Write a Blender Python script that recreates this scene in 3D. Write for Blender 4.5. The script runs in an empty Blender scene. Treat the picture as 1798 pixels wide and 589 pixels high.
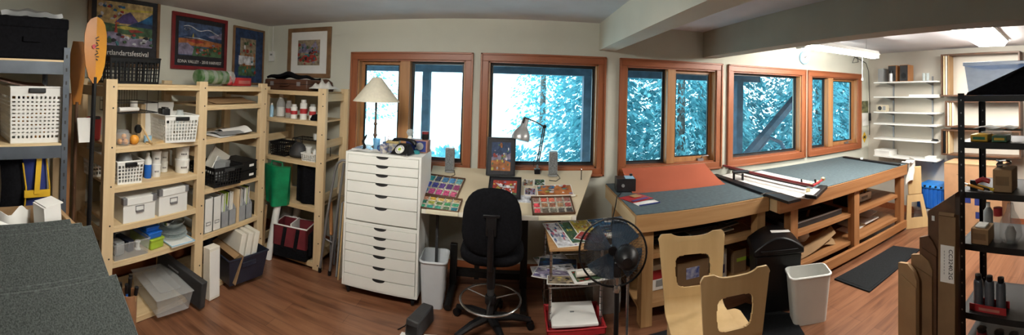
import bpy, math, random
from mathutils import Vector, Matrix, Euler
random.seed(7)
PI = math.pi
R = math.radians
S = bpy.context.scene
COL = S.collection

# ------------------------------------------------------------------ camera, exposure, world, big lights
F, V0 = 655.5, 147.5
cd = bpy.data.cameras.new('camera')
cd.type = 'PANO'
cd.panorama_type = 'CENTRAL_CYLINDRICAL'
cd.central_cylindrical_range_u_min = -899.0 / F
cd.central_cylindrical_range_u_max = 899.0 / F
cd.central_cylindrical_range_v_min = (V0 - 589.0) / F
cd.central_cylindrical_range_v_max = V0 / F
cd.central_cylindrical_radius = 1.0
cd.clip_start = 0.02
cam = bpy.data.objects.new('camera', cd)
COL.objects.link(cam)
def _turn(d, yaw=R(-0.69), pitch=R(1.01), roll=R(-1.66)):
    x, y, z = d
    x, z = x * math.cos(roll) + z * math.sin(roll), -x * math.sin(roll) + z * math.cos(roll)
    y, z = y * math.cos(pitch) - z * math.sin(pitch), y * math.sin(pitch) + z * math.cos(pitch)
    x, y = x * math.cos(yaw) + y * math.sin(yaw), -x * math.sin(yaw) + y * math.cos(yaw)
    return Vector((x, y, z))
_r, _f, _u = _turn((1, 0, 0)), _turn((0, 1, 0)), _turn((0, 0, 1))
cam.matrix_world = Matrix(((_r.x, _u.x, -_f.x, 0), (_r.y, _u.y, -_f.y, 0), (_r.z, _u.z, -_f.z, 1.70), (0, 0, 0, 1)))
S.camera = cam
vs = S.view_settings
vs.view_transform = 'Standard'; vs.look = 'None'; vs.gamma = 1.0; vs.use_curve_mapping = False
vs.exposure = 0.75
S.cycles.max_bounces = 8
S.cycles.diffuse_bounces = 4
S.cycles.glossy_bounces = 3
S.cycles.transmission_bounces = 6
S.cycles.transparent_max_bounces = 12
S.cycles.caustics_reflective = False
S.cycles.caustics_refractive = False
S.cycles.sample_clamp_indirect = 6.0
S.cycles.use_denoising = True

w = bpy.data.worlds.new('sky'); S.world = w
w.use_nodes = True
nt = w.node_tree; nt.nodes.clear()
bg = nt.nodes.new('ShaderNodeBackground'); wo = nt.nodes.new('ShaderNodeOutputWorld')
bg.inputs['Color'].default_value = (0.70, 0.93, 1.0, 1)
bg.inputs['Strength'].default_value = 3.8
nt.links.new(bg.outputs[0], wo.inputs[0])

def area(name, loc, sx, sy, power, color=(1, 0.93, 0.8), rot=(0, 0, 0)):
    l = bpy.data.lights.new(name, 'AREA'); l.shape = 'RECTANGLE'; l.size = sx; l.size_y = sy
    l.energy = power; l.color = color
    o = bpy.data.objects.new(name, l); o.location = loc; o.rotation_euler = rot
    COL.objects.link(o); return o

# ------------------------------------------------------------------ materials
MATS = {}
def mat(name, col, rough=0.6, metal=0.0, kind=None, amt=0.12, scale=8.0, col2=None, alpha=1.0, trans=0.0, bump=0.0, emit=0, stretch=(1, 1, 1), spec=0.5, coat=0.0):
    m = bpy.data.materials.new(name); m.use_nodes = True
    n = m.node_tree.nodes; l = m.node_tree.links
    b = n['Principled BSDF']
    b.inputs['Base Color'].default_value = (*col, 1)
    b.inputs['Roughness'].default_value = rough
    b.inputs['Metallic'].default_value = metal
    b.inputs['Specular IOR Level'].default_value = spec
    b.inputs['Coat Weight'].default_value = coat
    if alpha < 1: b.inputs['Alpha'].default_value = alpha
    if trans > 0: b.inputs['Transmission Weight'].default_value = trans
    if emit:
        b.inputs['Emission Color'].default_value = (*col, 1); b.inputs['Emission Strength'].default_value = emit
    tc = n.new('ShaderNodeTexCoord'); mp = n.new('ShaderNodeMapping')
    mp.inputs['Scale'].default_value = stretch
    l.new(tc.outputs['Object'], mp.inputs['Vector'])
    nz = n.new('ShaderNodeTexNoise'); nz.inputs['Scale'].default_value = scale; nz.inputs['Detail'].default_value = 5
    l.new(mp.outputs[0], nz.inputs['Vector'])
    cr = n.new('ShaderNodeValToRGB')
    c2 = col2 or tuple(max(0, c * (1 - amt * 2)) for c in col)
    c1 = col if col2 else tuple(min(1, c * (1 + amt)) for c in col)
    cr.color_ramp.elements[0].position = 0.35; cr.color_ramp.elements[0].color = (*c2, 1)
    cr.color_ramp.elements[1].position = 0.65; cr.color_ramp.elements[1].color = (*c1, 1)
    l.new(nz.outputs['Fac'], cr.inputs[0]); l.new(cr.outputs[0], b.inputs['Base Color'])
    if bump:
        bp = n.new('ShaderNodeBump'); bp.inputs['Strength'].default_value = bump; bp.inputs['Distance'].default_value = 0.004
        l.new(nz.outputs['Fac'], bp.inputs['Height']); l.new(bp.outputs[0], b.inputs['Normal'])
    MATS[name] = m
    return m

def wood(name, col, col2, axis='x', rough=0.55, scale=14):
    st = {'x': (0.12, 1.6, 1.6), 'y': (1.6, 0.12, 1.6), 'z': (1.6, 1.6, 0.12)}[axis]
    return mat(name, col, rough, kind='wood', scale=scale, col2=col2, stretch=st, bump=0.1)

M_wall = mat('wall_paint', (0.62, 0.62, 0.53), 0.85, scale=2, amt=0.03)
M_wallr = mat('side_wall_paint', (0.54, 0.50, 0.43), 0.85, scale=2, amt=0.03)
M_ceil = mat('ceiling_paint', (0.66, 0.65, 0.67), 0.9, scale=3, amt=0.03)
M_dark = mat('bounce_cutting_dark', (0.11, 0.085, 0.065), 0.7, scale=3, amt=0.1)  # made-up dark colour for the unseen front wall, to cut bounce light
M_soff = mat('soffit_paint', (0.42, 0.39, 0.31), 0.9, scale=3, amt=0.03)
PX = wood('pine_x', (0.70, 0.54, 0.32), (0.60, 0.43, 0.23), 'x')
PY = wood('pine_y', (0.70, 0.54, 0.32), (0.60, 0.43, 0.23), 'y')
PZ = wood('pine_z', (0.72, 0.56, 0.34), (0.63, 0.46, 0.26), 'z')
FX = wood('fir_x', (0.45, 0.215, 0.085), (0.34, 0.145, 0.05), 'x')
FZ = wood('fir_z', (0.44, 0.21, 0.083), (0.33, 0.14, 0.048), 'z')
FXL = wood('fir_light_x', (0.50, 0.29, 0.125), (0.40, 0.21, 0.08), 'x')
FZL = wood('fir_light_z', (0.50, 0.30, 0.13), (0.40, 0.22, 0.085), 'z')
TX = wood('trim_x', (0.34, 0.11, 0.045), (0.28, 0.082, 0.03), 'x', 0.4)
TZ = wood('trim_z', (0.34, 0.115, 0.048), (0.28, 0.085, 0.032), 'z', 0.4)
TOAK = wood('sash_wood', (0.46, 0.23, 0.09), (0.36, 0.16, 0.06), 'z', 0.4)
PLY = wood('birch_ply', (0.62, 0.44, 0.22), (0.53, 0.36, 0.17), 'z', 0.4, 6)
WHITE = mat('white_plastic', (0.80, 0.80, 0.76), 0.4, amt=0.02)
CREAM = mat('cream_lacquer', (0.86, 0.87, 0.82), 0.4, amt=0.015, scale=2)
PAPER = mat('paper', (0.82, 0.81, 0.77), 0.8, amt=0.02)
BLACK = mat('black_plastic', (0.006, 0.006, 0.007), 0.4, amt=0.1, spec=0.35)
DKBLUE = mat('navy_plastic', (0.014, 0.018, 0.035), 0.4, amt=0.1)
BLKFAB = mat('black_fabric', (0.006, 0.006, 0.0075), 0.95, amt=0.2, scale=60, spec=0.08)
CHARC = mat('charcoal', (0.03, 0.03, 0.032), 0.6, amt=0.15)
STEEL = mat('steel', (0.55, 0.55, 0.55), 0.25, 0.95, amt=0.05)
GREYM = mat('grey_metal', (0.30, 0.30, 0.31), 0.4, 0.6, amt=0.05)
RACKB = mat('blue_grey_steel', (0.075, 0.09, 0.11), 0.5, 0.3, amt=0.1)
RACKK = mat('black_steel', (0.005, 0.005, 0.005), 0.5, 0.3, amt=0.1)
KRAFT = mat('kraft_cardboard', (0.33, 0.20, 0.095), 0.85, amt=0.06, scale=5)
KRAFTD = mat('dark_cardboard', (0.22, 0.13, 0.06), 0.85, amt=0.08, scale=5)
FELT = mat('grey_felt', (0.050, 0.056, 0.053), 0.98, amt=0.24, scale=160, spec=0.1, bump=0.4)
FELT2 = mat('grey_felt_edge', (0.062, 0.069, 0.066), 0.98, amt=0.2, scale=90, spec=0.1)
MATB = mat('blue_grey_mat', (0.075, 0.108, 0.122), 0.75, amt=0.1, scale=30)
RUG = mat('black_rubber', (0.008, 0.0095, 0.011), 0.85, amt=0.2, scale=60, spec=0.2)
RED = mat('red', (0.42, 0.025, 0.03), 0.45, amt=0.06)
REDFAB = mat('red_fabric', (0.14, 0.010, 0.016), 0.85, amt=0.1)
DRED = mat('dark_red_frame', (0.20, 0.015, 0.018), 0.4, amt=0.1)
GREEN = mat('green_plastic', (0.0, 0.20, 0.075), 0.5, amt=0.15, scale=10)
BLUE = mat('blue_plastic', (0.01, 0.12, 0.50), 0.4, amt=0.08)
SKYB = mat('pale_blue', (0.35, 0.60, 0.80), 0.35, amt=0.08)
LIME = mat('lime_plastic', (0.35, 0.50, 0.04), 0.4, amt=0.08)
YEL = mat('yellow', (0.70, 0.42, 0.02), 0.5, amt=0.06)
ORNG = mat('orange', (0.72, 0.30, 0.03), 0.5, amt=0.08)
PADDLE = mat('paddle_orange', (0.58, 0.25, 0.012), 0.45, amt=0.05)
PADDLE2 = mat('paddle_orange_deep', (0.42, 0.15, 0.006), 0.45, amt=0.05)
NAVY = mat('navy_fabric', (0.015, 0.03, 0.17), 0.8, amt=0.1)
TERRA = mat('rust_paper', (0.40, 0.095, 0.045), 0.7, amt=0.04, scale=3)
BROWN = mat('brown_leather', (0.075, 0.028, 0.014), 0.45, amt=0.15)
DBROWN = mat('dark_wood', (0.10, 0.045, 0.02), 0.5, amt=0.15)
FRB = mat('brown_frame', (0.22, 0.12, 0.055), 0.5, amt=0.15)
SHADE = mat('linen_shade', (0.70, 0.65, 0.52), 0.9, amt=0.03, scale=40)
GREYP = mat('grey_plastic', (0.28, 0.29, 0.29), 0.4, amt=0.05)
SILVER = mat('silver_paint', (0.50, 0.50, 0.50), 0.35, 0.5, amt=0.03)
CLOTH = mat('white_cloth', (0.75, 0.73, 0.68), 0.95, amt=0.06)
TEAL = mat('teal_rubber', (0.01, 0.20, 0.22), 0.6, amt=0.1)
PURP = mat('purple', (0.10, 0.06, 0.20), 0.7, amt=0.2)
FOAMB = mat('foam_board', (0.78, 0.74, 0.64), 0.8, amt=0.02)
INK = mat('black_ink', (0.015, 0.015, 0.015), 0.7, amt=0.02)

def clear_mat(name, col, mixf=0.35, rough=0.15):
    m = bpy.data.materials.new(name); m.use_nodes = True
    n = m.node_tree.nodes; l = m.node_tree.links; n.clear()
    o = n.new('ShaderNodeOutputMaterial'); mx = n.new('ShaderNodeMixShader')
    t = n.new('ShaderNodeBsdfTransparent'); t.inputs[0].default_value = (*[min(1, c * .3 + .7) for c in col], 1)
    p = n.new('ShaderNodeBsdfPrincipled'); p.inputs['Base Color'].default_value = (*col, 1); p.inputs['Roughness'].default_value = rough
    nz = n.new('ShaderNodeTexNoise'); nz.inputs['Scale'].default_value = 6
    mr = n.new('ShaderNodeMapRange'); mr.inputs['To Min'].default_value = mixf * .8; mr.inputs['To Max'].default_value = mixf * 1.2
    l.new(nz.outputs['Fac'], mr.inputs['Value']); l.new(mr.outputs[0], mx.inputs[0])
    l.new(t.outputs[0], mx.inputs[1]); l.new(p.outputs[0], mx.inputs[2]); l.new(mx.outputs[0], o.inputs[0])
    return m
CLEAR = clear_mat('clear_plastic', (0.80, 0.81, 0.80), 0.24)
CLEARB = clear_mat('clear_blue_plastic', (0.45, 0.62, 0.85), 0.5)
GLASSW = clear_mat('glassware', (0.75, 0.82, 0.82), 0.35, 0.05)

def glass_pane():
    m = bpy.data.materials.new('window_glass'); m.use_nodes = True
    n = m.node_tree.nodes; l = m.node_tree.links; n.clear()
    o = n.new('ShaderNodeOutputMaterial'); mx = n.new('ShaderNodeMixShader')
    t = n.new('ShaderNodeBsdfTransparent'); t.inputs[0].default_value = (0.93, 0.98, 1.0, 1)
    g = n.new('ShaderNodeBsdfGlossy'); g.inputs['Roughness'].default_value = 0.02
    fr = n.new('ShaderNodeFresnel'); fr.inputs[0].default_value = 1.45
    ge = n.new('ShaderNodeNewGeometry'); sb = n.new('ShaderNodeMath'); sb.operation = 'SUBTRACT'; sb.inputs[0].default_value = 1.0; l.new(ge.outputs['Backfacing'], sb.inputs[1])
    ml = n.new('ShaderNodeMath'); ml.operation = 'MULTIPLY'; l.new(fr.outputs[0], ml.inputs[0]); l.new(sb.outputs[0], ml.inputs[1])
    l.new(ml.outputs[0], mx.inputs[0]); l.new(t.outputs[0], mx.inputs[1]); l.new(g.outputs[0], mx.inputs[2]); l.new(mx.outputs[0], o.inputs[0])
    return m
GLASS = glass_pane()

def floor_mat():
    m = bpy.data.materials.new('laminate_planks'); m.use_nodes = True
    n = m.node_tree.nodes; l = m.node_tree.links; b = n['Principled BSDF']
    tc = n.new('ShaderNodeTexCoord')
    br = n.new('ShaderNodeTexBrick'); br.offset = 0.37
    br.inputs['Scale'].default_value = 1.0; br.inputs['Brick Width'].default_value = 1.15; br.inputs['Row Height'].default_value = 0.115
    br.inputs['Mortar Size'].default_value = 0.0012
    br.inputs['Color1'].default_value = (0.0, 0.0, 0.0, 1); br.inputs['Color2'].default_value = (1, 1, 1, 1); br.inputs['Mortar'].default_value = (0.0, 0, 0, 1)
    l.new(tc.outputs['Object'], br.inputs['Vector'])
    mp = n.new('ShaderNodeMapping'); mp.inputs['Scale'].default_value = (0.9, 9, 1); l.new(tc.outputs['Object'], mp.inputs['Vector'])
    nz = n.new('ShaderNodeTexNoise'); nz.inputs['Scale'].default_value = 2.2; nz.inputs['Detail'].default_value = 8; nz.inputs['Distortion'].default_value = 0.8
    l.new(mp.outputs[0], nz.inputs['Vector'])
    mx = n.new('ShaderNodeMath'); mx.operation = 'MULTIPLY_ADD'; mx.inputs[1].default_value = 0.22; l.new(br.outputs['Color'], mx.inputs[0]); l.new(nz.outputs['Fac'], mx.inputs[2])
    cr = n.new('ShaderNodeValToRGB'); e = cr.color_ramp.elements
    e[0].position = 0.36; e[0].color = (0.10, 0.038, 0.018, 1); e[1].position = 0.85; e[1].color = (0.25, 0.115, 0.06, 1)
    x = e.new(0.55); x.color = (0.175, 0.073, 0.036, 1)
    l.new(mx.outputs[0], cr.inputs[0])
    mm = n.new('ShaderNodeMixRGB'); mm.blend_type = 'MULTIPLY'; mm.inputs[2].default_value = (0.35, 0.3, 0.3, 1)
    l.new(br.outputs['Fac'], mm.inputs[0]); l.new(cr.outputs[0], mm.inputs[1]); l.new(mm.outputs[0], b.inputs['Base Color'])
    b.inputs['Roughness'].default_value = 0.33
    return m
FLOOR = floor_mat()

# ------------------------------------------------------------------ mesh helpers
class MB:
    def __init__(s): s.v = []; s.f = []; s.mi = []; s.ms = []; s.cur = 0
    def m(s, mt):
        if mt not in s.ms: s.ms.append(mt)
        s.cur = s.ms.index(mt); return s
    def add(s, vs_, fs, M=None):
        o = len(s.v)
        for p in vs_:
            p = Vector(p)
            s.v.append(M @ p if M else p)
        for f in fs: s.f.append([i + o for i in f]); s.mi.append(s.cur)
        return s
    def box(s, x0, x1, y0, y1, z0, z1, M=None):
        return s.add([(x0, y0, z0), (x1, y0, z0), (x1, y1, z0), (x0, y1, z0), (x0, y0, z1), (x1, y0, z1), (x1, y1, z1), (x0, y1, z1)],
                     [(0, 3, 2, 1), (4, 5, 6, 7), (0, 1, 5, 4), (1, 2, 6, 5), (2, 3, 7, 6), (3, 0, 4, 7)], M)
    def cb(s, c, sz, rot=(0, 0, 0), M=None):
        T = Matrix.Translation(c) @ Euler(rot).to_matrix().to_4x4()
        if M: T = M @ T
        a, b, d = [q / 2 for q in sz]
        return s.box(-a, a, -b, b, -d, d, T)
    def cyl(s, p0, p1, r0, r1=None, n=14, caps=True):
        r1 = r0 if r1 is None else r1
        p0, p1 = Vector(p0), Vector(p1); d = (p1 - p0).normalized()
        a = d.orthogonal().normalized(); b = d.cross(a)
        vs_ = [p0 + (a * math.cos(2 * PI * i / n) + b * math.sin(2 * PI * i / n)) * r0 for i in range(n)]
        vs_ += [p1 + (a * math.cos(2 * PI * i / n) + b * math.sin(2 * PI * i / n)) * r1 for i in range(n)]
        fs = [(i, (i + 1) % n, n + (i + 1) % n, n + i) for i in range(n)]
        if caps: fs += [tuple(range(n - 1, -1, -1)), tuple(range(n, 2 * n))]
        return s.add(vs_, fs)
    def tube(s, pts, r, n=8, closed=False):
        P = [Vector(p) for p in pts]; k = len(P); vs_ = []; prev = None
        rr = r if isinstance(r, (list, tuple)) else [r] * k
        for i, p in enumerate(P):
            if closed: d = P[(i + 1) % k] - P[i - 1]
            else: d = P[min(i + 1, k - 1)] - P[max(i - 1, 0)]
            d.normalize()
            a = d.orthogonal().normalized() if prev is None else (prev - d * prev.dot(d)).normalized()
            prev = a; b = d.cross(a)
            vs_ += [p + (a * math.cos(2 * PI * j / n) + b * math.sin(2 * PI * j / n)) * rr[i] for j in range(n)]
        fs = []
        for i in range(k if closed else k - 1):
            for j in range(n):
                q = (i + 1) % k
                fs.append((i * n + j, i * n + (j + 1) % n, q * n + (j + 1) % n, q * n + j))
        if not closed: fs += [tuple(range(n - 1, -1, -1)), tuple(range((k - 1) * n, k * n))]
        return s.add(vs_, fs)
    def lathe(s, prof, c=(0, 0, 0), n=20, M=None, sx=1, sy=1):
        vs_ = []; k = len(prof)
        for r, z in prof:
            vs_ += [(c[0] + r * sx * math.cos(2 * PI * i / n), c[1] + r * sy * math.sin(2 * PI * i / n), c[2] + z) for i in range(n)]
        fs = [(j * n + i, j * n + (i + 1) % n, (j + 1) * n + (i + 1) % n, (j + 1) * n + i) for j in range(k - 1) for i in range(n)]
        if prof[0][0] > 1e-4: fs.append(tuple(range(n - 1, -1, -1)))
        if prof[-1][0] > 1e-4: fs.append(tuple(range((k - 1) * n, k * n)))
        return s.add(vs_, fs, M)
    def prism(s, poly, ax, a, b, M=None):
        n = len(poly)
        def mk(p, t): return {'x': (t, p[0], p[1]), 'y': (p[0], t, p[1]), 'z': (p[0], p[1], t)}[ax]
        vs_ = [mk(p, a) for p in poly] + [mk(p, b) for p in poly]
        return s.add(vs_, [tuple(range(n)), tuple(range(2 * n - 1, n - 1, -1))] + [(i, n + i, n + (i + 1) % n, (i + 1) % n) for i in range(n)], M)
    def hex8(s, b4, t4, M=None):
        return s.add(list(b4) + list(t4), [(0, 3, 2, 1), (4, 5, 6, 7), (0, 1, 5, 4), (1, 2, 6, 5), (2, 3, 7, 6), (3, 0, 4, 7)], M)
    def sheet(s, fn, nu, nv, th=0.002):
        # a curved sheet with thickness; fn(u,v)->point
        P = [[Vector(fn(i / nu, j / nv)) for j in range(nv + 1)] for i in range(nu + 1)]
        def nrm(i, j):
            a = P[min(i + 1, nu)][j] - P[max(i - 1, 0)][j]; b = P[i][min(j + 1, nv)] - P[i][max(j - 1, 0)]
            q = a.cross(b); return q.normalized() if q.length > 1e-9 else Vector((0, 0, 1))
        vs_ = [P[i][j] for i in range(nu + 1) for j in range(nv + 1)] + [P[i][j] - nrm(i, j) * th for i in range(nu + 1) for j in range(nv + 1)]
        o = (nu + 1) * (nv + 1); w_ = nv + 1; fs = []
        for i in range(nu):
            for j in range(nv):
                a = i * w_ + j; fs.append((a, a + w_, a + w_ + 1, a + 1)); fs.append((o + a, o + a + 1, o + a + w_ + 1, o + a + w_))
        for i in range(nu):
            a = i * w_; fs.append((a, o + a, o + a + w_, a + w_)); a += nv; fs.append((a, a + w_, o + a + w_, o + a))
        for j in range(nv):
            a = j; fs.append((a, a + 1, o + a + 1, o + a)); a = nu * w_ + j; fs.append((a, o + a, o + a + 1, a + 1))
        return s.add(vs_, fs)
    def build(s, name, mt=None, parent=None, world=False, bevel=0.0, sharp=38, sub=0):
        me = bpy.data.meshes.new(name)
        vs_ = s.v
        if world and parent is not None:
            root = parent
            while root.parent: root = root.parent
            inv = Matrix.LocRotScale(root.location, root.rotation_euler, None).inverted()
            vs_ = [inv @ p for p in s.v]
        me.from_pydata([tuple(p) for p in vs_], [], s.f)
        if s.ms:
            for q in s.ms: me.materials.append(q)
            me.polygons.foreach_set('material_index', s.mi)
        else: me.materials.append(mt)
        me.polygons.foreach_set('use_smooth', [True] * len(me.polygons))
        me.update()
        me.set_sharp_from_angle(angle=R(sharp))
        o = bpy.data.objects.new(name, me); COL.objects.link(o)
        if parent is not None: o.parent = parent
        if bevel:
            bv = o.modifiers.new('bevel', 'BEVEL'); bv.width = bevel; bv.segments = 2; bv.limit_method = 'ANGLE'; bv.angle_limit = R(50)
        if sub:
            sb = o.modifiers.new('sub', 'SUBSURF'); sb.levels = sub; sb.render_levels = sub
        return o

def T(name, label, cat, loc=(0, 0, 0), rz=0.0, group=None):
    o = bpy.data.objects.new(name, None); COL.objects.link(o); o.empty_display_size = 0.05
    o.location = loc; o.rotation_euler = (0, 0, rz); o['label'] = label; o['category'] = cat
    if group: o['group'] = group
    return o
def tag(o, label, cat, group=None, kind=None):
    o['label'] = label; o['category'] = cat
    if group: o['group'] = group
    if kind: o['kind'] = kind
    return o
def struct(o): o['kind'] = 'structure'; return o
def dup(root, loc, rz=None, label=None, group=None):
    r = root.copy(); COL.objects.link(r); r.location = loc
    if rz is not None: r.rotation_euler = (0, 0, rz)
    if label: r['label'] = label
    if group: r['group'] = group
    def rec(src, dst):
        for ch in list(src.children):
            c = ch.copy(); COL.objects.link(c); c.parent = dst; rec(ch, c)
    rec(root, r); return r
def text(body, size, mt, parent, M, extrude=0.0005, align='CENTER', name='lettering', world=False):
    cu = bpy.data.curves.new(name, 'FONT'); cu.body = body; cu.size = size; cu.extrude = extrude; cu.align_x = align; cu.align_y = 'CENTER'
    cu.materials.append(mt)
    tmp = bpy.data.objects.new('tmp_' + name, cu); COL.objects.link(tmp)
    me = bpy.data.meshes.new_from_object(tmp.evaluated_get(bpy.context.evaluated_depsgraph_get()))
    bpy.data.objects.remove(tmp); me.name = name
    o = bpy.data.objects.new(name, me); COL.objects.link(o)
    if parent is not None:
        o.parent = parent
        root = parent
        while root.parent: root = root.parent
        if world: M = Matrix.LocRotScale(root.location, root.rotation_euler, None).inverted() @ M
    o.matrix_local = M
    return o
def rot_m(loc, rx=0, ry=0, rz=0): return Matrix.Translation(loc) @ Euler((rx, ry, rz)).to_matrix().to_4x4()
# ------------------------------------------------------------------ room shell
XL, XR, YB, YF, ZC = -2.76, 4.82, 3.5, -1.9, 2.37
m = MB().box(XL - .1, XR + .1, YF - .1, YB + .16, -0.1, 0.0); struct(m.build('floor', FLOOR))
m = MB().box(XL - .1, XR + .1, YF - .1, YB + .16, ZC, ZC + .1); struct(m.build('ceiling', M_ceil))
m = MB().box(XL - .1, XL, YF, YB + .16, 0, ZC); struct(m.build('wall_left', M_wall))
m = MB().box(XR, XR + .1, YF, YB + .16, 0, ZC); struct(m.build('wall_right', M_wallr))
m = MB().box(XL, XR, YF - .1, YF, 0, ZC); struct(m.build('wall_front', M_dark))
WZ0, WZ1, WT = 0.98, 1.97, 0.16          # window openings
WINS = [(-1.585, -0.485), (-0.265, 0.775), (1.06, 2.07), (2.29, 3.34), (3.53, 4.53)]
m = MB().box(XL, XR, YB, YB + WT, 0, WZ0).box(XL, XR, YB, YB + WT, WZ1, ZC)
xs = [XL] + [q for wdw in WINS for q in wdw] + [XR]
for i in range(0, len(xs), 2): m.box(xs[i], xs[i + 1], YB, YB + WT, WZ0, WZ1)
struct(m.build('wall_back', M_wall))
struct(MB().box(XL, XR, YB - .012, YB, 0, .09).build('baseboard_back', TX))
struct(MB().box(XL, XL + .012, YF, YB - .012, 0, .09).build('baseboard_left', TX))
struct(MB().box(XR - .012, XR, YF, YB - .012, 0, .09).build('baseboard_right', TX))
struct(MB().box(0.78, 0.94, YF, YB, 2.11, ZC).build('ceiling_beam', M_wall))
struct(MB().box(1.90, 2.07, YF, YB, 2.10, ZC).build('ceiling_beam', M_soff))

def window(n, x0, x1, mull, casements):
    """wooden cased window; mull = (a,b) centre post or None; casements = list of (x0,x1) glazed bays that have a movable sash"""
    w_ = bpy.data.objects.new('window_%d' % n, None); COL.objects.link(w_); w_.location = (x0, YB, WZ0); w_['kind'] = 'structure'
    c, t = 0.075, 0.022
    m = MB().m(TX).box(x0 - c, x1 + c, YB - t, YB + .0, WZ1, WZ1 + c).box(x0 - c, x1 + c, YB - t, YB, WZ0 - c, WZ0)
    m.m(TZ).box(x0 - c, x0, YB - t, YB, WZ0, WZ1).box(x1, x1 + c, YB - t, YB, WZ0, WZ1)
    m.m(TX).box(x0 - c, x1 + c, YB - t - .012, YB - t, WZ1 + c - .018, WZ1 + c)
    m.box(x0 - c, x1 + c, YB - t - .012, YB - t, WZ0 - c, WZ0 - c + .018)
    m.m(TZ).box(x0 - c, x0 - c + .018, YB - t - .012, YB - t, WZ0 - c, WZ1 + c).box(x1 + c - .018, x1 + c, YB - t - .012, YB - t, WZ0 - c, WZ1 + c)
    m.build('casing', None, w_, world=True, bevel=.003)
    j = .014
    m = MB().m(TOAK).box(x0, x0 + j, YB, YB + .11, WZ0, WZ1).box(x1 - j, x1, YB, YB + .11, WZ0, WZ1)
    m.m(TX).box(x0, x1, YB, YB + .11, WZ1 - j, WZ1).box(x0, x1, YB, YB + .11, WZ0, WZ0 + j)
    m.build('window_frame', None, w_, world=True)
    bays = [(x0 + j, x1 - j)] if not mull else [(x0 + j, mull[0]), (mull[1], x1 - j)]
    if mull: MB().box(mull[0], mull[1], YB - .004, YB + .12, WZ0 + j, WZ1 - j).build('mullion', TOAK, w_, world=True, bevel=.004)
    for k, (a, b) in enumerate(bays):
        s = .032 if k in casements else .014
        mt = TOAK if k in casements else CHARC
        yy = YB + .075
        z0, z1 = WZ0 + j, WZ1 - j
        m = MB().box(a, a + s, yy, yy + .03, z0, z1).box(b - s, b, yy, yy + .03, z0, z1).box(a + s, b - s, yy, yy + .03, z0, z0 + s * 1.5).box(a + s, b - s, yy, yy + .03, z1 - s, z1)
        sh = m.build('sash', mt, w_, world=True)
        q = s + .012
        m = MB().box(a + s, a + q, yy + .006, yy + .026, z0 + s, z1 - s).box(b - q, b - s, yy + .006, yy + .026, z0 + s, z1 - s)
        m.box(a + q, b - q, yy + .006, yy + .026, z0 + s * 1.5, z0 + s * 1.5 + .01).box(a + q, b - q, yy + .006, yy + .026, z1 - q, z1 - s)
        m.build('gasket', BLACK, sh, world=True)
        MB().box(a + q - .002, b - q + .002, yy + .014, yy + .018, z0 + s * 1.5 + .008, z1 - q + .002).build('pane', GLASS, sh, world=True)
        if k in casements:
            cx = (a + b) / 2 + .1
            m = MB().cb((cx, YB + .06, z0 + .012), (.07, .03, .022)).tube([(cx, YB + .05, z0 + .02), (cx + .01, YB + .03, z0 + .05), (cx + .06, YB + .02, z0 + .055), (cx + .08, YB + .02, z0 + .05)], .006)
            m.build('crank_handle', GREYM, w_, world=True)
    return w_
window(1, *WINS[0], (-1.13, -1.03), (0,))
window(2, *WINS[1], None, ())
window(3, *WINS[2], (1.50, 1.59), (1,))
window(4, *WINS[3], None, ())
window(5, *WINS[4], (3.87, 3.97), (1,))

# ------------------------------------------------------------------ outside
SNOW = mat('pale_ground', (0.80, 0.88, 0.90), 0.9, amt=0.12, scale=1.5, col2=(0.60, 0.72, 0.74))
DECKW = mat('weathered_deck_wood', (0.045, 0.075, 0.11), 0.85, amt=0.15)
BARK = mat('bark', (0.12, 0.11, 0.10), 0.95, amt=0.3, scale=20)
def needle_mat(name, c1, c2):
    m = mat(name, c1, .8, scale=5.0, col2=c2)
    n = m.node_tree.nodes; l = m.node_tree.links
    tr = n.new('ShaderNodeBsdfTranslucent'); mx = n.new('ShaderNodeMixShader'); mx.inputs[0].default_value = .45
    l.new([q for q in n if q.type == 'VALTORGB'][0].outputs[0], tr.inputs[0])
    l.new(n['Principled BSDF'].outputs[0], mx.inputs[1]); l.new(tr.outputs[0], mx.inputs[2]); l.new(mx.outputs[0], n['Material Output'].inputs[0])
    return m
NEED = needle_mat('needles', (0.11, 0.36, 0.40), (0.05, 0.19, 0.25))
NEED2 = needle_mat('needles_pale', (0.19, 0.50, 0.54), (0.08, 0.28, 0.35))
def gz(x, y): return -0.6 + 0.10 * (y - 3.6) + .15 * math.sin(x * .7 + y * .4)
NU, NVv = 60, 40
m = MB()
P = [(-26 + 60 * i / NU, 3.72 + 34 * j / NVv) for i in range(NU + 1) for j in range(NVv + 1)]
m.add([(x, y, gz(x, y)) for x, y in P], [(i * (NVv + 1) + j, (i + 1) * (NVv + 1) + j, (i + 1) * (NVv + 1) + j + 1, i * (NVv + 1) + j + 1) for i in range(NU) for j in range(NVv)])
struct(m.build('ground', SNOW))
dk = T('porch_frame', 'dark timber porch beam and posts outside the two left windows', 'porch', (-1.27, 5.2, gz(-1.27, 5.2)))
MB().box(-3.6, 3.9, 5.1, 5.28, 1.93, 2.16).build('beam', DECKW, dk, world=True)
for x, ww in ((-1.27, .10), (1.02, .17), (-3.5, .15), (3.5, .12)): MB().box(x - ww / 2, x + ww / 2, 5.12, 5.26, gz(x, 5.2) - .1, 1.93).build('post', DECKW, dk, world=True)
MB().box(-3.6, 9.5, 3.70, 5.3, 2.16, 2.24).build('roof_deck', DECKW, dk, world=True)
st = T('timber_brace', 'dark diagonal timber brace outside the fourth window', 'brace', (3.4, 4.7, gz(3.4, 4.7)))
m = MB(); m.tube([(2.9, 4.72, .36), (4.5, 4.7, 1.78)], .075, 4); m.build('board', DECKW, st, world=True)
m = MB(); m.tube([(3.35, 4.75, .35), (3.55, 4.78, 0.75), (3.85, 4.78, 1.02), (4.1, 4.78, .92), (4.25, 4.78, .7)], .035, 8); m.build('rail', DECKW, st, world=True)

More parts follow.
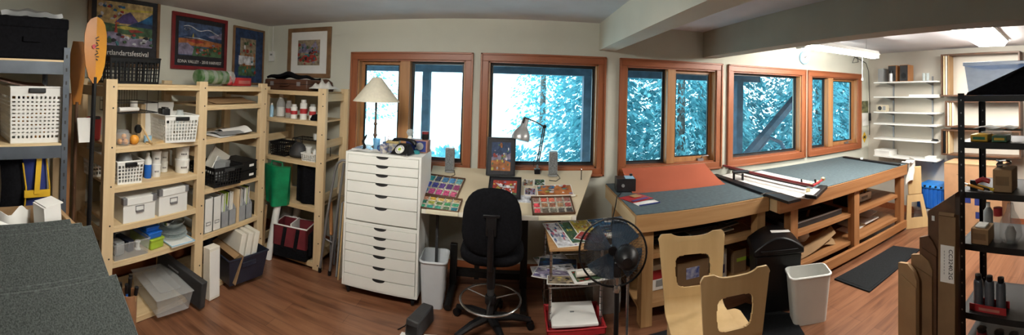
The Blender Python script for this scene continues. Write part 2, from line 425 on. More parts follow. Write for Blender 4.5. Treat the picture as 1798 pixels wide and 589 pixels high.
def conifer(x, y, h, r, mt, n, label, seed):
    rnd = random.Random(seed)
    t = T('conifer_tree', label, 'tree', (x, y, gz(x, y)), 0, 'trees outside the windows')
    m = MB(); m.cyl((0, 0, -.2), (0, 0, h), .12, .02, 8); m.build('trunk', BARK, t)
    m = MB()
    for i in range(n * 2):
        k = rnd.random() ** 1.15
        tier = int(k * 16); z = h * (.03 + .95 * (tier + .5) / 16 + .016 * rnd.gauss(0, 1)); a = rnd.random() * 2 * PI; rr = r * (1 - k * .85) * (.25 + .75 * rnd.random() ** .5) * (.72 + .28 * math.sin(a * 5 + tier * 1.7))
        c = Vector((rr * math.cos(a), rr * math.sin(a), z - rr * .28 + rnd.uniform(-.08, .08)))
        out = Vector((math.cos(a + rnd.uniform(-.6, .6)), math.sin(a + rnd.uniform(-.6, .6)), -.25 - rnd.random() * .6)).normalized()
        sd = out.orthogonal().normalized(); sd = (Matrix.Rotation(rnd.uniform(-.9, .9) + 1.57, 3, out) @ sd)
        L = rnd.uniform(.05, .15); W_ = L * rnd.uniform(.22, .4)
        m.add([c - out * L * .3, c + sd * W_, c + out * L, c - sd * W_], [(0, 1, 2, 3)])
    m.build('foliage', mt, t, sharp=180)
spec = [(1.9, 8.0, 6.5, 1.9, 0, 5200), (3.6, 7.6, 7, 1.9, 1, 5600), (5.4, 8.2, 7.5, 2.1, 0, 5600), (6.9, 6.9, 6.5, 1.8, 1, 5200), (8.6, 8.2, 8, 2.3, 0, 5200), (10.8, 8.8, 8, 2.4, 1, 4200),
        (2.6, 11.5, 9, 2.6, 0, 4200), (6.2, 11.5, 10, 2.8, 1, 4200), (12.8, 10.5, 9, 2.8, 0, 3600), (9.2, 6.6, 5.5, 1.5, 0, 3600), (4.5, 6.9, 2.4, 1.0, 1, 2600), (-5.6, 13, 6, 1.6, 1, 1500), (0.9, 12.5, 7, 1.4, 1, 2200)]
tl = ['dark teal spruce behind the desk lamp in the second window', 'pale teal spruce filling the left pane of the third window', 'dark spruce behind the third and fourth windows',
      'pale bushy spruce behind the diagonal timber brace', 'tall dark spruce seen through the right part of the fourth window', 'pale spruce seen through the fifth window',
      'distant dark spruce far behind the second window', 'distant tall pale spruce rising behind the nearer spruces', 'far dark spruce beyond the fifth window', 'small dark spruce close outside the fifth window',
      'low pale young spruce at the foot of the third window', 'thin pale spruce in the snowy glare of the first window', 'slim pale spruce behind the middle of the second window']
for i, (x, y, h, r, k, n) in enumerate(spec): conifer(x, y, h, r, (NEED, NEED2)[k], n, tl[i], 40 + i)
def shrub(x, y, r, n, label, seed):
    rnd = random.Random(seed)
    t = T('snowy_shrub', label, 'shrub', (x, y, gz(x, y)), 0, 'shrubs outside the windows')
    m = MB()
    for i in range(n):
        a, b = rnd.random() * 2 * PI, rnd.random() * 1.4
        d = Vector((math.cos(a) * math.cos(b), math.sin(a) * math.cos(b), math.sin(b)))
        c = d * r * rnd.random() ** .4; L = rnd.uniform(.06, .14)
        s_ = d.orthogonal().normalized() * L * .3
        m.add([c, c + s_ + d * L * .5, c + d * L, c - s_ + d * L * .5], [(0, 1, 2, 3)])
    m.build('foliage', NEED2, t, sharp=180)
    m = MB()
    for a in range(5): m.cyl((0, 0, -.1), (math.cos(a * 1.26) * r * .6, math.sin(a * 1.26) * r * .6, r * .6), .012, .004, 6)
    m.build('stem', BARK, t)
shrub(-1.1, 6.6, .75, 900, 'pale shrub low outside the first window behind the radio', 1)
shrub(-.2, 7.4, .8, 900, 'pale shrub low outside between the first two windows', 2)
shrub(1.5, 6.4, .7, 900, 'pale shrub low outside at the right of the second window', 3)
shrub(2.5, 6.1, .6, 700, 'pale shrub low outside the third window', 4)

# ------------------------------------------------------------------ ceiling lamps
TUBE = bpy.data.materials.new('lit_tube'); TUBE.use_nodes = True
b = TUBE.node_tree.nodes['Principled BSDF']; b.inputs['Emission Color'].default_value = (1, .97, .89, 1); b.inputs['Emission Strength'].default_value = 86
def fixture(x, y, z, L, rz, label, power, tubes=2):
    t = T('fluorescent_fixture', label, 'ceiling lamp', (x, y, z), rz)
    MB().prism([(-.05, .045), (.05, .045), (.075, .0), (-.075, .0)], 'x', -L / 2, L / 2).build('housing', WHITE, t, bevel=.003)
    for k in (-1, 1):
        MB().cyl((-L / 2 + .03, k * .035, -.022), (L / 2 - .03, k * .035, -.022), .016, n=12).build('tube', TUBE, t)
        MB().cb((k * (L / 2 - .012), 0, -.02), (.024, .12, .045)).build('tube_socket', WHITE, t)
    for k in (-1, 1): MB().tube([(k * L * .35, 0, .045), (k * L * .35, 0, ZC - z)], .003, 5).build('hanging_wire', GREYM, t)
    if power: 
        a = area('fixture_light', (x, y, z - .05), L, .14, power, (1, .95, .86), (0, 0, rz))
    return t
fx = fixture(3.06, 2.57, 2.20, 1.24, 0, 'long lit fluorescent shop light hanging over the far workbench', 0)
MB().tube([(.44, .06, -.02), (.44, .06, -.28)], .004, 6).cyl((.44, .06, -.28), (.44, .06, -.31), .008, .012).build('pull_cord', WHITE, fx)
t = T('ceiling_panel_light', 'wide glaring wraparound ceiling light beyond the beam nearer the black rack', 'ceiling lamp', (3.60, 1.22, 2.31), R(6))
MB().box(-.62, .62, -.20, .20, .03, .06).build('housing', WHITE, t, bevel=.003)
DIFF = bpy.data.materials.new('lit_diffuser'); DIFF.use_nodes = True
b = DIFF.node_tree.nodes['Principled BSDF']; b.inputs['Emission Color'].default_value = (1, .96, .9, 1); b.inputs['Emission Strength'].default_value = 38
MB().prism([(-.19, .03), (-.15, -.02), (.15, -.02), (.19, .03)], 'x', -.61, .61).build('diffuser', DIFF, t)

fixture(-0.85, 1.15, 2.26, 1.24, 0.0, 'fluorescent shop light above the left shelves, out of sight overhead', 0)

# ------------------------------------------------------------------ shelving units
def post_geo(m, x, y, w_, d, z0, z1):
    m.box(x, x + w_, y, y + d, z0, z1)
def shelving(name, label, x0, x1, y0, y1, h, levels, axis, bays):
    """open pine shelving. axis 'y': bays run along y, front faces +x; axis 'x': bays run along x, front faces -y.
    levels: per bay list of shelf heights; bays: positions of side frames"""
    t = T(name, label, 'shelving unit', ((x0 + x1) / 2, (y0 + y1) / 2, 0))
    pw, pd = 0.044, 0.085
    for k, p in enumerate(bays):
        for q in (0, 1):
            if axis == 'y':
                xx = x1 - pw if q else x0
                m = MB().box(xx, xx + pw, p, p + pd, 0, h)
                po = m.build('post', PZ, t, world=True, bevel=.003)
                m = MB()
                for z in (.05, .25, .5, .72, .98, 1.24, 1.5, h - .05):
                    if q: m.cyl((xx + pw - .001, p + .055, z), (xx + pw + .002, p + .055, z), .006, n=8)
                if q: m.build('peg_hole', INK, po, world=True)['kind'] = 'stuff'
            else:
                yy = y0 if q else y1 - pw
                m = MB().box(p, p + pd, yy, yy + pw, 0, h)
                po = m.build('post', PZ, t, world=True, bevel=.003)
                m = MB()
                for z in (.05, .25, .5, .72, .98, 1.24, 1.5, h - .05):
                    if q: m.cyl((p + .055, yy + .001, z), (p + .055, yy - .002, z), .006, n=8)
                if q: m.build('peg_hole', INK, po, world=True)['kind'] = 'stuff'
        for z in (.08, .6, 1.1, h - .12):
            if axis == 'y': MB().box(x0 + pw, x1 - pw, p + .02, p + .04, z, z + .07).build('rung', PX, t, world=True)
            else: MB().box(p + .02, p + .04, y0 + pw, y1 - pw, z, z + .07).build('rung', PY, t, world=True)
    for b_, lv in enumerate(levels):
        a, c = bays[b_] + (pd if axis == 'y' else pd) - .01, bays[b_ + 1] + .01
        for z in lv:
            if axis == 'y':
                m = MB().box(x0, x1 - .002, a, c, z - .018, z).box(x1 - .022, x1 - .002, a, c, z - .04, z - .018)
            else:
                m = MB().box(a, c, y0 + .002, y1, z - .018, z).box(a, c, y0 + .002, y0 + .022, z - .04, z - .018)
            m.build('shelf', PY if axis == 'y' else PX, t, world=True, bevel=.002)
    return t
ZA = [1.66, 1.24, .975, .71, .47, .045]
ZB = [1.655, 1.505, 1.235, .84, .475, .045]
shelving('pine_shelving', 'long two-bay unfinished pine shelving along the left wall, loaded with baskets and boxes', -2.66, -2.15, 1.10, 2.735, 1.69, [ZA, ZB], 'y', [1.10, 1.90, 2.65])
ZC_ = [1.63, 1.355, .975, .56, .06]
shelving('pine_shelving', 'single-bay pine shelving standing between the left corner and the white drawer cabinet', -2.40, -1.645, 2.95, 3.45, 1.66, [ZC_], 'x', [-2.40, -1.73])

# ------------------------------------------------------------------ container builders (local frame: base centre, front = +x)
def lattice(m, p, u, v, W_, H_, nu, nv, bar, t, lo=0.02, hi=0.03, side=.015):
    """perforated wall: p corner, u along width, v up; solid border, square holes"""
    p, u, v = Vector(p), Vector(u).normalized(), Vector(v).normalized(); n_ = u.cross(v) * t
    def q(a, b, c, d):
        pts = [p + u * a + v * c, p + u * b + v * c, p + u * b + v * d, p + u * a + v * d]
        m.hex8([x - n_ / 2 for x in pts], [x + n_ / 2 for x in pts])
    q(0, W_, 0, lo); q(0, W_, H_ - hi, H_); q(0, side, lo, H_ - hi); q(W_ - side, W_, lo, H_ - hi)
    hw = (W_ - 2 * side); hh = H_ - lo - hi
    for i in range(1, nu):
        a = side + hw * i / nu; q(a - bar / 2, a + bar / 2, lo, H_ - hi)
    for j in range(1, nv):
        c = lo + hh * j / nv
        for i in range(nu):
            a0 = side + hw * i / nu + bar / 2 * (i > 0); a1 = side + hw * (i + 1) / nu - bar / 2 * (i < nu - 1)
            q(a0, a1, c - bar / 2, c + bar / 2)
def basket(name, label, cat, loc, rz, W_, D_, H_, mt, nu=10, nv=5, nd=10, group=None, handle=True, bar=.008, handle_mat=None, taper=.9):
    """W_ along y (front width), D_ along x (depth), front face at +x"""
    t = T(name, label, cat, loc, rz, group)
    m = MB(); w2, d2 = W_ / 2, D_ / 2; a, b = w2 * taper, d2 * taper
    hs = math.hypot(H_, d2 - b); k = .003
    def wall(p0, p1, q0, q1, n):
        # p0,p1 bottom ends; q0,q1 top ends
        p0, p1, q0, q1 = map(Vector, (p0, p1, q0, q1))
        u = (q1 - q0); L = u.length
        # build lattice in unit space then map bilinear
        mm = MB(); lattice(mm, (0, 0, 0), (1, 0, 0), (0, 0, 1), 1, 1, n, nv, bar / L, 1, .09, .16, .03)
        nrm = (p1 - p0).cross(q0 - p0).normalized() * k
        vs_ = []
        for v in mm.v:
            bt = p0.lerp(p1, v.x); tp = q0.lerp(q1, v.x)
            vs_.append(bt.lerp(tp, v.z) + nrm * (v.y * 1.0))
        m.add(vs_, mm.f)
    wall((b, -a, 0), (b, a, 0), (d2, -w2, H_), (d2, w2, H_), nu)
    wall((-b, a, 0), (-b, -a, 0), (-d2, w2, H_), (-d2, -w2, H_), nu)
    wall((-b, -a, 0), (b, -a, 0), (-d2, -w2, H_), (d2, -w2, H_), nd)
    wall((b, a, 0), (-b, a, 0), (d2, w2, H_), (-d2, w2, H_), nd)
    m.box(-b, b, -a, a, 0, .004)
    m.build('body', mt, t)
    r = .005
    MB().tube([(d2, -w2, H_), (d2, w2, H_), (-d2, w2, H_), (-d2, -w2, H_)], r + .002, 6, closed=True).build('rim', mt, t)
    if handle:
        hm = handle_mat or BLACK
        MB().cb((d2 + .006, 0, H_ - .02), (.018, min(.11, W_ * .45), .028)).build('handle', hm, t, bevel=.005)
    return t
def lidded_box(label, loc, rz, W_, D_, H_, group):
    t = T('storage_box', label, 'box', loc, rz, group)
    w2, d2 = W_ / 2, D_ / 2
    MB().box(-d2, d2, -w2, w2, 0, H_ - .045).build('body', WHITE, t, bevel=.002)
    MB().box(-d2 - .005, d2 + .005, -w2 - .005, w2 + .005, H_ - .05, H_).build('lid', WHITE, t, bevel=.003)
    m = MB(); x = d2 + .001
    m.box(x, x + .003, -.035, .035, H_ * .42, H_ * .42 + .004).box(x, x + .003, -.035, .035, H_ * .42 + .036, H_ * .42 + .04).box(x, x + .003, -.035, -.031, H_ * .42, H_ * .42 + .04).box(x, x + .003, .031, .035, H_ * .42, H_ * .42 + .04)
    m.cb((x + .004, 0, H_ * .42), (.012, .06, .014))
    m.build('label_holder', GREYM, t)
    for s in (-1, 1):
        MB().cb((d2 - .008, s * (w2 - .01), H_ - .02), (.034, .032, .046)).build('corner_clip', GREYM, t, bevel=.002)
    return t
def tub(label, loc, r, h, group):
    t = T('tub', label, 'tub', loc, 0, group)
    MB().lathe([(r * .92, 0), (r * .95, .005), (r, h * .8)], n=20).build('body', WHITE, t)
    MB().lathe([(r * 1.04, h * .8), (r * 1.06, h * .98), (r * .98, h), (0, h)], n=20).build('lid', WHITE, t)
    m = MB(); 
    n = 10; a0, a1 = -1.05, .55
    for i in range(n):
        p, q = a0 + (a1 - a0) * i / n, a0 + (a1 - a0) * (i + 1) / n
        R_ = r * 1.0 + .0008
        m.add([(R_ * math.cos(p), R_ * math.sin(p), h * .32), (R_ * math.cos(q), R_ * math.sin(q), h * .32), (R_ * math.cos(q), R_ * math.sin(q), h * .58), (R_ * math.cos(p), R_ * math.sin(p), h * .58)], [(0, 1, 2, 3)])
    lb = m.build('label', PAPER, t)
    m = MB()
    for i, a in enumerate((-.75, -.55, -.33, -.1)):
        R_ = r + .002
        c = Vector((R_ * math.cos(a), R_ * math.sin(a), h * .45))
        m.cb(c, (.001, r * .13, h * .13), (0, 0, a))
    m.build('label_print', INK, lb)
    return t
def magfile(label, loc, rz, mt, W_=.09, D_=.25, H_=.30, group=None, low=.16, holder=False):
    t = T('magazine_file', label, 'magazine file', loc, rz, group)
    w2, d2 = W_ / 2, D_ / 2; th = .004
    prof = [(-d2, 0), (d2, 0), (d2, low), (d2 - .10, H_), (-d2, H_)]
    m = MB()
    for s in (-1, 1):
        m.prism(prof, 'y', s * w2 - (th if s > 0 else 0), s * w2 + (th if s < 0 else 0))
    m.box(d2 - th, d2, -w2, w2, 0, low).box(-d2, -d2 + th, -w2, w2, 0, H_).box(-d2, d2, -w2, w2, 0, th)
    m.build('body', mt, t)
    if holder:
        x = d2 + .001
        m = MB().box(x, x + .002, -.025, .025, .06, .063).box(x, x + .002, -.025, .025, .083, .086).box(x, x + .002, -.025, -.022, .06, .086).box(x, x + .002, .022, .025, .06, .086)
        m.build('label_holder', GREYM, t)
    return t

# ---- on top of the left shelving
zt = 1.66
basket('perforated_crate', 'black perforated plastic crate on the top shelf beneath the brown framed poster', 'crate', (-2.42, 1.39, zt), 0, .42, .32, .185, BLACK, 12, 5, 9, handle=False, bar=.012, taper=.96)
t = T('plastic_sheet_roll', 'roll of green and clear plastic sheeting lying on the top pine shelf', 'roll', (-2.38, 2.24, zt), 0)
MB().cyl((-.0, -.17, .07), (0, .16, .07), .062, n=20).build('sheet_roll', mat('green_film', (.04, .13, .03), .25, scale=14, col2=(.22, .27, .18)), t)
MB().tube([(0, .16, .07), (0, .23, .07)], [.062, .066], 18).build('clear_wrap', CLEAR, t)
m = MB()
for k in range(3): MB().lathe([(.062 + .003, -.02), (.067, 0), (.065, .02)], c=(0, 0, 0), n=20, M=Matrix.Translation((0, -.12 + k * .11, .07)) @ Matrix.Rotation(PI / 2, 4, 'X')).build('wrap_band', CLEAR, t)
t = T('red_box', 'flat red cardboard box at the end of the top pine shelf', 'box', (-2.40, 2.58, zt), 0.1)
MB().box(-.09, .09, -.11, .11, 0, .075).build('body', RED, t, bevel=.002)
MB().box(.0905, .0915, -.09, .09, .02, .05).build('label', mat('faded_red', (.5, .16, .14), .6), t)
t = T('red_bag', 'small crumpled red bag between the plastic roll and the red box', 'bag', (-2.36, 2.44, zt), 0)
MB().lathe([(.02, 0), (.035, .012), (.034, .05), (.012, .07), (.018, .09)], n=12).build('body', RED, t, sub=1)
# ---- wire basket hanging under the top shelf
t = T('wire_basket', 'black wire basket hanging beneath the top pine shelf beside the first post', 'basket', (-2.32, 1.38, 1.46), 0)
m = MB(); X0, X1, Y0, Y1, H_ = -.16, .13, -.16, .16, .182
for z in (0, .07): m.tube([(X0, Y0, z), (X1, Y0, z), (X1, Y1, z), (X0, Y1, z)], .003, 5, closed=True)
m.build('rim', BLACK, t)
m = MB()
for i in range(15):
    y = Y0 + (Y1 - Y0) * i / 14; m.tube([(X1, y, .0), (X0, y, 0), (X0, y, H_)], .0018, 4)
for i in range(3):
    x = X0 + (X1 - X0) * i / 2; m.tube([(x, Y0, 0), (x, Y0, H_)], .0018, 4); m.tube([(x, Y1, 0), (x, Y1, H_)], .0018, 4)
m.build('mesh', BLACK, t)
t2 = T('folded_cloth', 'white rolled cloth lying in the hanging wire basket', 'cloth', (-2.24, 1.32, 1.463), .1)
MB().cyl((0, -.08, .018), (0, .09, .018), .018, .015, 12).build('roll', CLOTH, t2)
t2 = T('paper_roll', 'small white roll standing in the hanging wire basket', 'roll', (-2.36, 1.44, 1.463), .1)
MB().lathe([(.03, 0), (.03, .07), (.012, .07), (.012, .01)], n=16).build('roll', PAPER, t2)
# ---- second level, first bay
z = 1.24
bk = basket('laundry_basket', 'large white perforated basket with a black handle on the second pine shelf', 'basket', (-2.29, 1.745, z), R(-12), .27, .36, .195, WHITE, 10, 6, 16, bar=.009)
t = T('storage_carton', 'long white cardboard box behind the large white basket', 'box', (-2.52, 1.72, z), 0)
MB().box(-.09, .09, -.14, .14, 0, .27).build('body', PAPER, t); MB().box(-.094, .094, -.144, .144, .235, .275).build('lid', PAPER, t)
t = T('black_camera_case', 'small black case poking out of the large white basket', 'case', (-2.27, 1.66, z + .12), -.2)
MB().box(-.04, .04, -.04, .03, 0, .12).build('body', BLACK, t, bevel=.008); MB().box(-.02, .045, -.02, .01, .12, .13).build('clasp', CHARC, t)
t = T('glass_jar', 'clear jar inside the large white basket', 'jar', (-2.26, 1.80, z + .06), 0)
MB().lathe([(.03, 0), (.035, .02), (.035, .13), (.025, .15), (.026, .165)], n=16).build('jar', GLASSW, t)
t = T('wooden_block', 'upright pine block beside the white box behind the basket', 'block', (-2.44, 1.565, z), .1)
MB().box(-.02, .02, -.022, .022, 0, .26).build('block', PZ, t, bevel=.003); MB().box(-.024, -.02, -.022, .022, 0, .26).build('edge', PZ, t)
t = T('fruit_jar', 'squat plastic jar of orange fruit on the second shelf', 'jar', (-2.22, 1.275, z), 0)
MB().lathe([(.045, 0), (.05, .01), (.05, .075), (.04, .09), (.041, .10)], n=20).build('jar', CLEAR, t)
m = MB(); 
for i, (a, b_, c) in enumerate(((-.018, .01, .022), (.02, .012, .024), (.0, -.022, .025), (.005, .005, .058))): m.lathe([(0, -.02), (.012, -.017), (.02, 0), (.012, .017), (0, .02)], c=(a, b_, c), n=10)
m.build('fruit', ORNG, t)['kind'] = 'stuff'
t = T('orange_ball', 'orange ball beside the fruit jar on the second shelf', 'ball', (-2.20, 1.355, z), 0)
MB().lathe([(0, 0), (.015, .003), (.028, .013), (.034, .034), (.028, .055), (.015, .065), (0, .068)], n=18).build('ball', ORNG, t)
t = T('scrub_brush', 'wooden brush with a black round head leaning on the second shelf', 'brush', (-2.19, 1.44, z), 0)
MB().cyl((.03, .03, .004), (-.01, -.03, .13), .007, .008, 8).build('handle', PLY, t)
MB().lathe([(0, -.01), (.03, -.01), (.032, 0), (.03, .01), (0, .01)], n=16, M=rot_m((-.02, -.05, .105), 0, PI / 2, .3)).build('head', BLACK, t)
t = T('palette_knife_board', 'small raw wooden board lying on the second shelf in front of the basket', 'board', (-2.20, 1.53, z), .3)
MB().prism([(-.03, -.07), (.04, -.08), (.03, .08), (-.03, .06)], 'z', 0, .014).build('board', PLY, t); MB().box(-.01, .0, -.1, -.07, .002, .01).build('tip', PLY, t)
t = T('tape_roll', 'pale blue tape roll beside the wooden brush', 'tape roll', (-2.25, 1.50, z), 0)
MB().lathe([(.03, 0), (.03, .045), (.018, .045), (.018, 0), (.03, 0)], n=18).build('roll', SKYB, t)
t = T('red_pouch', 'red pouch standing behind the first shelf post', 'pouch', (-2.42, 1.14, z), 0)
MB().cb((0, -.0, .09), (.05, .12, .18), (0, .1, 0)).build('body', RED, t, bevel=.02); MB().cb((.03, .0, .17), (.01, .08, .02)).build('flap', CHARC, t)
t = T('note_pad', 'pale notepad leaning beside the red pouch on the left end of the shelf', 'notepad', (-2.36, 1.055, z), 0)
MB().cb((0, .0, .09), (.015, .12, .17), (0, -.25, 0)).build('pad', PAPER, t)
# ---- third level, first bay
z = .975
basket('storage_basket', 'small white perforated basket with a black handle at the left of the third shelf', 'basket', (-2.27, 1.325, z), R(-5), .20, .2, .155, WHITE, 8, 5, 8, bar=.009)
basket('storage_basket', 'small white basket half hidden behind the first post on the third shelf', 'basket', (-2.5, 1.23, z), 0, .18, .16, .18, WHITE, 7, 5, 7, bar=.009, handle=False)
t = T('folded_bag', 'grey pouch stuffed in the small white basket', 'pouch', (-2.27, 1.32, z + .01), 0)
MB().lathe([(.05, 0), (.075, .05), (.07, .15), (.04, .19), (0, .2)], n=12, sy=.9).build('body', GREYP, t, sub=1)
t = T('glue_bottle', 'blue and white squeeze bottle between the small basket and the white tubs', 'bottle', (-2.26, 1.515, z), 0)
MB().lathe([(.026, 0), (.028, .006), (.028, .13), (.02, .145)], n=18).build('body', BLUE, t)
MB().lathe([(.0285, .10), (.0285, .135), (.018, .15), (.012, .16)], n=18).build('shoulder', WHITE, t)
MB().lathe([(.013, .16), (.011, .185), (0, .187)], n=14).build('cap', WHITE, t)
tl = [('lower white tub in the front left stack on the third shelf', -2.27, 1.595, 0, .036, .095), ('upper white tub in the front left stack on the third shelf', -2.27, 1.595, .095, .036, .095),
      ('lower small white tub of the middle stack on the third shelf', -2.36, 1.73, 0, .034, .08), ('upper small white tub of the middle stack on the third shelf', -2.36, 1.73, .08, .034, .08),
      ('lower white tub at the back of the third shelf', -2.45, 1.93, 0, .04, .1), ('upper white tub at the back of the third shelf', -2.45, 1.93, .1, .04, .1),
      ('lower and largest white tub beside the second post', -2.27, 1.845, 0, .056, .105), ('upper large white tub beside the second post', -2.27, 1.845, .105, .053, .10)]
for lb, x, y, dz, r, h in tl: tub(lb + (' with a printed label'), (x, y, z + dz), r, h, 'white tubs on the third shelf')
t = T('ink_jar', 'short dark jar at the back of the third shelf', 'jar', (-2.45, 1.52, z), 0)
MB().lathe([(.035, 0), (.035, .07), (.02, .085)], n=16).build('jar', CLEAR, t); MB().lathe([(.024, .085), (.024, .1), (0, .1)], n=16).build('lid', BLACK, t)
# ---- fourth level
z = .71
lidded_box('white lidded cardboard box with metal label holder, the one beside the first post', (-2.345, 1.395, z), 0, .262, .36, .17, 'white lidded boxes on the pine shelving')
lidded_box('white lidded cardboard box with metal label holder, the one beside the second post', (-2.345, 1.69, z), 0, .262, .36, .19, 'white lidded boxes on the pine shelving')
# ---- fifth level
z = .47
t = T('clear_bin', 'clear open plastic bin of tools at the left of the fifth shelf', 'bin', (-2.33, 1.33, z), 0)
m = MB(); m.box(-.15, .17, -.125, .14, 0, .004)
m.add([(.17, -.125, 0), (.17, .14, 0), (.18, .15, .11), (.18, -.135, .11), (-.15, -.125, 0), (-.15, .14, 0), (-.16, .15, .11), (-.16, -.135, .11)], [(0, 1, 2, 3), (4, 7, 6, 5), (0, 3, 7, 4), (1, 5, 6, 2)])
m.build('body', CLEAR, t); MB().tube([(.18, .15, .11), (.18, -.135, .11), (-.16, -.135, .11), (-.16, .15, .11)], .004, 6, closed=True).build('rim', CLEAR, t)
for i, (x, y, sx, sy, h, mt, lb) in enumerate([(-2.25, 1.27, .09, .07, .09, GREYP, 'grey tool case in the clear bin'), (-2.30, 1.36, .16, .05, .08, DKBLUE, 'navy tool case in the clear bin'), (-2.40, 1.27, .08, .1, .1, CHARC, 'charcoal tool case at the back of the clear bin'), (-2.24, 1.435, .06, .03, .06, WHITE, 'white cylinder in the clear bin')]):
    q = T('tool_case' if i < 3 else 'spool', lb, 'case' if i < 3 else 'spool', (x, y, z + .005), .15)
    if i < 3: MB().box(-sx / 2, sx / 2, -sy / 2, sy / 2, 0, h).build('case_body', mt, q, bevel=.008); MB().box(-sx / 6, sx / 6, -sy / 2 - .003, -sy / 2, h * .6, h * .8).build('latch', GREYM, q)
    else: MB().lathe([(.022, 0), (.022, .006), (.014, .01), (.014, .05), (.022, .054), (.022, .06)], n=14).build('spool_body', mt, q)
t = T('lime_box', 'lime green lidded plastic box under the blue boxes on the fifth shelf', 'box', (-2.31, 1.555, z), .1)
MB().box(-.13, .13, -.06, .06, 0, .07).build('body', LIME, t, bevel=.008); MB().box(-.134, .134, -.064, .064, .06, .075).build('lid', LIME, t, bevel=.003)
t = T('blue_box', 'blue plastic box, the lower one stacked on the lime box', 'box', (-2.31, 1.55, z + .076), .05)
MB().box(-.12, .12, -.062, .055, 0, .04).build('body', BLUE, t, bevel=.006); MB().box(-.124, .124, -.066, .059, .032, .044).build('lid', BLUE, t, bevel=.003)
t = T('blue_box', 'blue-lidded box, the upper one stacked over the lime box', 'box', (-2.32, 1.55, z + .121), -.05)
MB().box(-.11, .11, -.056, .05, 0, .03).build('body', BLUE, t, bevel=.006); MB().box(-.114, .114, -.06, .054, .024, .036).build('lid', BLUE, t, bevel=.003)
t = T('clear_box', 'clear plastic box of hardware on top of the blue boxes', 'box', (-2.33, 1.55, z + .158), .08)
MB().box(-.1, .1, -.05, .05, 0, .04).build('body', CLEAR, t, bevel=.005); MB().box(-.103, .103, -.053, .053, .036, .045).build('lid', CLEAR, t)
for i, (r, zz, lb) in enumerate([(.135, 0, 'wide glass platter at the bottom of the dish stack'), (.125, .028, 'glass plate in the middle of the dish stack')]):
    t = T('glass_plate', lb, 'plate', (-2.30, 1.77, z + .02 + zz), 0, 'glass dishes on the fifth shelf')
    MB().lathe([(r * .5, 0), (r * .6, .002), (r, .02), (r, .024), (r * .6, .008), (0, .006)], n=28).build('plate', GLASSW, t)
t = T('glass_tray', 'white rectangular tray under the glass dishes', 'tray', (-2.28, 1.775, z), -.05)
MB().box(-.14, .16, -.11, .10, 0, .012).build('tray', WHITE, t, bevel=.004); MB().tube([(.16, .10, .014), (.16, -.11, .014), (-.14, -.11, .014), (-.14, .10, .014)], .004, 6, closed=True).build('rim', SKYB, t)
t = T('glass_bowl', 'glass bowl holding the muffin tin on the dish stack', 'bowl', (-2.31, 1.79, z + .076), 0)
MB().lathe([(.05, 0), (.06, .002), (.1, .035), (.105, .05), (.098, .05), (.055, .01), (0, .008)], n=26).build('bowl', GLASSW, t)
t = T('muffin_tin', 'dark metal muffin tin resting on the glass bowl', 'baking tin', (-2.34, 1.70, z + .135), .5)
m = MB().box(-.12, .12, -.085, .085, .02, .026); m.build('tray', CHARC, t, bevel=.002)
for i in range(6):
    MB().lathe([(.022, -.012), (.034, .028), (.031, .029), (.02, -.005), (0, -.006)], c=((i % 3 - 1) * .078, (i // 3 - .5) * .08, 0), n=14).build('cup', STEEL, t)
# ---- floor level, first bay
z = .045
t = T('clear_tote', 'low clear plastic tote on the bottom shelf, jutting over the floor', 'tote', (-2.25, 1.66, z), R(-8))
m = MB(); a, b_ = .20, .125
m.hex8([(-a, -b_, 0), (a, -b_, 0), (a, b_, 0), (-a, b_, 0)], [(-a, -b_, .004), (a, -b_, .004), (a, b_, .004), (-a, b_, .004)])
c, d = .22, .145
m.add([(-a, -b_, 0), (a, -b_, 0), (a, b_, 0), (-a, b_, 0), (-c, -d, .13), (c, -d, .13), (c, d, .13), (-c, d, .13)], [(0, 1, 5, 4), (1, 2, 6, 5), (2, 3, 7, 6), (3, 0, 4, 7)])
m.build('body', CLEAR, t)
MB().box(-c - .008, c + .008, -d - .008, d + .008, .13, .138).build('lid', CLEAR, t, bevel=.003)
MB().box(-c * .7, c * .7, -d * .6, d * .6, .138, .142).build('lid_panel', CLEAR, t, bevel=.002)
t = T('dark_case', 'long dark grey case leaning on the bottom shelf against the second post', 'case', (-2.25, 1.845, z), R(4))
MB().cb((0, 0, .10), (.52, .055, .20), (0, R(6), 0)).build('body', CHARC, t, bevel=.006)
MB().cb((-.05, -.03, .16), (.12, .006, .012), (0, R(6), 0)).build('handle', GREYM, t)
t = T('brush_can', 'copper-coloured can of paint brushes on a stand beside the felt panels', 'can', (-2.02, 1.235, 0), 0)
MB().lathe([(.05, 0), (.055, .005), (.058, .33), (.052, .33), (.05, .02), (0, .02)], n=22).build('can', mat('copper_can', (.32, .16, .08), .45), t)
for i, (dx, dy, mt) in enumerate([(.01, .0, BLACK), (-.02, .02, ORNG), (.02, -.02, BLUE), (-.01, -.03, BLACK), (.03, .015, PLY)]):
    q = T('paint_brush', ['black brush standing tallest in the copper can', 'orange-handled brush in the copper can', 'blue-handled brush in the copper can', 'short black brush at the left of the copper can', 'bare wood brush at the right of the copper can'][i], 'brush', (-2.02 + dx * .6, 1.235 + dy * .6, .03), 0, 'brushes in the copper can')
    MB().cyl((0, 0, 0), (dx, dy, .34 - i * .01), .007, .009, 8).build('handle', mt, q); MB().cyl((dx, dy, .34 - i * .01), (dx * 1.2, dy * 1.2, .40 - i * .012), .012, .014, 8).build('bristles', BLACK, q)
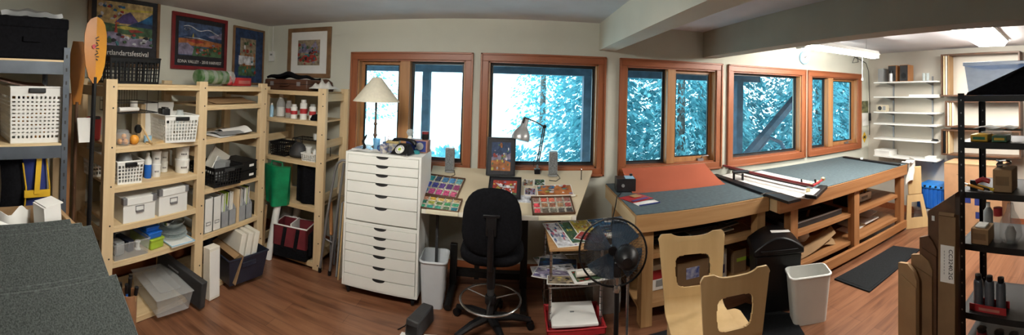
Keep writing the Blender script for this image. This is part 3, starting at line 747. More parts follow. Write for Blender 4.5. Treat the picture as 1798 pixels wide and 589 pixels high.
# ---- second bay
z = 1.505
t = T('kraft_paper_roll', 'loosely rolled brown kraft paper on the second shelf of the far bay', 'paper roll', (-2.32, 2.33, z), .05)
MB().sheet(lambda u, v: ((.09 - .05 * math.sin(u * 5.5)) * math.cos(u * 5.8) + .03, -.26 + .54 * v + .02 * u, .028 - .026 * math.cos(u * 5.8) * (1 - .3 * u)), 22, 5, .002).build('sheet', KRAFT, t)
MB().sheet(lambda u, v: (-.16 + .3 * u, -.28 + .5 * v, .003 + .012 * math.sin(3 * u + 4 * v) ** 2), 10, 8, .002).build('loose_sheet', KRAFT, t)
z = 1.235
for i, (x, y, rz, w_, d, hh, mt, lb) in enumerate([(-2.30, 2.22, .1, .3, .22, .012, PAPER, 'white sheets lying flat at the left of the paper shelf'), (-2.28, 2.42, -.3, .24, .26, .05, PAPER, 'curled white sheet rising on the paper shelf'), (-2.34, 2.5, .4, .3, .2, .008, CHARC, 'dark sheet under the curled papers on the paper shelf'), (-2.25, 2.30, -.1, .2, .26, .02, GREYP, 'grey folded sheet at the front of the paper shelf')]):
    t = T('paper_sheet', lb, 'paper', (x, y, z + .0015 + .004 * i), rz, 'loose papers on the far bay shelf')
    MB().sheet(lambda u, v: (-w_ / 2 + w_ * u, -d / 2 + d * v, .003 + hh * (math.sin(PI * u) * .7 + .5 * v * v)), 8, 8, .0015).build('sheet', mt, t)
z = .84
basket('perforated_crate', 'black perforated crate holding papers on the fourth shelf of the far bay', 'crate', (-2.28, 2.225, z), R(-4), .31, .34, .155, BLACK, 10, 5, 11, handle=True, bar=.012, handle_mat=CHARC, taper=.93)
t = T('foam_sheet', 'big white foam sheet slanting out of the black crate', 'board', (-2.32, 2.27, z + .02), 0)
MB().cb((0, .0, .13), (.012, .24, .22), (R(-28), R(12), 0)).build('board', FOAMB, t); MB().cb((.05, -.06, .12), (.006, .12, .16), (R(-20), R(20), .4)).build('card', PAPER, t)
t = T('paint_tube_box', 'grey box inside the black crate', 'box', (-2.22, 2.24, z + .02), .4)
MB().box(-.05, .05, -.05, .05, 0, .16).build('body', GREYP, t, bevel=.004); MB().box(-.053, .053, -.053, .053, .14, .165).build('lid', GREYP, t)
for i in range(2):
    t = T('drawer_box', ['lower', 'upper'][i] + ' small black box with a white label beside the black crate', 'box', (-2.27, 2.50, z + i * .082), 0, 'small black boxes beside the crate')
    MB().box(-.13, .13, -.1, .1, 0, .078).build('body', BLACK, t, bevel=.003); MB().box(.131, .132, -.0, .06, .03, .05).build('label', PAPER, t); MB().box(-.133, .133, -.103, .103, .066, .08).build('lid', BLACK, t)
z = .475
for i in range(2): magfile('white magazine file with label holder, ' + ['next to the second post', 'second from the second post'][i], (-2.30, 2.055 + i * .095, z), 0, WHITE, .088, .26, .28, 'white magazine files', low=.275, holder=True)
GREYF = clear_mat('smoky_plastic', (.42, .44, .46), .75)
mags = [KRAFT, GREYP, PAPER, LIME, CHARC, PAPER, FOAMB, GREYP]
for i, y in enumerate((2.245, 2.335, 2.46, 2.55)):
    magfile('grey plastic magazine file stuffed with catalogues, ' + ['beside the white files', 'left of the pine divider', 'right of the pine divider', 'beside the third post'][i], (-2.30, y, z), 0, GREYF, .084, .26, .24, 'grey magazine files', low=.13)
    for k in range(4):
        c = T('catalogue', 'thin upright catalogue in the grey magazine files', 'catalogue', (-2.31, y - .028 + k * .019, z + .006), 0, 'catalogues in the grey files')
        MB().cb((0, 0, .135), (.21, .012, .27 - .01 * ((k * 3 + i) % 4)), (R(-3), 0, 0)).build('cover', mags[(i * 3 + k) % 8], c); MB().cb((.0, 0, .137), (.215, .007, .262 - .01 * ((k * 3 + i) % 4)), (R(-3), 0, 0)).build('pages', PAPER, c)
t = T('pine_divider', 'upright pine board dividing the grey magazine files', 'board', (-2.30, 2.397, z), 0)
MB().box(-.15, .14, -.012, .012, 0, .29).build('board', PZ, t, bevel=.002); MB().box(-.15, .13, -.014, -.012, .0, .02).build('cleat', PX, t)
z = .045
t = T('navy_tote', 'dark navy plastic tote standing half out of the bottom shelf of the far bay', 'tote', (-2.22, 2.40, z), R(-12))
a, b_, c, d, h = .22, .17, .25, .20, .22
m = MB().box(-a, a, -b_, b_, 0, .006)
for s in (0, 1):
    o = s * .006
    m.add([(-a + o, -b_ + o, 0), (a - o, -b_ + o, 0), (a - o, b_ - o, 0), (-a + o, b_ - o, 0), (-c + o, -d + o, h), (c - o, -d + o, h), (c - o, d - o, h), (-c + o, d - o, h)], [(0, 1, 5, 4), (1, 2, 6, 5), (2, 3, 7, 6), (3, 0, 4, 7)])
m.build('body', DKBLUE, t)
MB().tube([(-c, -d, h), (c, -d, h), (c, d, h), (-c, d, h)], .009, 8, closed=True).build('rim', DKBLUE, t)
MB().cb((c * .97, 0, h * .72), (.02, .14, .04)).build('grip', DKBLUE, t, bevel=.004)
for i in range(3):
    q = T('foam_slab', ['thick white foam panel nearest the second post, standing in the navy tote', 'middle white foam panel standing in the navy tote', 'white foam panel farthest into the corner, standing in the navy tote'][i], 'panel', (-2.22 + .02 * i, 2.365 + i * .062, z + .012), R(-14), 'white foam panels in the navy tote')
    MB().cb((0, 0, .19), (.36, .05, .36), (R(-10), 0, 0)).build('panel', FOAMB, q, bevel=.003); MB().cb((0, .0, .19), (.362, .044, .02), (R(-10), 0, 0)).build('tape', WHITE, q)
t = T('cardboard_sheet', 'bent brown cardboard sheet in the front of the navy tote', 'cardboard', (-2.16, 2.285, z + .012), R(-14))
MB().cb((0, 0, .12), (.36, .006, .23), (R(-18), 0, 0)).build('sheet', KRAFT, t); MB().cb((0, -.03, .24), (.36, .05, .006), (R(25), 0, 0)).build('flap', KRAFT, t)
t = T('white_slab', 'tall white slab standing on the floor against the second post', 'panel', (-2.095, 2.035, 0.0), 0)
MB().cb((-.0, 0, .2), (.075, .11, .395), (0, R(-2), 0)).build('panel', FOAMB, t, bevel=.003); MB().cb((.0375, 0, .2), (.002, .10, .35), (0, R(-2), 0)).build('face_sheet', PAPER, t)
# ---- third unit contents
z = 1.63
t = T('leather_suitcase', 'old dark brown suitcase lying on top of the corner shelving', 'suitcase', (-2.14, 3.16, z), 0)
MB().box(-.26, .26, -.16, .16, 0, .11).build('body', BROWN, t, bevel=.015)
MB().box(-.262, .262, -.162, .162, .06, .066).build('seam', BLACK, t)
for x in (-.16, .16): MB().box(x - .02, x + .02, -.168, -.16, .045, .085).build('latch', GREYM, t)
MB().tube([(-.05, -.165, .055), (-.045, -.19, .05), (.045, -.19, .05), (.05, -.165, .055)], .008, 8).build('handle', BROWN, t)
t = T('black_jacket', 'black cloth folded on top of the brown suitcase', 'cloth', (-2.14, 3.16, z + .112), 0)
MB().sheet(lambda u, v: (-.25 + .48 * u, -.14 + .28 * v, .02 + .05 * math.sin(PI * min(1, u * 1.1)) * (.6 + .4 * math.sin(6 * v)) + .01 * math.sin(14 * u + 5 * v)), 18, 10, .02).build('cloth', BLKFAB, t)
t = T('crumpled_cloth', 'crumpled white cloth heaped at the right end of the corner shelving top', 'cloth', (-1.79, 3.15, z + .02), 0)
MB().sheet(lambda u, v: (-.13 + .26 * u, -.12 + .24 * v, .01 + .065 * math.sin(PI * u) * math.sin(PI * v) * (1 + .35 * math.sin(22 * u + 9 * v))), 22, 16, .004).build('cloth', CLOTH, t)
t = T('brimmed_hat', 'dark brown hat behind the crumpled white cloth', 'hat', (-1.86, 3.32, z), 0)
MB().lathe([(.08, 0), (.085, .03), (.07, .09), (.03, .12), (0, .125)], n=18).build('crown', BROWN, t); MB().prism([(-.07, 0), (-.05, -.07), (0, -.09), (.05, -.07), (.07, 0)], 'z', .0, .008, rot_m((0, -.05, .01))).build('brim', BROWN, t)
z = 1.355
t = T('spray_bottle', 'clear white-capped bottle on the upper shelf of the corner shelving', 'bottle', (-2.24, 3.08, z), 0)
MB().lathe([(.042, 0), (.045, .01), (.045, .14), (.03, .175), (.018, .19)], n=20).build('body', CLEAR, t); MB().lathe([(.022, .19), (.02, .23), (0, .232)], n=16).build('cap', WHITE, t)
MB().lathe([(.04, .01), (.04, .10), (0, .10)], n=18).build('liquid', PAPER, t)
for i, (x, y, h, lb) in enumerate([(-2.14, 3.08, .17, 'can just right of the clear bottle'), (-2.055, 3.05, .14, 'shortest can, in the middle'), (-1.98, 3.12, .18, 'tallest can, behind the right pair'), (-1.94, 3.04, .19, 'can second from the right'), (-1.86, 3.08, .15, 'can at the right end')]):
    t = T('aerosol_can', 'red-labelled white can on the corner shelving, ' + lb, 'can', (x, y, z), 0, 'red and white cans on the corner shelving')
    r = .034
    MB().lathe([(r, 0), (r, h * .8), (r * .7, h * .86)], n=18).build('body', CLEAR if i in (0, 2) else WHITE, t)
    MB().lathe([(r * 1.012, h * .3), (r * 1.012, h * .55)], n=18).build('label', RED, t); MB().lathe([(r * .7, h * .86), (r * .7, h), (0, h)], n=16).build('cap', WHITE if i % 2 else CLEAR, t)
t = T('blue_bottle', 'small pale blue bottle at the left of the clear bottle', 'bottle', (-2.295, 3.0, z), 0)
MB().lathe([(.02, 0), (.02, .10), (.012, .12)], n=14).build('body', SKYB, t); MB().lathe([(.012, .12), (.01, .14), (0, .14)], n=12).build('cap', WHITE, t)
t = T('knitted_hat', 'black knitted cap at the right end of the upper corner shelf', 'cap', (-1.80, 3.06, z), 0)
MB().lathe([(.055, 0), (.06, .015), (.045, .05), (0, .062)], n=16).build('crown', BLKFAB, t); MB().lathe([(.062, 0), (.063, .018), (.058, .02)], n=16).build('band', BLKFAB, t)
z = .975
basket('perforated_crate', 'small black basket with a red tag on the middle corner shelf', 'basket', (-2.2, 3.09, z), R(-90), .19, .2, .13, BLACK, 8, 4, 7, handle=False, bar=.01)
t = T('grey_bag', 'grey cloth bag slumped in the middle of the corner shelf', 'bag', (-2.0, 3.07, z), 0)
MB().lathe([(.09, 0), (.11, .03), (.09, .09), (.05, .14), (.02, .15), (0, .15)], n=18, sy=.8).build('body', CHARC, t, sub=1); MB().tube([(-.03, 0, .14), (-.03, -.02, .19), (.03, -.02, .19), (.03, 0, .14)], .006, 6).build('strap', CHARC, t)
basket('storage_basket', 'tiny white basket of white bottles at the right of the middle corner shelf', 'basket', (-1.83, 3.04, z), R(-90), .15, .14, .07, WHITE, 6, 3, 6, handle=False, bar=.009)
t = T('white_bottle', 'white cup standing in the tiny white basket', 'cup', (-1.87, 3.05, z + .01), 0)
MB().lathe([(.022, 0), (.03, .1), (.032, .105), (0, .105)], n=16).build('cup', WHITE, t); MB().lathe([(.034, .105), (.034, .115), (0, .115)], n=16).build('lid', WHITE, t)
t = T('white_bottle', 'white bottle standing at the right in the tiny white basket', 'bottle', (-1.79, 3.03, z + .01), 0)
MB().lathe([(.02, 0), (.02, .07), (.012, .085)], n=14).build('body', WHITE, t); MB().lathe([(.013, .085), (.013, .10), (0, .10)], n=12).build('cap', WHITE, t)
t = T('black_tray', 'shallow black wire tray above the grey bag on the middle corner shelf', 'tray', (-1.95, 3.24, z + .0), 0)
m = MB()
for k in range(9): m.tube([(-.16 + .04 * k, -.1, .17), (-.16 + .04 * k, .08, .17)], .003, 4)
m.tube([(-.17, -.1, .17), (.17, -.1, .17), (.17, .08, .17), (-.17, .08, .17)], .005, 5, closed=True)
m.build('mesh', BLACK, t)
for k in range(4): MB().cyl(((-1, 1)[k % 2] * .17, (-.1, .08)[k // 2], 0), ((-1, 1)[k % 2] * .17, (-.1, .08)[k // 2], .17), .004, n=6).build('leg', BLACK, t)
t = T('white_mug', 'small white cup on the black wire tray', 'cup', (-1.88, 3.19, z + .174), 0)
MB().lathe([(.022, 0), (.028, .06), (.025, .06), (.02, .005), (0, .005)], n=16).build('cup', WHITE, t); MB().tube([(.026, 0, .05), (.045, 0, .045), (.045, 0, .02), (.024, 0, .015)], .003, 5).build('handle', WHITE, t)
z = .56
t = T('green_tote_bag', 'bright green tote bag hanging over the front of the corner shelving', 'bag', (-2.13, 2.90, .54), 0)
MB().sheet(lambda u, v: ((-.155 + .31 * u) * (.78 + .22 * v) - .0, .02 * math.sin(9 * u) * (1 - v) - .045 * math.sin(PI * u), .36 * v - .02 * math.sin(PI * u) * (1 - v)), 20, 14, .05).build('body', GREEN, t)
m = MB()
for s in (0, 1): m.tube([(-.07, -.02 + .03 * s, .34), (-.06, -.0, .40), (.06, -.0, .40), (.07, -.02 + .03 * s, .34)], .006, 6)
m.build('strap', GREEN, t)
t = T('black_garment_bag', 'black cloth bag hanging beside the green tote in the corner shelving', 'bag', (-1.86, 3.02, .575), 0)
MB().sheet(lambda u, v: (-.115 + .235 * u, .015 * math.sin(11 * u) - .03 * math.sin(PI * u), .35 * v), 16, 8, .08).build('body', BLKFAB, t); MB().tube([(-.05, -.0, .34), (0, -.02, .38), (.05, 0, .34)], .007, 6).build('strap', BLKFAB, t)
t = T('red_tool_tote', 'red and black open tool tote on the floor of the corner shelving', 'tote', (-1.965, 3.00, .061), R(10))
a, b_ = .17, .12
m = MB()
m.hex8([(-a, -b_, .0), (a, -b_, .0), (a, b_, .0), (-a, b_, .0)], [(-a, -b_, .11), (a, -b_, .11), (a, b_, .11), (-a, b_, .11)]); m.build('base', BLKFAB, t, bevel=.01)
m = MB()
for (x0, x1, y0, y1) in ((-a, a, -b_, -b_ + .012), (-a, a, b_ - .012, b_), (-a, -a + .012, -b_, b_), (a - .012, a, -b_, b_)): m.box(x0, x1, y0, y1, .11, .30)
m.build('body', REDFAB, t)
MB().tube([(-a, -b_, .30), (a, -b_, .30), (a, b_, .30), (-a, b_, .30)], .007, 7, closed=True).build('rim', WHITE, t)
for x in (-.06, .07): MB().cb((x, -b_ - .006, .19), (.035, .012, .2), (0, R(8), 0)).build('strap', BLKFAB, t, bevel=.003)
MB().cb((a + .02, 0, .15), (.035, .2, .2)).build('side_pocket', BLKFAB, t, bevel=.012)
MB().cb((0, 0, .24), (.012, .2, .16)).build('divider', WHITE, t)
for i, (x, y, h, lb) in enumerate([(-2.17, 2.86, .56, 'white paper roll standing left of the red tote'), (-2.09, 3.1, .5, 'white paper roll behind the red tote in the corner'), (-2.24, 2.84, .50, 'thin brown tube standing against the third shelf post')]):
    t = T('paper_roll', lb, 'paper roll', (x, y, 0), 0)
    r = .035 if i < 2 else .015
    MB().cyl((0, 0, .005), (.06 if i < 2 else 0, .05, h), r, n=16).build('roll', (PAPER, PAPER, KRAFT)[i], t); MB().cyl((.06 if i < 2 else 0, .05, h), (.0602 if i < 2 else 0, .0502, h + .002), r * .5, n=12).build('core', (KRAFT, KRAFT, PAPER)[i], t)
t = T('clear_wrap_bundle', 'crumpled clear plastic bag standing in the corner behind the rolls', 'plastic bag', (-2.17, 3.15, .08), 0)
MB().sheet(lambda u, v: (.1 * math.cos(u * 6) * (1 - .3 * v), .07 * math.sin(u * 6), .42 * v), 14, 8, .004).build('bag', CLEAR, t)
# ------------------------------------------------------------------ pictures on the walls (x right, z up, back at y=0, front faces -y)
COLS = {'sky': (.06, .10, .20), 'dusk': (.55, .40, .18), 'hill': (.10, .07, .22), 'sea': (.02, .13, .30), 'grn': (.06, .13, .06), 'rd': (.35, .04, .03), 'wht': (.65, .66, .70), 'org': (.40, .14, .04), 'blk': (.015, .015, .02),
        'lil': (.25, .22, .32), 'yel': (.55, .45, .08), 'tan': (.30, .24, .16), 'dbl': (.02, .05, .13), 'teal': (.05, .20, .22), 'pnk': (.45, .12, .18)}
PM = {k: mat('paint_' + k, c, .6, scale=22, amt=.25) for k, c in COLS.items()}
def picture(label, loc, rz, W_, H_, frame_mt, fw, art, mat_mt=None, mw=0.0, cat='picture', name='framed_picture', depth=.022, tilt=0, mt_low=0):
    t = T(name, label, cat, loc, rz)
    M = Matrix.Rotation(tilt, 4, 'X')
    m = MB()
    m.prism([(0, 0), (W_, 0), (W_ - fw, fw), (fw, fw)], 'y', -depth, 0, M).prism([(0, H_), (fw, H_ - fw), (W_ - fw, H_ - fw), (W_, H_)], 'y', -depth, 0, M)
    m.prism([(0, 0), (fw, fw), (fw, H_ - fw), (0, H_)], 'y', -depth, 0, M).prism([(W_, 0), (W_, H_), (W_ - fw, H_ - fw), (W_ - fw, fw)], 'y', -depth, 0, M)
    m.build('frame', frame_mt, t, bevel=.002)
    if mat_mt: MB().box(fw, W_ - fw, -depth * .5, -.002, fw, H_ - fw, M).build('mount', mat_mt, t)
    a0, a1, b0, b1 = fw + mw, W_ - fw - mw, fw + mw + mt_low, H_ - fw - mw
    m = MB(); y = -depth * .5 - .0005
    m.m(PM['dbl'] if not art else PM[art[0][0]])
    m.box(a0, a1, y - .001, y, b0, b1, M)
    for i, (c, poly) in enumerate(art[1:]):
        yy = y - .001 - .0004 * (i + 1)
        m.m(PM[c]); m.prism([(a0 + (a1 - a0) * px, b0 + (b1 - b0) * py) for px, py in poly], 'y', yy, y - .0005, M)
    m.build('artwork', None, t)
    return t, M
def blob(cx, cy, rx, ry, n=10, seed=0, j=.25):
    rnd = random.Random(seed)
    return [(min(1, max(0, cx + rx * math.cos(2 * PI * i / n) * (1 - j * rnd.random()))), min(1, max(0, cy + ry * math.sin(2 * PI * i / n) * (1 - j * rnd.random())))) for i in range(n)]
rnd = random.Random(5)
def scat(cols, n, x0, x1, y0, y1, r0, r1, s0):
    g = random.Random(s0); out = []
    for i in range(n): out.append((g.choice(cols), blob(g.uniform(x0, x1), g.uniform(y0, y1), g.uniform(r0, r1), g.uniform(r0, r1), 7, s0 + i, .5)))
    return out
# poster with lilac mountain, over the left shelving
art1 = [('dusk',), ('yel', [(.3, .78), (1, .85), (1, .9), (.3, .83)]), ('hill', [(.30, .52), (.45, .72), (.58, .80), (.68, .66), (.78, .52)]), ('sea', [(.62, .50), (.85, .68), (1, .82), (1, .48)]), ('dbl', [(.5, .45), (.7, .58), (1, .56), (1, .4)]),
        ('grn', [(0, .3), (0, .52), (.4, .48), (1, .46), (1, .25)]), ('yel', [(.25, .42), (.5, .47), (.75, .42), (.5, .38)]), ('rd', [(.55, .38), (.72, .40), (.85, .36), (.6, .32)]), ('lil', [(0, .05), (0, .28), (.3, .32), (.6, .2), (1, .22), (1, .0), (0, 0)]), ('rd', [(.30, .3), (.33, .62), (.36, .3)])]
art1 += scat(['wht', 'sky', 'sea'], 12, .05, .45, .6, .95, .03, .06, 11) + scat(['rd', 'org'], 5, .2, .45, .5, .9, .03, .05, 21) + scat(['wht', 'grn', 'rd', 'teal', 'blk'], 24, .02, .98, .03, .26, .03, .06, 31)
t, M = picture('festival poster of a lilac mountain in a brown frame, topmost behind the orange paddle', (XL + .002, 1.22, 1.79), PI / 2, .70, .62, FRB, .028, art1, PM['blk'], .05, mt_low=.10)
text('portlandartsfestival', .062, PAPER, t, M @ rot_m((.35, -.0165, .118), PI / 2))
# red framed poster
art2 = [('sky',), ('lil', [(.6, .6), (1, .8), (1, .6)]), ('dbl', [(0, .52), (.2, .62), (.4, .55), (.6, .66), (.8, .56), (1, .58), (1, .4), (0, .4)]), ('wht', [(.1, .545), (.45, .56), (.75, .50), (.45, .53)]), ('org', [(0, .5), (.5, .52), (1, .46), (1, .3), (0, .3)]), ('rd', [(.15, .45), (.4, .50), (.6, .44), (.4, .38)]),
        ('lil', [(0, .02), (0, .35), (.2, .38), (.35, .2), (.3, .02)]), ('grn', [(.3, .0), (.35, .3), (.6, .25), (1, .35), (1, 0)]), ('yel', [(.29, .56), (.33, .56), (.32, .68)])] + scat(['rd', 'rd', 'org', 'lil', 'grn'], 26, .35, .98, .05, .38, .03, .06, 61)
def swirl(x0, y0, n=26):
    p = []; q = []
    for i in range(n + 1):
        u = i / n; x = x0 + .8 * u; y = y0 - .1 * u + .045 * math.sin(u * 11); p.append((x, y + .011)); q.append((x, y - .011))
    return p + q[::-1]
art2.append(('wht', swirl(.1, .86)))
sp = [(.17 + (.075 - .05 * k / 14) * math.cos(k * .55), .78 + (.065 - .045 * k / 14) * math.sin(k * .55)) for k in range(15)]
art2.append(('wht', sp + [(x * .985 + .003, y * .985 + .011) for x, y in sp[::-1]]))
t, M = picture('red-framed black poster of red fields and a swirling sky, above the plastic roll', (XL + .002, 2.06, 1.80), PI / 2, .72, .53, DRED, .035, art2, PM['blk'], .045, mt_low=.055)
text('EDNA VALLEY - 2010 HARVEST', .042, PAPER, t, M @ rot_m((.36, -.0155, .075), PI / 2))
art3 = [('dbl',), ('tan', [(.1, .1), (.1, .9), (.8, .9), (.8, .1)]), ('org', [(.25, .1), (.3, .55), (.7, .5), (.7, .1)]), ('wht', [(.05, .30), (.05, .5), (.7, .5), (.7, .30)]), ('grn', [(.05, .05), (.05, .25), (.8, .3), (.8, .05)])] + scat(['rd', 'wht', 'org', 'teal', 'grn'], 26, .1, .8, .08, .88, .03, .07, 101)  # the large white block is a reflection painted into the print
picture('tall narrow framed print in dark blue mount nearest the corner on the left wall', (XL + .002, 2.88, 1.67), PI / 2, .52, .63, FRB, .022, art3, PM['dbl'], .05)
art4 = [('tan',), ('lil', [(0, .5), (.3, .9), (.5, .6), (.8, .95), (1, .5)]), ('rd', [(.1, .2), (.3, .4), (.8, .42), (.9, .2), (.5, .1)])] + scat(['grn', 'tan', 'rd', 'lil', 'teal', 'blk'], 40, .05, .95, .05, .95, .04, .08, 141)
picture('square print with a wide white mount in a brown frame beside the first window', (-2.46, YB - .002, 1.77), 0, .555, .55, FRB, .045, art4, PAPER, .09)
# small white sensor box on the back wall
t = T('wall_sensor', 'small white box mounted high in the left corner of the back wall', 'sensor', (-2.69, YB, 1.95), 0)
MB().box(-.035, .035, -.03, 0, 0, .12).build('body', WHITE, t, bevel=.006); MB().tube([(0, -.006, .12), (0, -.006, .42)], .004, 5).build('cable', WHITE, t); MB().box(-.015, .015, -.033, -.03, .07, .09).build('lens', GREYP, t)

# ------------------------------------------------------------------ steel rack, paddle, vest at the far left
t = T('steel_rack', 'blue-grey slotted steel shelving with plywood decks at the left end of the room', 'shelving unit', (-2.4, .5, 0), 0)
for x in (-2.215, -2.66):
    for y in (.86, -.5):
        m = MB().box(x - .015, x + .015, y - .002, y + .002, 0, 1.88).box(x + .013, x + .017, y - .04, y + .002, 0, 1.88)
        po = m.build('post', RACKB, t, world=True)
        m = MB()
        for k in range(22): m.cb((x + .0175, y - .02, .08 + k * .083), (.002, .010, .022))
        m.build('slot', INK, po, world=True)['kind'] = 'stuff'
for z in (1.80, 1.275, .10):
    m = MB().box(-2.222, -2.20, -.5, .86, z - .09, z - .012).box(-2.66, -2.64, -.5, .86, z - .09, z - .012).box(-2.64, -2.22, .84, .86, z - .09, z - .012)
    m.build('beam', RACKB, t, world=True); MB().box(-2.64, -2.2, -.5, .85, z - .012, z).build('shelf', PY, t, world=True)
t = T('fabric_storage_box', 'black fabric storage box with a lid on top of the steel rack', 'box', (-2.40, .66, 1.80), 0)
MB().box(-.17, .19, -.27, .19, 0, .22).build('body', BLKFAB, t, bevel=.012); MB().box(-.175, .195, -.275, .195, .19, .26).build('lid', BLKFAB, t, bevel=.012); MB().cb((.197, -.05, .12), (.012, .11, .03)).build('handle', BLKFAB, t)
t = T('grey_blanket', 'dark grey folded cloth on the black storage box', 'cloth', (-2.40, .62, 2.065), 0)
MB().sheet(lambda u, v: (-.15 + .3 * u, -.2 + .4 * v, .03 + .04 * math.sin(PI * u) * math.sin(PI * v) + .006 * math.sin(20 * v + 6 * u)), 14, 14, .03).build('cloth', GREYP, t)
bk = basket('laundry_basket', 'tall white square-holed basket standing on the steel rack', 'basket', (-2.40, .66, 1.276), 0, .34, .34, .35, WHITE, 11, 11, 10, handle=True, bar=.015, taper=.94)
t = T('orange_cable_bundle', 'orange coiled cord inside the tall white basket', 'cord', (-2.40, .66, 1.285), 0)
m = MB(); m.tube([(.11 * math.cos(a * .5), .11 * math.sin(a * .5), .02 + .011 * a) for a in range(26)], .014, 7); m.build('cord', ORNG, t); MB().cb((.0, -.05, .26), (.2, .12, .05)).build('plug', BLACK, t, bevel=.01)
t = T('leather_sling', 'brown leather item draped above the white basket on the rack', 'leather item', (-2.38, .58, 1.632), 0)
MB().sheet(lambda u, v: (-.1 + .2 * u, -.18 + .34 * v, .008 + .05 * (1 - v) ** 2 + .01 * math.sin(5 * u)), 8, 12, .01).build('leather', BROWN, t)
t = T('kayak_paddle', 'orange kayak paddle leaning upright against the end of the pine shelving', 'paddle', (-2.12, 1.0, 0), 0)
B = []
zs = [1.66, 1.70, 1.78, 1.88, 1.97, 2.03, 2.06, 2.075]
wl = [.014, .045, .068, .078, .076, .062, .040, .008]
pl = [(-w_, z) for w_, z in zip(wl, zs)] + [(w_, z) for w_, z in zip(wl[::-1], zs[::-1])]
n = len(zs)
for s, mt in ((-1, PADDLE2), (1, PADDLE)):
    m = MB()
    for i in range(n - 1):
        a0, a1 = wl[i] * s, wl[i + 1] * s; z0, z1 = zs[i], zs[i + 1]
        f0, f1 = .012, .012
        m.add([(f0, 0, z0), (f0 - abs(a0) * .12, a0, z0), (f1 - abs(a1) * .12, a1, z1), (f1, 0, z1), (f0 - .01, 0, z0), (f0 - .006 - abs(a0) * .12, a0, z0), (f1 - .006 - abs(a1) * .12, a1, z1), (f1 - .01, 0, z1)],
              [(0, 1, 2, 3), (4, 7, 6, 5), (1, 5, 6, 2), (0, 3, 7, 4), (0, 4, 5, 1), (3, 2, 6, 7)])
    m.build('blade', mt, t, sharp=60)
MB().tube([(-.0, .0, 1.70), (0, -.005, 1.3), (0, -.02, .02)], .0155, 10).build('shaft', BLACK, t)
m = MB()
for k in range(9): m.cb((.0165, .004 + .004 * math.sin(k * 2), 1.81 + k * .017), (.001, .016 + .006 * (k % 3), .006), (R(30 * (k % 3 - 1)), 0, 0))
m.build('logo_script', INK, t); MB().cyl((.0155, -.016, 1.89), (.0165, -.016, 1.89), .014, n=14).build('logo_dot', RED, t)
t = T('second_paddle', 'deep orange paddle blade behind the rack post beside the kayak paddle', 'paddle', (-2.45, 1.02, 0), 0)
MB().prism([(-.03, 1.50), (.03, 1.50), (.055, 1.7), (.06, 1.85), (.04, 1.95), (-.04, 1.95), (-.06, 1.85), (-.055, 1.7)], 'x', -.006, .006).build('blade', PADDLE2, t, bevel=.003); MB().cyl((0, 0, .02), (0, 0, 1.52), .014, n=10).build('shaft', DBROWN, t)
for i, (y, x) in enumerate(((.965, -2.70), (1.04, -2.66))):
    t = T('wood_stick', ['tall pale wooden strip leaning on the wall behind the steel rack post', 'tall brown wooden strip between the paddle and the wall'][i], 'strip', (x, y, 0), 0)
    MB().cb((0, 0, .78), (.02, .05, 1.56)).build('strip', (PZ, FZ)[i], t); MB().cb((0, 0, 1.565), (.022, .052, .012)).build('end_cap', (PZ, FZ)[i], t)
t = T('life_vest', 'navy life vest with yellow straps hanging in the steel rack', 'life vest', (-2.30, .66, .79), 0)
def vest(u, v, a, b_): return (.03 * math.sin(PI * u) + .02, a + (b_ - a) * u * (1 - .1 * math.sin(PI * v)) + .015 * math.sin(v * 4), .40 * v)
MB().sheet(lambda u, v: vest(u, v, -.06, .10), 10, 14, .04).build('front_panel', NAVY, t)
MB().sheet(lambda u, v: (.03 * math.sin(PI * u), -.22 + .17 * u + .02 * math.sin(v * 3), .38 * v), 8, 12, .05).build('back_panel', BLKFAB, t)
MB().cb((.062, .02, .165), (.01, .17, .045)).build('waist_strap', YEL, t); MB().cb((.068, .02, .28), (.01, .035, .23), (R(-3), 0, 0)).build('centre_strap', YEL, t)
MB().tube([(.05, -.06, .02), (.05, -.05, .2), (.05, -.075, .36)], .006, 6).build('piping', YEL, t); MB().tube([(.05, .10, .05), (.05, .105, .2), (.05, .08, .38)], .006, 6).build('piping', YEL, t)
MB().tube([(.0, .02, .39), (0, .02, .475)], .006, 6).build('hanger', STEEL, t); MB().cb((.02, .0, .42), (.03, .16, .02), (R(-20), 0, 0)).build('shoulder_strap', YEL, t)
# ------------------------------------------------------------------ felt panels, carton with paper bag
def panel_stack(label, name, xt, zt_, xb, zb, y0, y1t, y1b, th, mt, skew=0):
    t = T(name, label, 'felt panel', ((xt + xb) / 2, (y0 + y1t) / 2, 0), 0, 'grey felt display panels')
    d = Vector((xb - xt, 0, zb - zt_)).normalized(); n_ = Vector((-d.z, 0, d.x)); n_ = n_ if n_.x > 0 else -n_
    a, b_, c, e = Vector((xt, y0, zt_)), Vector((xt, y1t, zt_)), Vector((xb, y1b, zb)), Vector((xb, y0, zb))
    m = MB(); m.hex8([a - n_ * th, b_ - n_ * th, c - n_ * th, e - n_ * th], [a, b_, c, e]); m.build('felt_board', mt, t, world=True, bevel=.008)
    m = MB(); m.tube([a - n_ * th / 2 + Vector((0, 0, .002)), b_ - n_ * th / 2 + Vector((0, 0, .002)), c - n_ * th / 2], th * .52, 8); m.build('edge_binding', FELT2, t, world=True)
    return t
panel_stack('rearmost grey felt panel leaning against the cardboard carton', 'felt_panel', -1.83, .935, -.74, .03, -.60, .74, .74, .016, FELT)
panel_stack('second grey felt panel of the rear stack, slightly lower than the one behind', 'felt_panel', -1.79, .925, -.69, .03, -.60, .79, .79, .016, FELT)
panel_stack('third grey felt panel, front of the rear stack, with its corner showing most', 'felt_panel', -1.75, .92, -.64, .03, -.60, .83, .84, .016, FELT)
panel_stack('grey felt panel at the back of the front stack beside the brush can', 'felt_panel', -1.53, .785, -.59, .03, -.60, .80, .80, .020, FELT)
panel_stack('foremost grey felt panel in the lower left of the room', 'felt_panel', -1.49, .785, -.54, .03, -.60, .84, .84, .020, FELT)
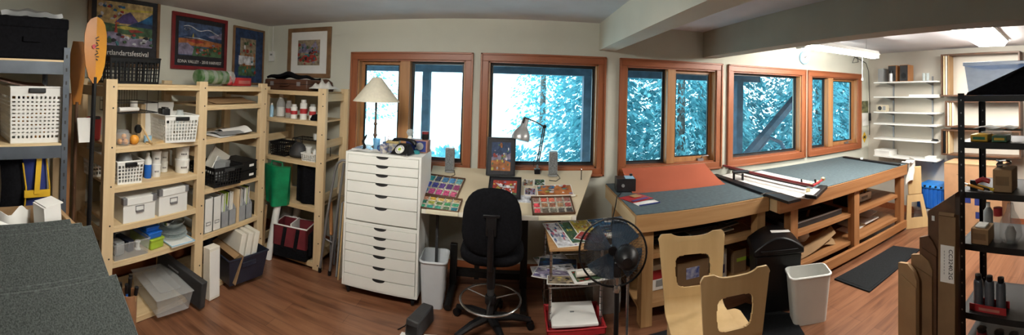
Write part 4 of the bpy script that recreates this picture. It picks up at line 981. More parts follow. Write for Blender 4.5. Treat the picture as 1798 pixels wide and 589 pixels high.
t = T('cardboard_carton', 'open brown cardboard carton behind the grey felt panels', 'carton', (-2.02, .42, 0), 0)
m = MB()
for (x0, x1, y0, y1) in ((-.17, .165, -.4, -.394), (-.17, .165, .334, .34), (-.17, -.164, -.4, .34), (.16, .166, -.4, .34)): m.box(x0, x1, y0, y1, 0, .90)
m.box(-.17, .165, -.4, .34, 0, .006); m.build('body', KRAFT, t)
MB().cb((.19, -.03, .885), (.07, .72, .006), (0, R(35), 0)).build('flap', KRAFT, t); MB().cb((0, .36, .89), (.3, .07, .006), (R(-30), 0, 0)).build('flap', KRAFT, t)
t = T('white_paper_bag', 'crumpled white paper sticking out of the cardboard carton, left piece', 'paper', (-2.0, .47, .72), 0)
MB().sheet(lambda u, v: (.09 * math.sin(4 * u) , -.14 + .26 * u, .1 + .16 * v * (1 - .5 * abs(u - .5)) + .02 * math.sin(12 * u + 6 * v)), 14, 10, .003).build('sheet', PAPER, t)
MB().sheet(lambda u, v: (.10 + .03 * math.sin(9 * v), -.12 + .2 * u, .08 + .15 * v * (1 - .6 * u)), 10, 8, .003).build('fold', PAPER, t)
t = T('white_carton', 'plain white box corner sticking out of the cardboard carton, right piece', 'box', (-1.98, .67, .72), .25)
MB().cb((0, 0, .13), (.12, .11, .27), (.1, 0, 0)).build('body', PAPER, t); MB().cb((0, 0.0, .268), (.124, .114, .006), (.1, 0, 0)).build('lid', PAPER, t)
# ------------------------------------------------------------------ white drawer cabinet with things on top
t = T('drawer_cabinet', 'tall cream cabinet of twelve shallow drawers on casters in front of the first window', 'cabinet', (-1.03, 2.99, 0), R(2.5))
w2, d2, zb, zt = .315, .215, .07, 1.16
m = MB().box(-w2, w2, -d2 + .02, d2, zb, zt - .0); m.build('body', CREAM, t, bevel=.002)
m = MB().box(-w2, -w2 + .018, -d2, -d2 + .02, zb, zt).box(w2 - .018, w2, -d2, -d2 + .02, zb, zt).box(-w2 + .018, w2 - .018, -d2, -d2 + .02, zt - .018, zt).box(-w2 + .018, w2 - .018, -d2, -d2 + .02, zb, zb + .02).box(-w2 + .018, w2 - .018, -d2, -d2 + .02, .575, .60)
m.build('front_frame', CREAM, t, bevel=.001)
hs = [.066, .066, .066, .086, .092, .120]
def drawers(z, hs):
    for h in hs:
        z0, z1 = z - h + .003, z
        c = .052; n = 8
        notch = [(c * math.cos(PI + PI * i / n), z1 - .02 * math.sin(PI * i / n) - .0) for i in range(n + 1)]
        poly = [(-w2 + .022, z0), (w2 - .022, z0), (w2 - .022, z1)] + [(p[0], p[1]) for p in notch[::-1]] + [(-w2 + .022, z1)]
        dr = MB().prism(poly, 'y', -d2 - .004, -d2 + .012).build('drawer', CREAM, t)
        MB().prism([(p[0] * 1.03, p[1] - .001) for p in notch], 'y', -d2 - .003, -d2 + .010).build('finger_notch', INK, dr)
        z -= h + .003
drawers(1.14, [.068, .068, .068, .09, .094, .124])
drawers(.573, [.07, .07, .068, .088, .094, .088])
for x in (-.27, .27):
    for y in (-.17, .17):
        c = MB().lathe([(.008, -.012), (.03, -.012), (.032, 0), (.03, .012), (.008, .012)], n=16, M=rot_m((x, y, .032), 0, PI / 2, .3)).build('caster', BLACK, t)
        MB().cb((x, y, .055), (.04, .04, .03)).build('caster_bracket', BLACK, c)
zt = 1.161
t = T('table_lamp', 'table lamp with a wide cream cone shade and dark turned stem on the drawer cabinet', 'lamp', (-1.185, 3.02, zt), 0)
MB().lathe([(.205, .405), (.038, .615), (.034, .615), (.201, .405)], n=40).build('lamp_shade', SHADE, t)
MB().lathe([(.045, 0), (.047, .008), (.02, .018), (.012, .03), (.011, .10), (.02, .115), (.012, .13), (.010, .20), (.017, .21), (.012, .222), (.009, .23), (.009, .42)], n=18).build('stem', DBROWN, t)
MB().lathe([(.036, .612), (.005, .614), (.004, .63), (0, .632)], n=12).build('finial', GREYM, t)
MB().lathe([(.012, .42), (.028, .46), (.03, .5), (.015, .53), (0, .535)], n=14).build('bulb', PAPER, t)
t = T('blue_glass', 'pale blue glass tumbler beside the lamp stem', 'glass', (-1.13, 2.92, zt), 0)
MB().lathe([(.025, 0), (.032, .10), (.030, .10), (.023, .006), (0, .006)], n=18).build('glass', clear_mat('blue_tumbler', (.25, .55, .8), .5, .05), t); MB().lathe([(.024, .007), (.028, .06), (0, .06)], n=16).build('water', clear_mat('water', (.4, .7, .85), .4, .05), t)
t = T('black_figurine', 'small black curved figurine at the left of the lamp stem', 'figurine', (-1.235, 2.90, zt), 0)
MB().tube([(0, 0, 0), (.005, 0, .03), (-.01, 0, .07), (.012, 0, .11), (.022, 0, .13)], [.016, .012, .011, .009, .004], 10).build('body', BLACK, t); MB().lathe([(.02, 0), (.02, .008), (0, .01)], n=14).build('base', BLACK, t)
for i, (x, y, rz, w_, d, mt, lb) in enumerate([(-1.19, 2.86, .15, .26, .13, PAPER, 'white sheet of paper under the lamp on the cabinet'), (-1.22, 2.95, -.2, .2, .14, CLEARB, 'crinkled clear blue sleeve at the back left of the cabinet top'), (-1.1, 2.86, .5, .12, .08, PAPER, 'small folded paper in front of the blue tumbler')]):
    q = T('paper_sheet', lb, 'paper', (x, y, zt + .001 + .003 * i), rz)
    MB().sheet(lambda u, v: (-w_ / 2 + w_ * u, -d / 2 + d * v, .002 + .008 * math.sin(5 * u + 3 * v) ** 2), 8, 6, .001).build('sheet', mt, q)
t = T('painted_box', 'small decorated box with a tan lid behind the telephone', 'box', (-.985, 2.93, zt), .1)
MB().box(-.05, .05, -.04, .04, 0, .075).build('body', mat('decorated', (.5, .45, .3), .6, scale=30, col2=(.05, .08, .25)), t, bevel=.004); MB().box(-.054, .054, -.044, .044, .075, .095).build('lid', mat('tan_lid', (.5, .38, .15), .6), t, bevel=.004)
t = T('pencil_cup', 'cup of small tools between the lamp and the decorated box', 'cup', (-1.06, 2.95, zt), 0)
MB().lathe([(.022, 0), (.026, .075), (.022, .075), (.02, .01), (0, .01)], n=16).build('cup', mat('mug_blue', (.1, .15, .3), .4), t)
for k, (dx, dy, mt) in enumerate([(.012, .01, RED), (-.01, .012, PLY), (0, -.012, BLACK)]): 
    q = T('pencil', ['red', 'pale wooden', 'black'][k] + ' pencil in the tool cup on the cabinet', 'pencil', (-1.06, 2.95, zt + .012), 0, 'pencils in the cabinet cup'); MB().cyl((dx * .4, dy * .4, 0), (dx * 1.6, dy * 1.6, .11), .0035, n=6).build('barrel', mt, q); MB().cyl((dx * 1.6, dy * 1.6, .11), (dx * 1.7, dy * 1.7, .118), .0035, .001, n=6).build('tip', PLY, q)
t = T('decorated_mug', 'blue and white patterned mug at the left of the telephone', 'mug', (-1.035, 2.84, zt), 0)
MB().lathe([(.026, 0), (.03, .01), (.033, .07), (.03, .07), (.026, .01), (0, .01)], n=20).build('cup', mat('pattern', (.65, .6, .5), .4, scale=40, col2=(.02, .04, .2)), t); MB().tube([(-.03, 0, .06), (-.052, 0, .05), (-.052, 0, .025), (-.03, 0, .015)], .005, 6).build('handle', NAVY, t)
t = T('rotary_telephone', 'black rotary telephone with a round dial at the front of the cabinet', 'telephone', (-.885, 2.86, zt), R(-12))
MB().hex8([(-.085, -.065, 0), (.085, -.065, 0), (.085, .075, 0), (-.085, .075, 0)], [(-.05, .0, .075), (.05, .0, .075), (.05, .055, .085), (-.05, .055, .085)]).build('body', BLACK, t, bevel=.012)
MB().tube([(-.10, .03, .085), (-.085, .03, .105), (-.04, .03, .115), (.04, .03, .115), (.085, .03, .105), (.10, .03, .085)], [.02, .019, .012, .012, .019, .02], 12).build('handset', BLACK, t)
D = rot_m((0, -.038, .042), R(48))
q = MB().lathe([(.038, 0), (.038, .006), (.036, .008), (0, .008)], n=26, M=D).build('dial', WHITE, t)
for k in range(10):
    a = k * .52 + .4; MB().lathe([(.0055, 0), (0, .0005)], c=(.028 * math.cos(a), .028 * math.sin(a), .0085), n=8, M=D).build('finger_hole', GREYM, q)
MB().lathe([(.014, .008), (0, .0095)], n=14, M=D).build('dial_centre', LIME, q)
MB().box(-.09, .09, -.07, .08, .0, .006).build('base_plate', STEEL, t, bevel=.002)
t = T('table_radio', 'wood-sided blue radio with a round silver dial at the back right of the cabinet', 'radio', (-.80, 3.03, zt), R(-3))
MB().box(-.095, .095, -.05, .05, .004, .105).build('case', mat('radio_wood', (.35, .17, .12), .5), t, bevel=.004); MB().box(-.088, .082, -.053, -.05, .012, .098).build('front_panel', NAVY, t)
MB().cyl((.035, -.053, .058), (.035, -.066, .058), .03, n=26).build('dial', SILVER, t); MB().box(-.08, -.01, -.055, -.053, .03, .085).build('speaker_grille', NAVY, t)
for k in range(2): MB().cyl((-.0, -.053, .04 + k * .04), (0, -.06, .04 + k * .04), .007, n=12).build('knob', SILVER, t)
t = T('glass_globe', 'clear glass globe on a tiny stand on top of the radio', 'globe', (-.875, 3.04, zt + .107), 0)
MB().lathe([(0, .018), (.02, .024), (.032, .05), (.02, .076), (0, .082)], n=20).build('globe', GLASSW, t); MB().lathe([(.022, 0), (.018, .01), (.012, .02)], n=14).build('stand', WHITE, t)
t = T('red_candle_jar', 'dark jar with a red top on the radio', 'jar', (-.745, 3.05, zt + .107), 0)
MB().lathe([(.028, 0), (.032, .02), (.03, .05)], n=18).build('jar', BLACK, t); MB().lathe([(.031, .045), (.031, .065), (0, .066)], n=18).build('lid', DRED, t)
t = T('teal_eraser', 'small teal lump at the foot of the radio', 'eraser', (-.79, 2.93, zt), .4)
MB().lathe([(.03, 0), (.034, .01), (.028, .026), (0, .03)], n=14, sy=.8).build('body', TEAL, t); MB().lathe([(.012, .028), (0, .034)], n=10).build('knob', TEAL, t)
# ------------------------------------------------------------------ folded walker, boards between corner shelving and cabinet
t = T('folding_stand', 'folded grey tubular metal stand leaning beside the drawer cabinet', 'stand', (-1.55, 2.97, 0), 0)
MB().tube([(-.10, -.02, .01), (-.055, .0, .5), (-.005, .03, .92), (.015, .04, .99), (.05, .05, 1.02), (.09, .06, 1.02)], .012, 10).build('front_tube', GREYM, t)
MB().tube([(.0, -.02, .01), (.03, .02, .5), (.07, .06, 1.0)], .012, 10).build('rear_tube', GREYM, t)
MB().tube([(-.085, .02, .32), (-.09, .03, .29), (.0, .03, .27), (.02, .03, .3)], .008, 8).build('brace', GREYM, t)
for x in (-.10, 0): MB().cyl((x, -.02, 0), (x + .002, -.02, .04), .016, n=12).build('rubber_foot', BLACK, t)
t = T('folding_stool', 'beige padded folding stool seat hung behind the grey metal stand', 'stool', (-1.53, 3.13, 0), 0)
MB().cb((.0, .0, .84), (.10, .03, .34), (0, R(6), 0)).build('seat', mat('beige_pad', (.55, .45, .30), .7), t, bevel=.012)
for s in (-1, 1): MB().cyl((s * .04 - .03, 0, .01), (s * .04, 0, .68), .011, n=10).build('leg', GREYM, t)
MB().tube([(-.05, -.02, .67), (.05, -.02, .67), (.055, -.02, 1.0)], .006, 6).build('frame', STEEL, t)
t = T('rusty_saw', 'reddish brown wooden handle leaning against the right post of the corner shelving', 'handle', (-1.60, 3.02, 0), 0)
MB().cb((0, .02, .47), (.03, .025, .3), (0, R(-4), 0)).build('handle', FZ, t, bevel=.004); MB().cb((0.01, .02, .17), (.016, .015, .32), (0, R(-2), 0)).build('blade', GREYM, t)
for i, (x, y, h, mt, lb) in enumerate([(-1.465, 3.10, .66, GREYP, 'grey board leaning next to the drawer cabinet'), (-1.425, 3.06, .68, FOAMB, 'pale board touching the side of the drawer cabinet'), (-1.50, 3.19, .62, SILVER, 'thin aluminium board leaning behind the metal stand')]):
    t = T('leaning_board', lb, 'board', (x, y, 0), R(0))
    MB().cb((.0, 0, h / 2 + .003), (.012, .30, h), (0, R(3), 0)).build('board', mt, t); MB().cb((.0, -.15, h / 2 + .003), (.014, .004, h), (0, R(3), 0)).build('edge_strip', PLY if i == 1 else mt, t)

# ------------------------------------------------------------------ drafting desk
A = math.atan2(.215, .62)
def dz(y): return .755 + (y - 2.83) * .215 / .62
t = T('drafting_table', 'pale drafting table with a tilted top in front of the second window', 'desk', (-.02, 3.1, 0), 0)
m = MB(); b4 = [(-.70, 2.83, dz(2.83) - .025), (.48, 2.83, dz(2.83) - .025), (.73, 3.45, dz(3.45) - .025), (-.76, 3.45, dz(3.45) - .025)]
m.hex8(b4, [(x, y, z + .025) for x, y, z in b4]); m.build('tabletop', mat('maple_laminate', (.62, .53, .37), .45, amt=.02, scale=3), t, world=True, bevel=.003)
MB().box(-.70, .48, 2.815, 2.83, .728, .76).build('front_edge', FOAMB, t, world=True)
for x0, x1 in ((-.66, -.41), (.19, .44)): MB().box(x0, x1, 2.79, 2.817, .735, .765).build('pencil_ledge', mat('ledge_ivory_%d' % (x0 > 0), (.8, .74, .55), .4, amt=.02), t, world=True, bevel=.004)
for x in (-.475, .10): 
    MB().box(x - .028, x + .028, 3.05, 3.09, .09, .70 if x > 0 else .42).build('leg', RACKK, t, world=True, bevel=.003)
MB().box(-.29 - .02, -.29 + .02, 3.15, 3.19, .10, .82).build('leg', RACKK, t, world=True)
MB().box(-.475, .13, 3.14, 3.2, .12, .17).build('crossbar', RACKK, t, world=True)
for x in (-.475, .10): MB().tube([(x, 2.82, .03), (x, 2.95, .075), (x, 3.1, .085), (x, 3.38, .03)], .028, 8).build('foot', RACKK, t, world=True)
MB().box(-.62, -.6, 3.0, 3.02, 0, .72).build('brace', CHARC, t, world=True)
MB().box(.40, .425, 3.3, 3.33, 0.0, .86).build('brace', CHARC, t, world=True)
def on_desk(x, y, rz=0): # matrix of a frame lying on the tilted top
    return Matrix.Translation((x, y, dz(y) + .0005)) @ Matrix.Rotation(A, 4, 'X') @ Matrix.Rotation(rz, 4, 'Z')
def desk_T(name, label, cat, x, y, rz=0, group=None):
    o = T(name, label, cat, (x, y, dz(y) + .001), 0, group); o.rotation_euler = (A, 0, rz) if rz == 0 else (Matrix.Rotation(A, 3, 'X') @ Matrix.Rotation(rz, 3, 'Z')).to_euler(); return o
PAST = {}
def pmat(c):
    k = tuple(round(q, 2) for q in c)
    if k not in PAST: PAST[k] = mat('pastel_%d' % len(PAST), c, .8, scale=60, amt=.3)
    return PAST[k]
def pastel_tray(label, x, y, rz, W_, D_, rows, frame=DBROWN, bed=(.72, .69, .60)):
    t = desk_T('pastel_tray', label, 'pastel tray', x, y, rz)
    fw = .009; h = .02
    m = MB().box(-W_ / 2, W_ / 2, -D_ / 2, -D_ / 2 + fw, 0, h).box(-W_ / 2, W_ / 2, D_ / 2 - fw, D_ / 2, 0, h).box(-W_ / 2, -W_ / 2 + fw, -D_ / 2, D_ / 2, 0, h).box(W_ / 2 - fw, W_ / 2, -D_ / 2, D_ / 2, 0, h)
    m.build('frame', frame, t, bevel=.002)
    MB().box(-W_ / 2 + fw, W_ / 2 - fw, -D_ / 2 + fw, D_ / 2 - fw, 0, .006).build('bed', pmat(bed), t)
    nr, nc = len(rows), len(rows[0]); g = random.Random(int(abs(x * 1000)) + nr)
    cw, ch = (W_ - 2 * fw) / nc, (D_ - 2 * fw) / nr
    for r, row in enumerate(rows):
        for c, col in enumerate(row):
            x0 = -W_ / 2 + fw + c * cw; y0 = D_ / 2 - fw - (r + 1) * ch
            m = MB(); ns = 5
            for k in range(ns):
                f = .55 + .8 * g.random(); cc = tuple(min(.9, q * f + .03) for q in col)
                m.m(pmat(col if k % 2 else tuple(min(.9, q * .75 + .05) for q in col)))
                yy = y0 + ch * (.10 + .74 * (k + .5) / ns)
                m.cyl((x0 + cw * .14, yy, .012), (x0 + cw * (.80 + .1 * g.random()), yy + g.uniform(-.003, .003), .012), ch * .066, n=7)
            m.build('pastel_sticks', None, t)['kind'] = 'stuff'
    m = MB()
    for r in range(1, nr): m.box(-W_ / 2 + fw, W_ / 2 - fw, D_ / 2 - fw - r * ch - .002, D_ / 2 - fw - r * ch + .002, .006, .016)
    for c in range(1, nc): m.box(-W_ / 2 + fw + c * cw - .0015, -W_ / 2 + fw + c * cw + .0015, -D_ / 2 + fw, D_ / 2 - fw, .006, .015)
    m.build('divider', pmat((.65, .62, .52)), t)
    return t
up = [[(.0, .35, .38), (.02, .05, .12), (.05, .22, .45), (.08, .3, .6), (.15, .45, .5)], [(.03, .08, .5), (.04, .05, .3), (.12, .05, .3), (.1, .03, .2), (.3, .03, .15)], [(.03, .25, .6), (.55, .06, .25), (.6, .06, .28), (.65, .07, .22), (.7, .12, .25)]]
lo = [[(.65, .3, .18), (.75, .45, .05), (.8, .5, .12), (.75, .6, .25), (.55, .4, .2)], [(.0, .2, .12), (.4, .42, .05), (.12, .25, .05), (.05, .35, .12), (.05, .4, .2)], [(.03, .4, .22), (.02, .4, .32), (.05, .35, .25), (.12, .22, .1), (.0, .2, .28)]]
rt = [[(.3, .16, .12), (.75, .12, .07), (.8, .18, .1), (.5, .22, .15), (.3, .12, .1)], [(.75, .05, .08), (.4, .18, .08), (.35, .12, .06), (.45, .25, .12), (.4, .06, .05)], [(.8, .08, .1), (.12, .09, .06), (.16, .15, .11), (.1, .08, .07), (.05, .04, .035)]]
pastel_tray('wooden tray of blue and pink pastels at the back left of the drafting table', -.60, 3.13, R(-6), .33, .30, up)
pastel_tray('wooden tray of yellow and green pastels at the front left of the drafting table', -.575, 2.90, R(-3), .34, .17, lo)
pastel_tray('wooden tray of red and brown pastels at the right of the drafting table', .31, 2.945, R(2), .33, .22, rt)
for i, (x, lb) in enumerate(((-.585, 'grey desk speaker at the left edge of the drafting table'), (.35, 'grey desk speaker at the right of the desk lamp'))):
    t = T('desk_speaker', lb, 'speaker', (x, 3.37, dz(3.37) + .003), 0, 'grey desk speakers')
    MB().box(-.038, .038, -.04, .04, .012, .215).build('cabinet', GREYP, t, bevel=.008); MB().box(-.034, .034, -.043, -.04, .02, .208).build('grille', mat('speaker_cloth_%d' % i, (.20, .21, .21), .9, scale=200, amt=.3), t, bevel=.002)
    MB().lathe([(.045, -.006), (.045, .008), (.03, .014)], n=20, sy=.9).build('base', GREYP, t)
    MB().tube([(.04, .0, .01), (.06, -.06, -.015), (.02, -.10, -.03), (-.04, -.09, -.025)], .003, 5).build('cable', BLACK, t)
# framed pastel paintings on the desk
artA = [('dbl',), ('org', [(0, .0), (0, .35), (.5, .42), (1, .3), (1, 0)]), ('lil', [(0, .45), (.3, .6), (.6, .5), (1, .62), (1, .4), (0, .35)])] + scat(['org', 'wht', 'rd', 'lil', 'dbl', 'yel', 'grn'], 34, .05, .95, .05, .95, .04, .1, 201)
picture('pastel painting with a wide black mount leaning on the second window sill', (-.25, 3.34, dz(3.34) + .004), 0, .26, .34, BLACK, .012, artA, PM['blk'], .032, tilt=R(-12), name='mounted_painting', mt_low=.0)
artB = [('rd',), ('yel', [(0, .1), (.2, .6), (.4, .3), (.5, .1)]), ('wht', [(.1, .8), (.3, .5), (.9, .45), (.9, .62), (.4, .68)]), ('grn', [(0, 0), (.2, .2), (1, .12), (1, 0)])] + scat(['yel', 'wht', 'rd', 'org', 'blk', 'wht', 'lil'], 30, .05, .95, .1, .9, .03, .09, 251)
picture('small black-mounted pastel of a yellow field lying against the taller painting', (-.21, 3.02, dz(3.02) + .004), R(-2), .27, .21, BLACK, .010, artB, PM['blk'], .026, tilt=R(-52), name='mounted_painting')
# anglepoise
t = T('desk_lamp', 'silver articulated desk lamp clamped at the back of the drafting table', 'lamp', (.21, 3.40, dz(3.40) + .002), 0)
MB().cb((0, 0, .018), (.05, .05, .045)).build('clamp', BLACK, t, bevel=.004)
MB().cyl((0, 0, .04), (0, 0, .075), .012, n=12).build('pivot', GREYM, t)
for k in (-.008, .008): MB().tube([(k, 0, .07), (.045 + k, -.0, .36), (.055 + k, 0, .44)], .006, 7).build('lower_arm', CHARC, t)
for k in (-.006, .006): MB().tube([(.06, k, .42), (-.03, k - .04, .47), (-.13, k - .1, .51)], .006, 7).build('upper_arm', CHARC, t)
MB().cyl((.055, -.02, .425), (.055, .02, .425), .018, n=14).build('elbow_joint', BLACK, t)
MB().tube([(-.03, 0, .06), (-.035, 0, .1), (-.01, 0, .16), (.02, 0, .2)], .003, 5).build('cable', BLACK, t)
Mh = rot_m((-.165, -.10, .31), R(-10), R(14), 0)
q = MB().lathe([(.078, 0), (.082, .02), (.074, .06), (.05, .10), (.032, .125), (.030, .19), (.024, .20), (0, .2), ], n=28, M=Mh).build('lamp_shade', SILVER, t)
MB().lathe([(.0, .02), (.025, .03), (.03, .06), (.015, .1)], n=16, M=Mh).build('bulb', WHITE, q)
MB().tube([(-.14, -.10, .46), (-.13, -.1, .51)], .008, 8).build('shade_bracket', BLACK, t)
# prints and papers on the desk
def print_sheet(name, label, x, y, rz, W_, D_, art, lift=0, border=.008, cat='print', group=None):
    t = desk_T(name, label, cat, x, y, rz, group)
    MB().box(-W_ / 2, W_ / 2, -D_ / 2, D_ / 2, lift, lift + .001).build('sheet', PAPER, t)
    m = MB(); a = border
    m.m(PM[art[0][0]]).box(-W_ / 2 + a, W_ / 2 - a, -D_ / 2 + a, D_ / 2 - a, lift + .001, lift + .0014)
    for i, (c, poly) in enumerate(art[1:]): m.m(PM[c]).prism([(-W_ / 2 + a + (W_ - 2 * a) * px, -D_ / 2 + a + (D_ - 2 * a) * py) for px, py in poly], 'z', lift + .001, lift + .0018 + .0003 * i)
    m.build('image', None, t); return t
def rart(cols, s, base): return [(base,)] + scat(cols, 26, .03, .97, .05, .95, .05, .12, s)
for i, (x, y, lb, cs, b_) in enumerate([(.125, 3.25, 'upper left of the four small reference prints beside the painting', ['rd', 'org', 'tan', 'blk', 'wht'], 'tan'), (.225, 3.26, 'upper right of the four small reference prints beside the painting', ['grn', 'tan', 'lil', 'blk', 'wht'], 'grn'), (.14, 3.13, 'lower left of the four small reference prints beside the painting', ['rd', 'blk', 'tan', 'lil'], 'lil'), (.245, 3.14, 'lower right of the four small reference prints, half under the wide print', ['grn', 'blk', 'tan'], 'tan')]):
    print_sheet('reference_print', lb, x, y, R(-3), .095, .10, rart(cs, 300 + i * 40, b_), 0, .005, group='small reference prints')
print_sheet('white_note', 'white page with two tiny pictures at the centre of the drafting table', .10, 3.03, R(-4), .17, .10, [('wht',), ('blk', [(.05, .5), (.25, .5), (.25, .8), (.05, .8)]), ('blk', [(.7, .3), (.85, .3), (.85, .6), (.7, .6)])], 0, .004, 'paper')
print_sheet('wide_print', 'wide colourful landscape print propped above the red pastels', .345, 3.135, R(2), .30, .15, rart(['rd', 'org', 'lil', 'sea', 'yel', 'teal', 'wht'], 501, 'org'), .012, .006)
t = desk_T('print_roll', 'pale rolled margin behind the wide landscape print', 'paper roll', .36, 3.055, R(2)); MB().cyl((-.17, 0, .012), (.15, 0, .012), .010, n=12).build('roll', FOAMB, t); MB().cyl((.15, 0, .012), (.165, 0, .012), .004, n=8).build('pencil', PLY, t)
t = desk_T('portfolio', 'black portfolio with blue clips lying behind the office chair back', 'portfolio', -.12, 2.97, 0)
MB().box(-.145, .145, -.12, .12, 0, .012).build('cover', BLACK, t, bevel=.002)
for x in (-.085, .085): MB().box(x - .03, x + .03, .10, .128, .010, .022).build('clip', mat('blue_clip_%d' % (x > 0), (.02, .08, .3), .4), t, bevel=.003)
t = T('brush_jar', 'tiny upright pen at the right rear corner of the drafting table', 'pen', (.60, 3.30, dz(3.30)), 0); MB().cyl((0, 0, 0), (0, 0, .09), .004, n=8).build('barrel', BLACK, t); MB().cyl((0, 0, .09), (0, 0, .1), .004, .001, n=8).build('tip', STEEL, t)

# ------------------------------------------------------------------ bins, adapter
def waste_bin(label, loc, rz, w_, d, h, mt):
    t = T('waste_bin', label, 'waste bin', loc, rz, None)
    a, b_ = w_ / 2 * .80, d / 2 * .78; c, e = w_ / 2, d / 2
    def ring(x, y, r, z, n=4):
        out = []
        for sx, sy, a0 in ((1, 1, 0), (-1, 1, 90), (-1, -1, 180), (1, -1, 270)):
            for k in range(n + 1):
                an = R(a0 + 90 * k / n); out.append((sx * (x - r) + r * math.cos(an), sy * (y - r) + r * math.sin(an), z))
        return out
    rings = [ring(a, b_, .03, 0), ring(a + (c - a) * .5, b_ + (e - b_) * .5, .035, h * .5), ring(c, e, .04, h), ring(c - .006, e - .006, .036, h), ring(a - .004, b_ - .004, .028, .008)]
    n = len(rings[0]); vs_ = [p for r_ in rings for p in r_]
    fs = [(j * n + i, j * n + (i + 1) % n, (j + 1) * n + (i + 1) % n, (j + 1) * n + i) for j in range(4) for i in range(n)] + [tuple(range(n - 1, -1, -1)), tuple(range(4 * n, 5 * n))]
    MB().add(vs_, fs).build('body', mt, t)
    MB().tube([(p[0] * 1.01, p[1] * 1.01, h - .008) for p in rings[2]], .008, 8, closed=True).build('rim', mt, t)
    return t
BINW = mat('bin_white', (.66, .69, .72), .4, amt=.02)
waste_bin('small white waste bin between the drawer cabinet and the drafting table leg', (-.605, 2.93, 0), R(5), .21, .26, .37, BINW)
waste_bin('white waste bin standing on the floor in front of the black shredder bin', (2.06, 2.06, 0), R(-28), .32, .20, .36, mat('bin_white_warm', (.66, .66, .62), .4, amt=.02))
t = T('power_adapter', 'black boxy power brick on the floor in front of the drawer cabinet', 'power adapter', (-.625, 2.575, 0), R(-14))
MB().hex8([(-.055, -.12, 0), (.055, -.12, 0), (.05, .13, 0), (-.05, .13, 0)], [(-.05, -.115, .115), (.05, -.115, .115), (.045, .125, .115), (-.045, .125, .115)]).build('body', CHARC, t, bevel=.012)
MB().tube([(-.05, .08, .05), (-.09, .05, .03), (-.1, -.04, .005), (-.12, -.1, .004)], .004, 6).build('cable', BLACK, t)
MB().cb((0, -.118, .05), (.08, .004, .06)).build('end_plate', BLACK, t)
for i, (x, y, w_, rz) in enumerate(((-.53, 2.50, .09, .2), (-.70, 2.465, .07, -.1), (-.66, 2.40, .09, .4))):
    t = T('paper_scrap', ['white paper scrap at the right of the power brick', 'white paper scrap at the left of the power brick', 'white paper scrap in front of the power brick'][i], 'paper', (x, y, .001), rz)
    MB().box(-w_ / 2, w_ / 2, -.03, .03, 0, .002).build('sheet', PAPER, t)

# ------------------------------------------------------------------ drafting chair
t = T('drafting_chair', 'black upholstered drafting chair with a chrome foot ring seen from behind', 'chair', (-.14, 2.66, 0), 0)
prof = []
n = 28
def sup(a, rx, rz_, e=2.6):
    c, s = math.cos(a), math.sin(a); return (rx * math.copysign(abs(c) ** (2 / e), c), rz_ * math.copysign(abs(s) ** (2 / e), s))
rings = []
for k, (sc, y) in enumerate([(0.0, -.075), (.55, -.072), (.85, -.06), (.97, -.04), (1, -.02), (.97, .0), (.85, .012), (.5, .018), (0, .02)]):
    for i in range(n):
        x, z = sup(2 * PI * i / n, .205 * sc, .235 * sc); w_ = 1 + .10 * (-z / .235) * (1 if z < 0 else .4)
        rings.append((x * w_, y - .10 + .5 * x * x, .80 + z))
fs = [(j * n + i, j * n + (i + 1) % n, (j + 1) * n + (i + 1) % n, (j + 1) * n + i) for j in range(8) for i in range(n)]
MB().add(rings, fs).build('backrest', BLKFAB, t, sharp=70)
MB().cb((0, -.185, .80), (.07, .02, .14)).build('back_bracket', BLACK, t, bevel=.008); MB().box(-.055, .055, -.197, -.18, .855, .875).build('bracket_cap', BLACK, t, bevel=.004)
rings = []
for k, (sc, z) in enumerate([(.9, .50), (1, .52), (1.02, .55), (.97, .585), (.8, .60), (0, .605)]):
    for i in range(n):
        x, y = sup(2 * PI * i / n, .225 * sc, .21 * sc, 3); rings.append((x, y + .07, z))
fs = [(j * n + i, j * n + (i + 1) % n, (j + 1) * n + (i + 1) % n, (j + 1) * n + i) for j in range(5) for i in range(n)] + [tuple(range(n - 1, -1, -1))]
MB().add(rings, fs).build('seat', BLKFAB, t, sharp=70)
MB().tube([(0, -.185, .78), (0, -.19, .62), (0, -.15, .50), (0, -.04, .475)], [.022, .024, .022, .02], 8).build('back_arm', BLACK, t)
MB().lathe([(.03, .30), (.033, .46), (.09, .49), (.09, .50)], n=16).build('upper_column', BLACK, t)
MB().lathe([(.026, .08), (.026, .32)], n=16).build('gas_lift', CHARC, t)
MB().tube([(.215 * math.cos(a * PI / 16), .205 * math.sin(a * PI / 16), .22) for a in range(32)], .0085, 8, closed=True).build('foot_ring', STEEL, t)
for k in range(3):
    a = k * 2.094 + PI / 2 + 1.0; MB().tube([(.02 * math.cos(a), .02 * math.sin(a), .22), (.21 * math.cos(a), .2 * math.sin(a), .22)], .006, 6).build('ring_spoke', STEEL, t)
MB().lathe([(.035, .19), (.04, .2), (.04, .24), (.035, .25)], n=16).build('ring_collar', BLACK, t)
for k in range(5):
    a = R(-90 + 25 + 72 * k); c, s = math.cos(a), math.sin(a)
    lg = MB().tube([(.03 * c, .03 * s, .10), (.16 * c, .16 * s, .095), (.29 * c, .29 * s, .065)], [.032, .026, .018], 8).build('leg', BLACK, t)
    m = MB()
    for q_ in (-.014, .014): m.lathe([(.005, -.009), (.026, -.009), (.028, 0), (.026, .009), (.005, .009)], n=14, M=rot_m((.29 * c - q_ * s, .29 * s + q_ * c, .028), 0, PI / 2, a + PI / 2))
    m.build('caster', BLACK, lg)

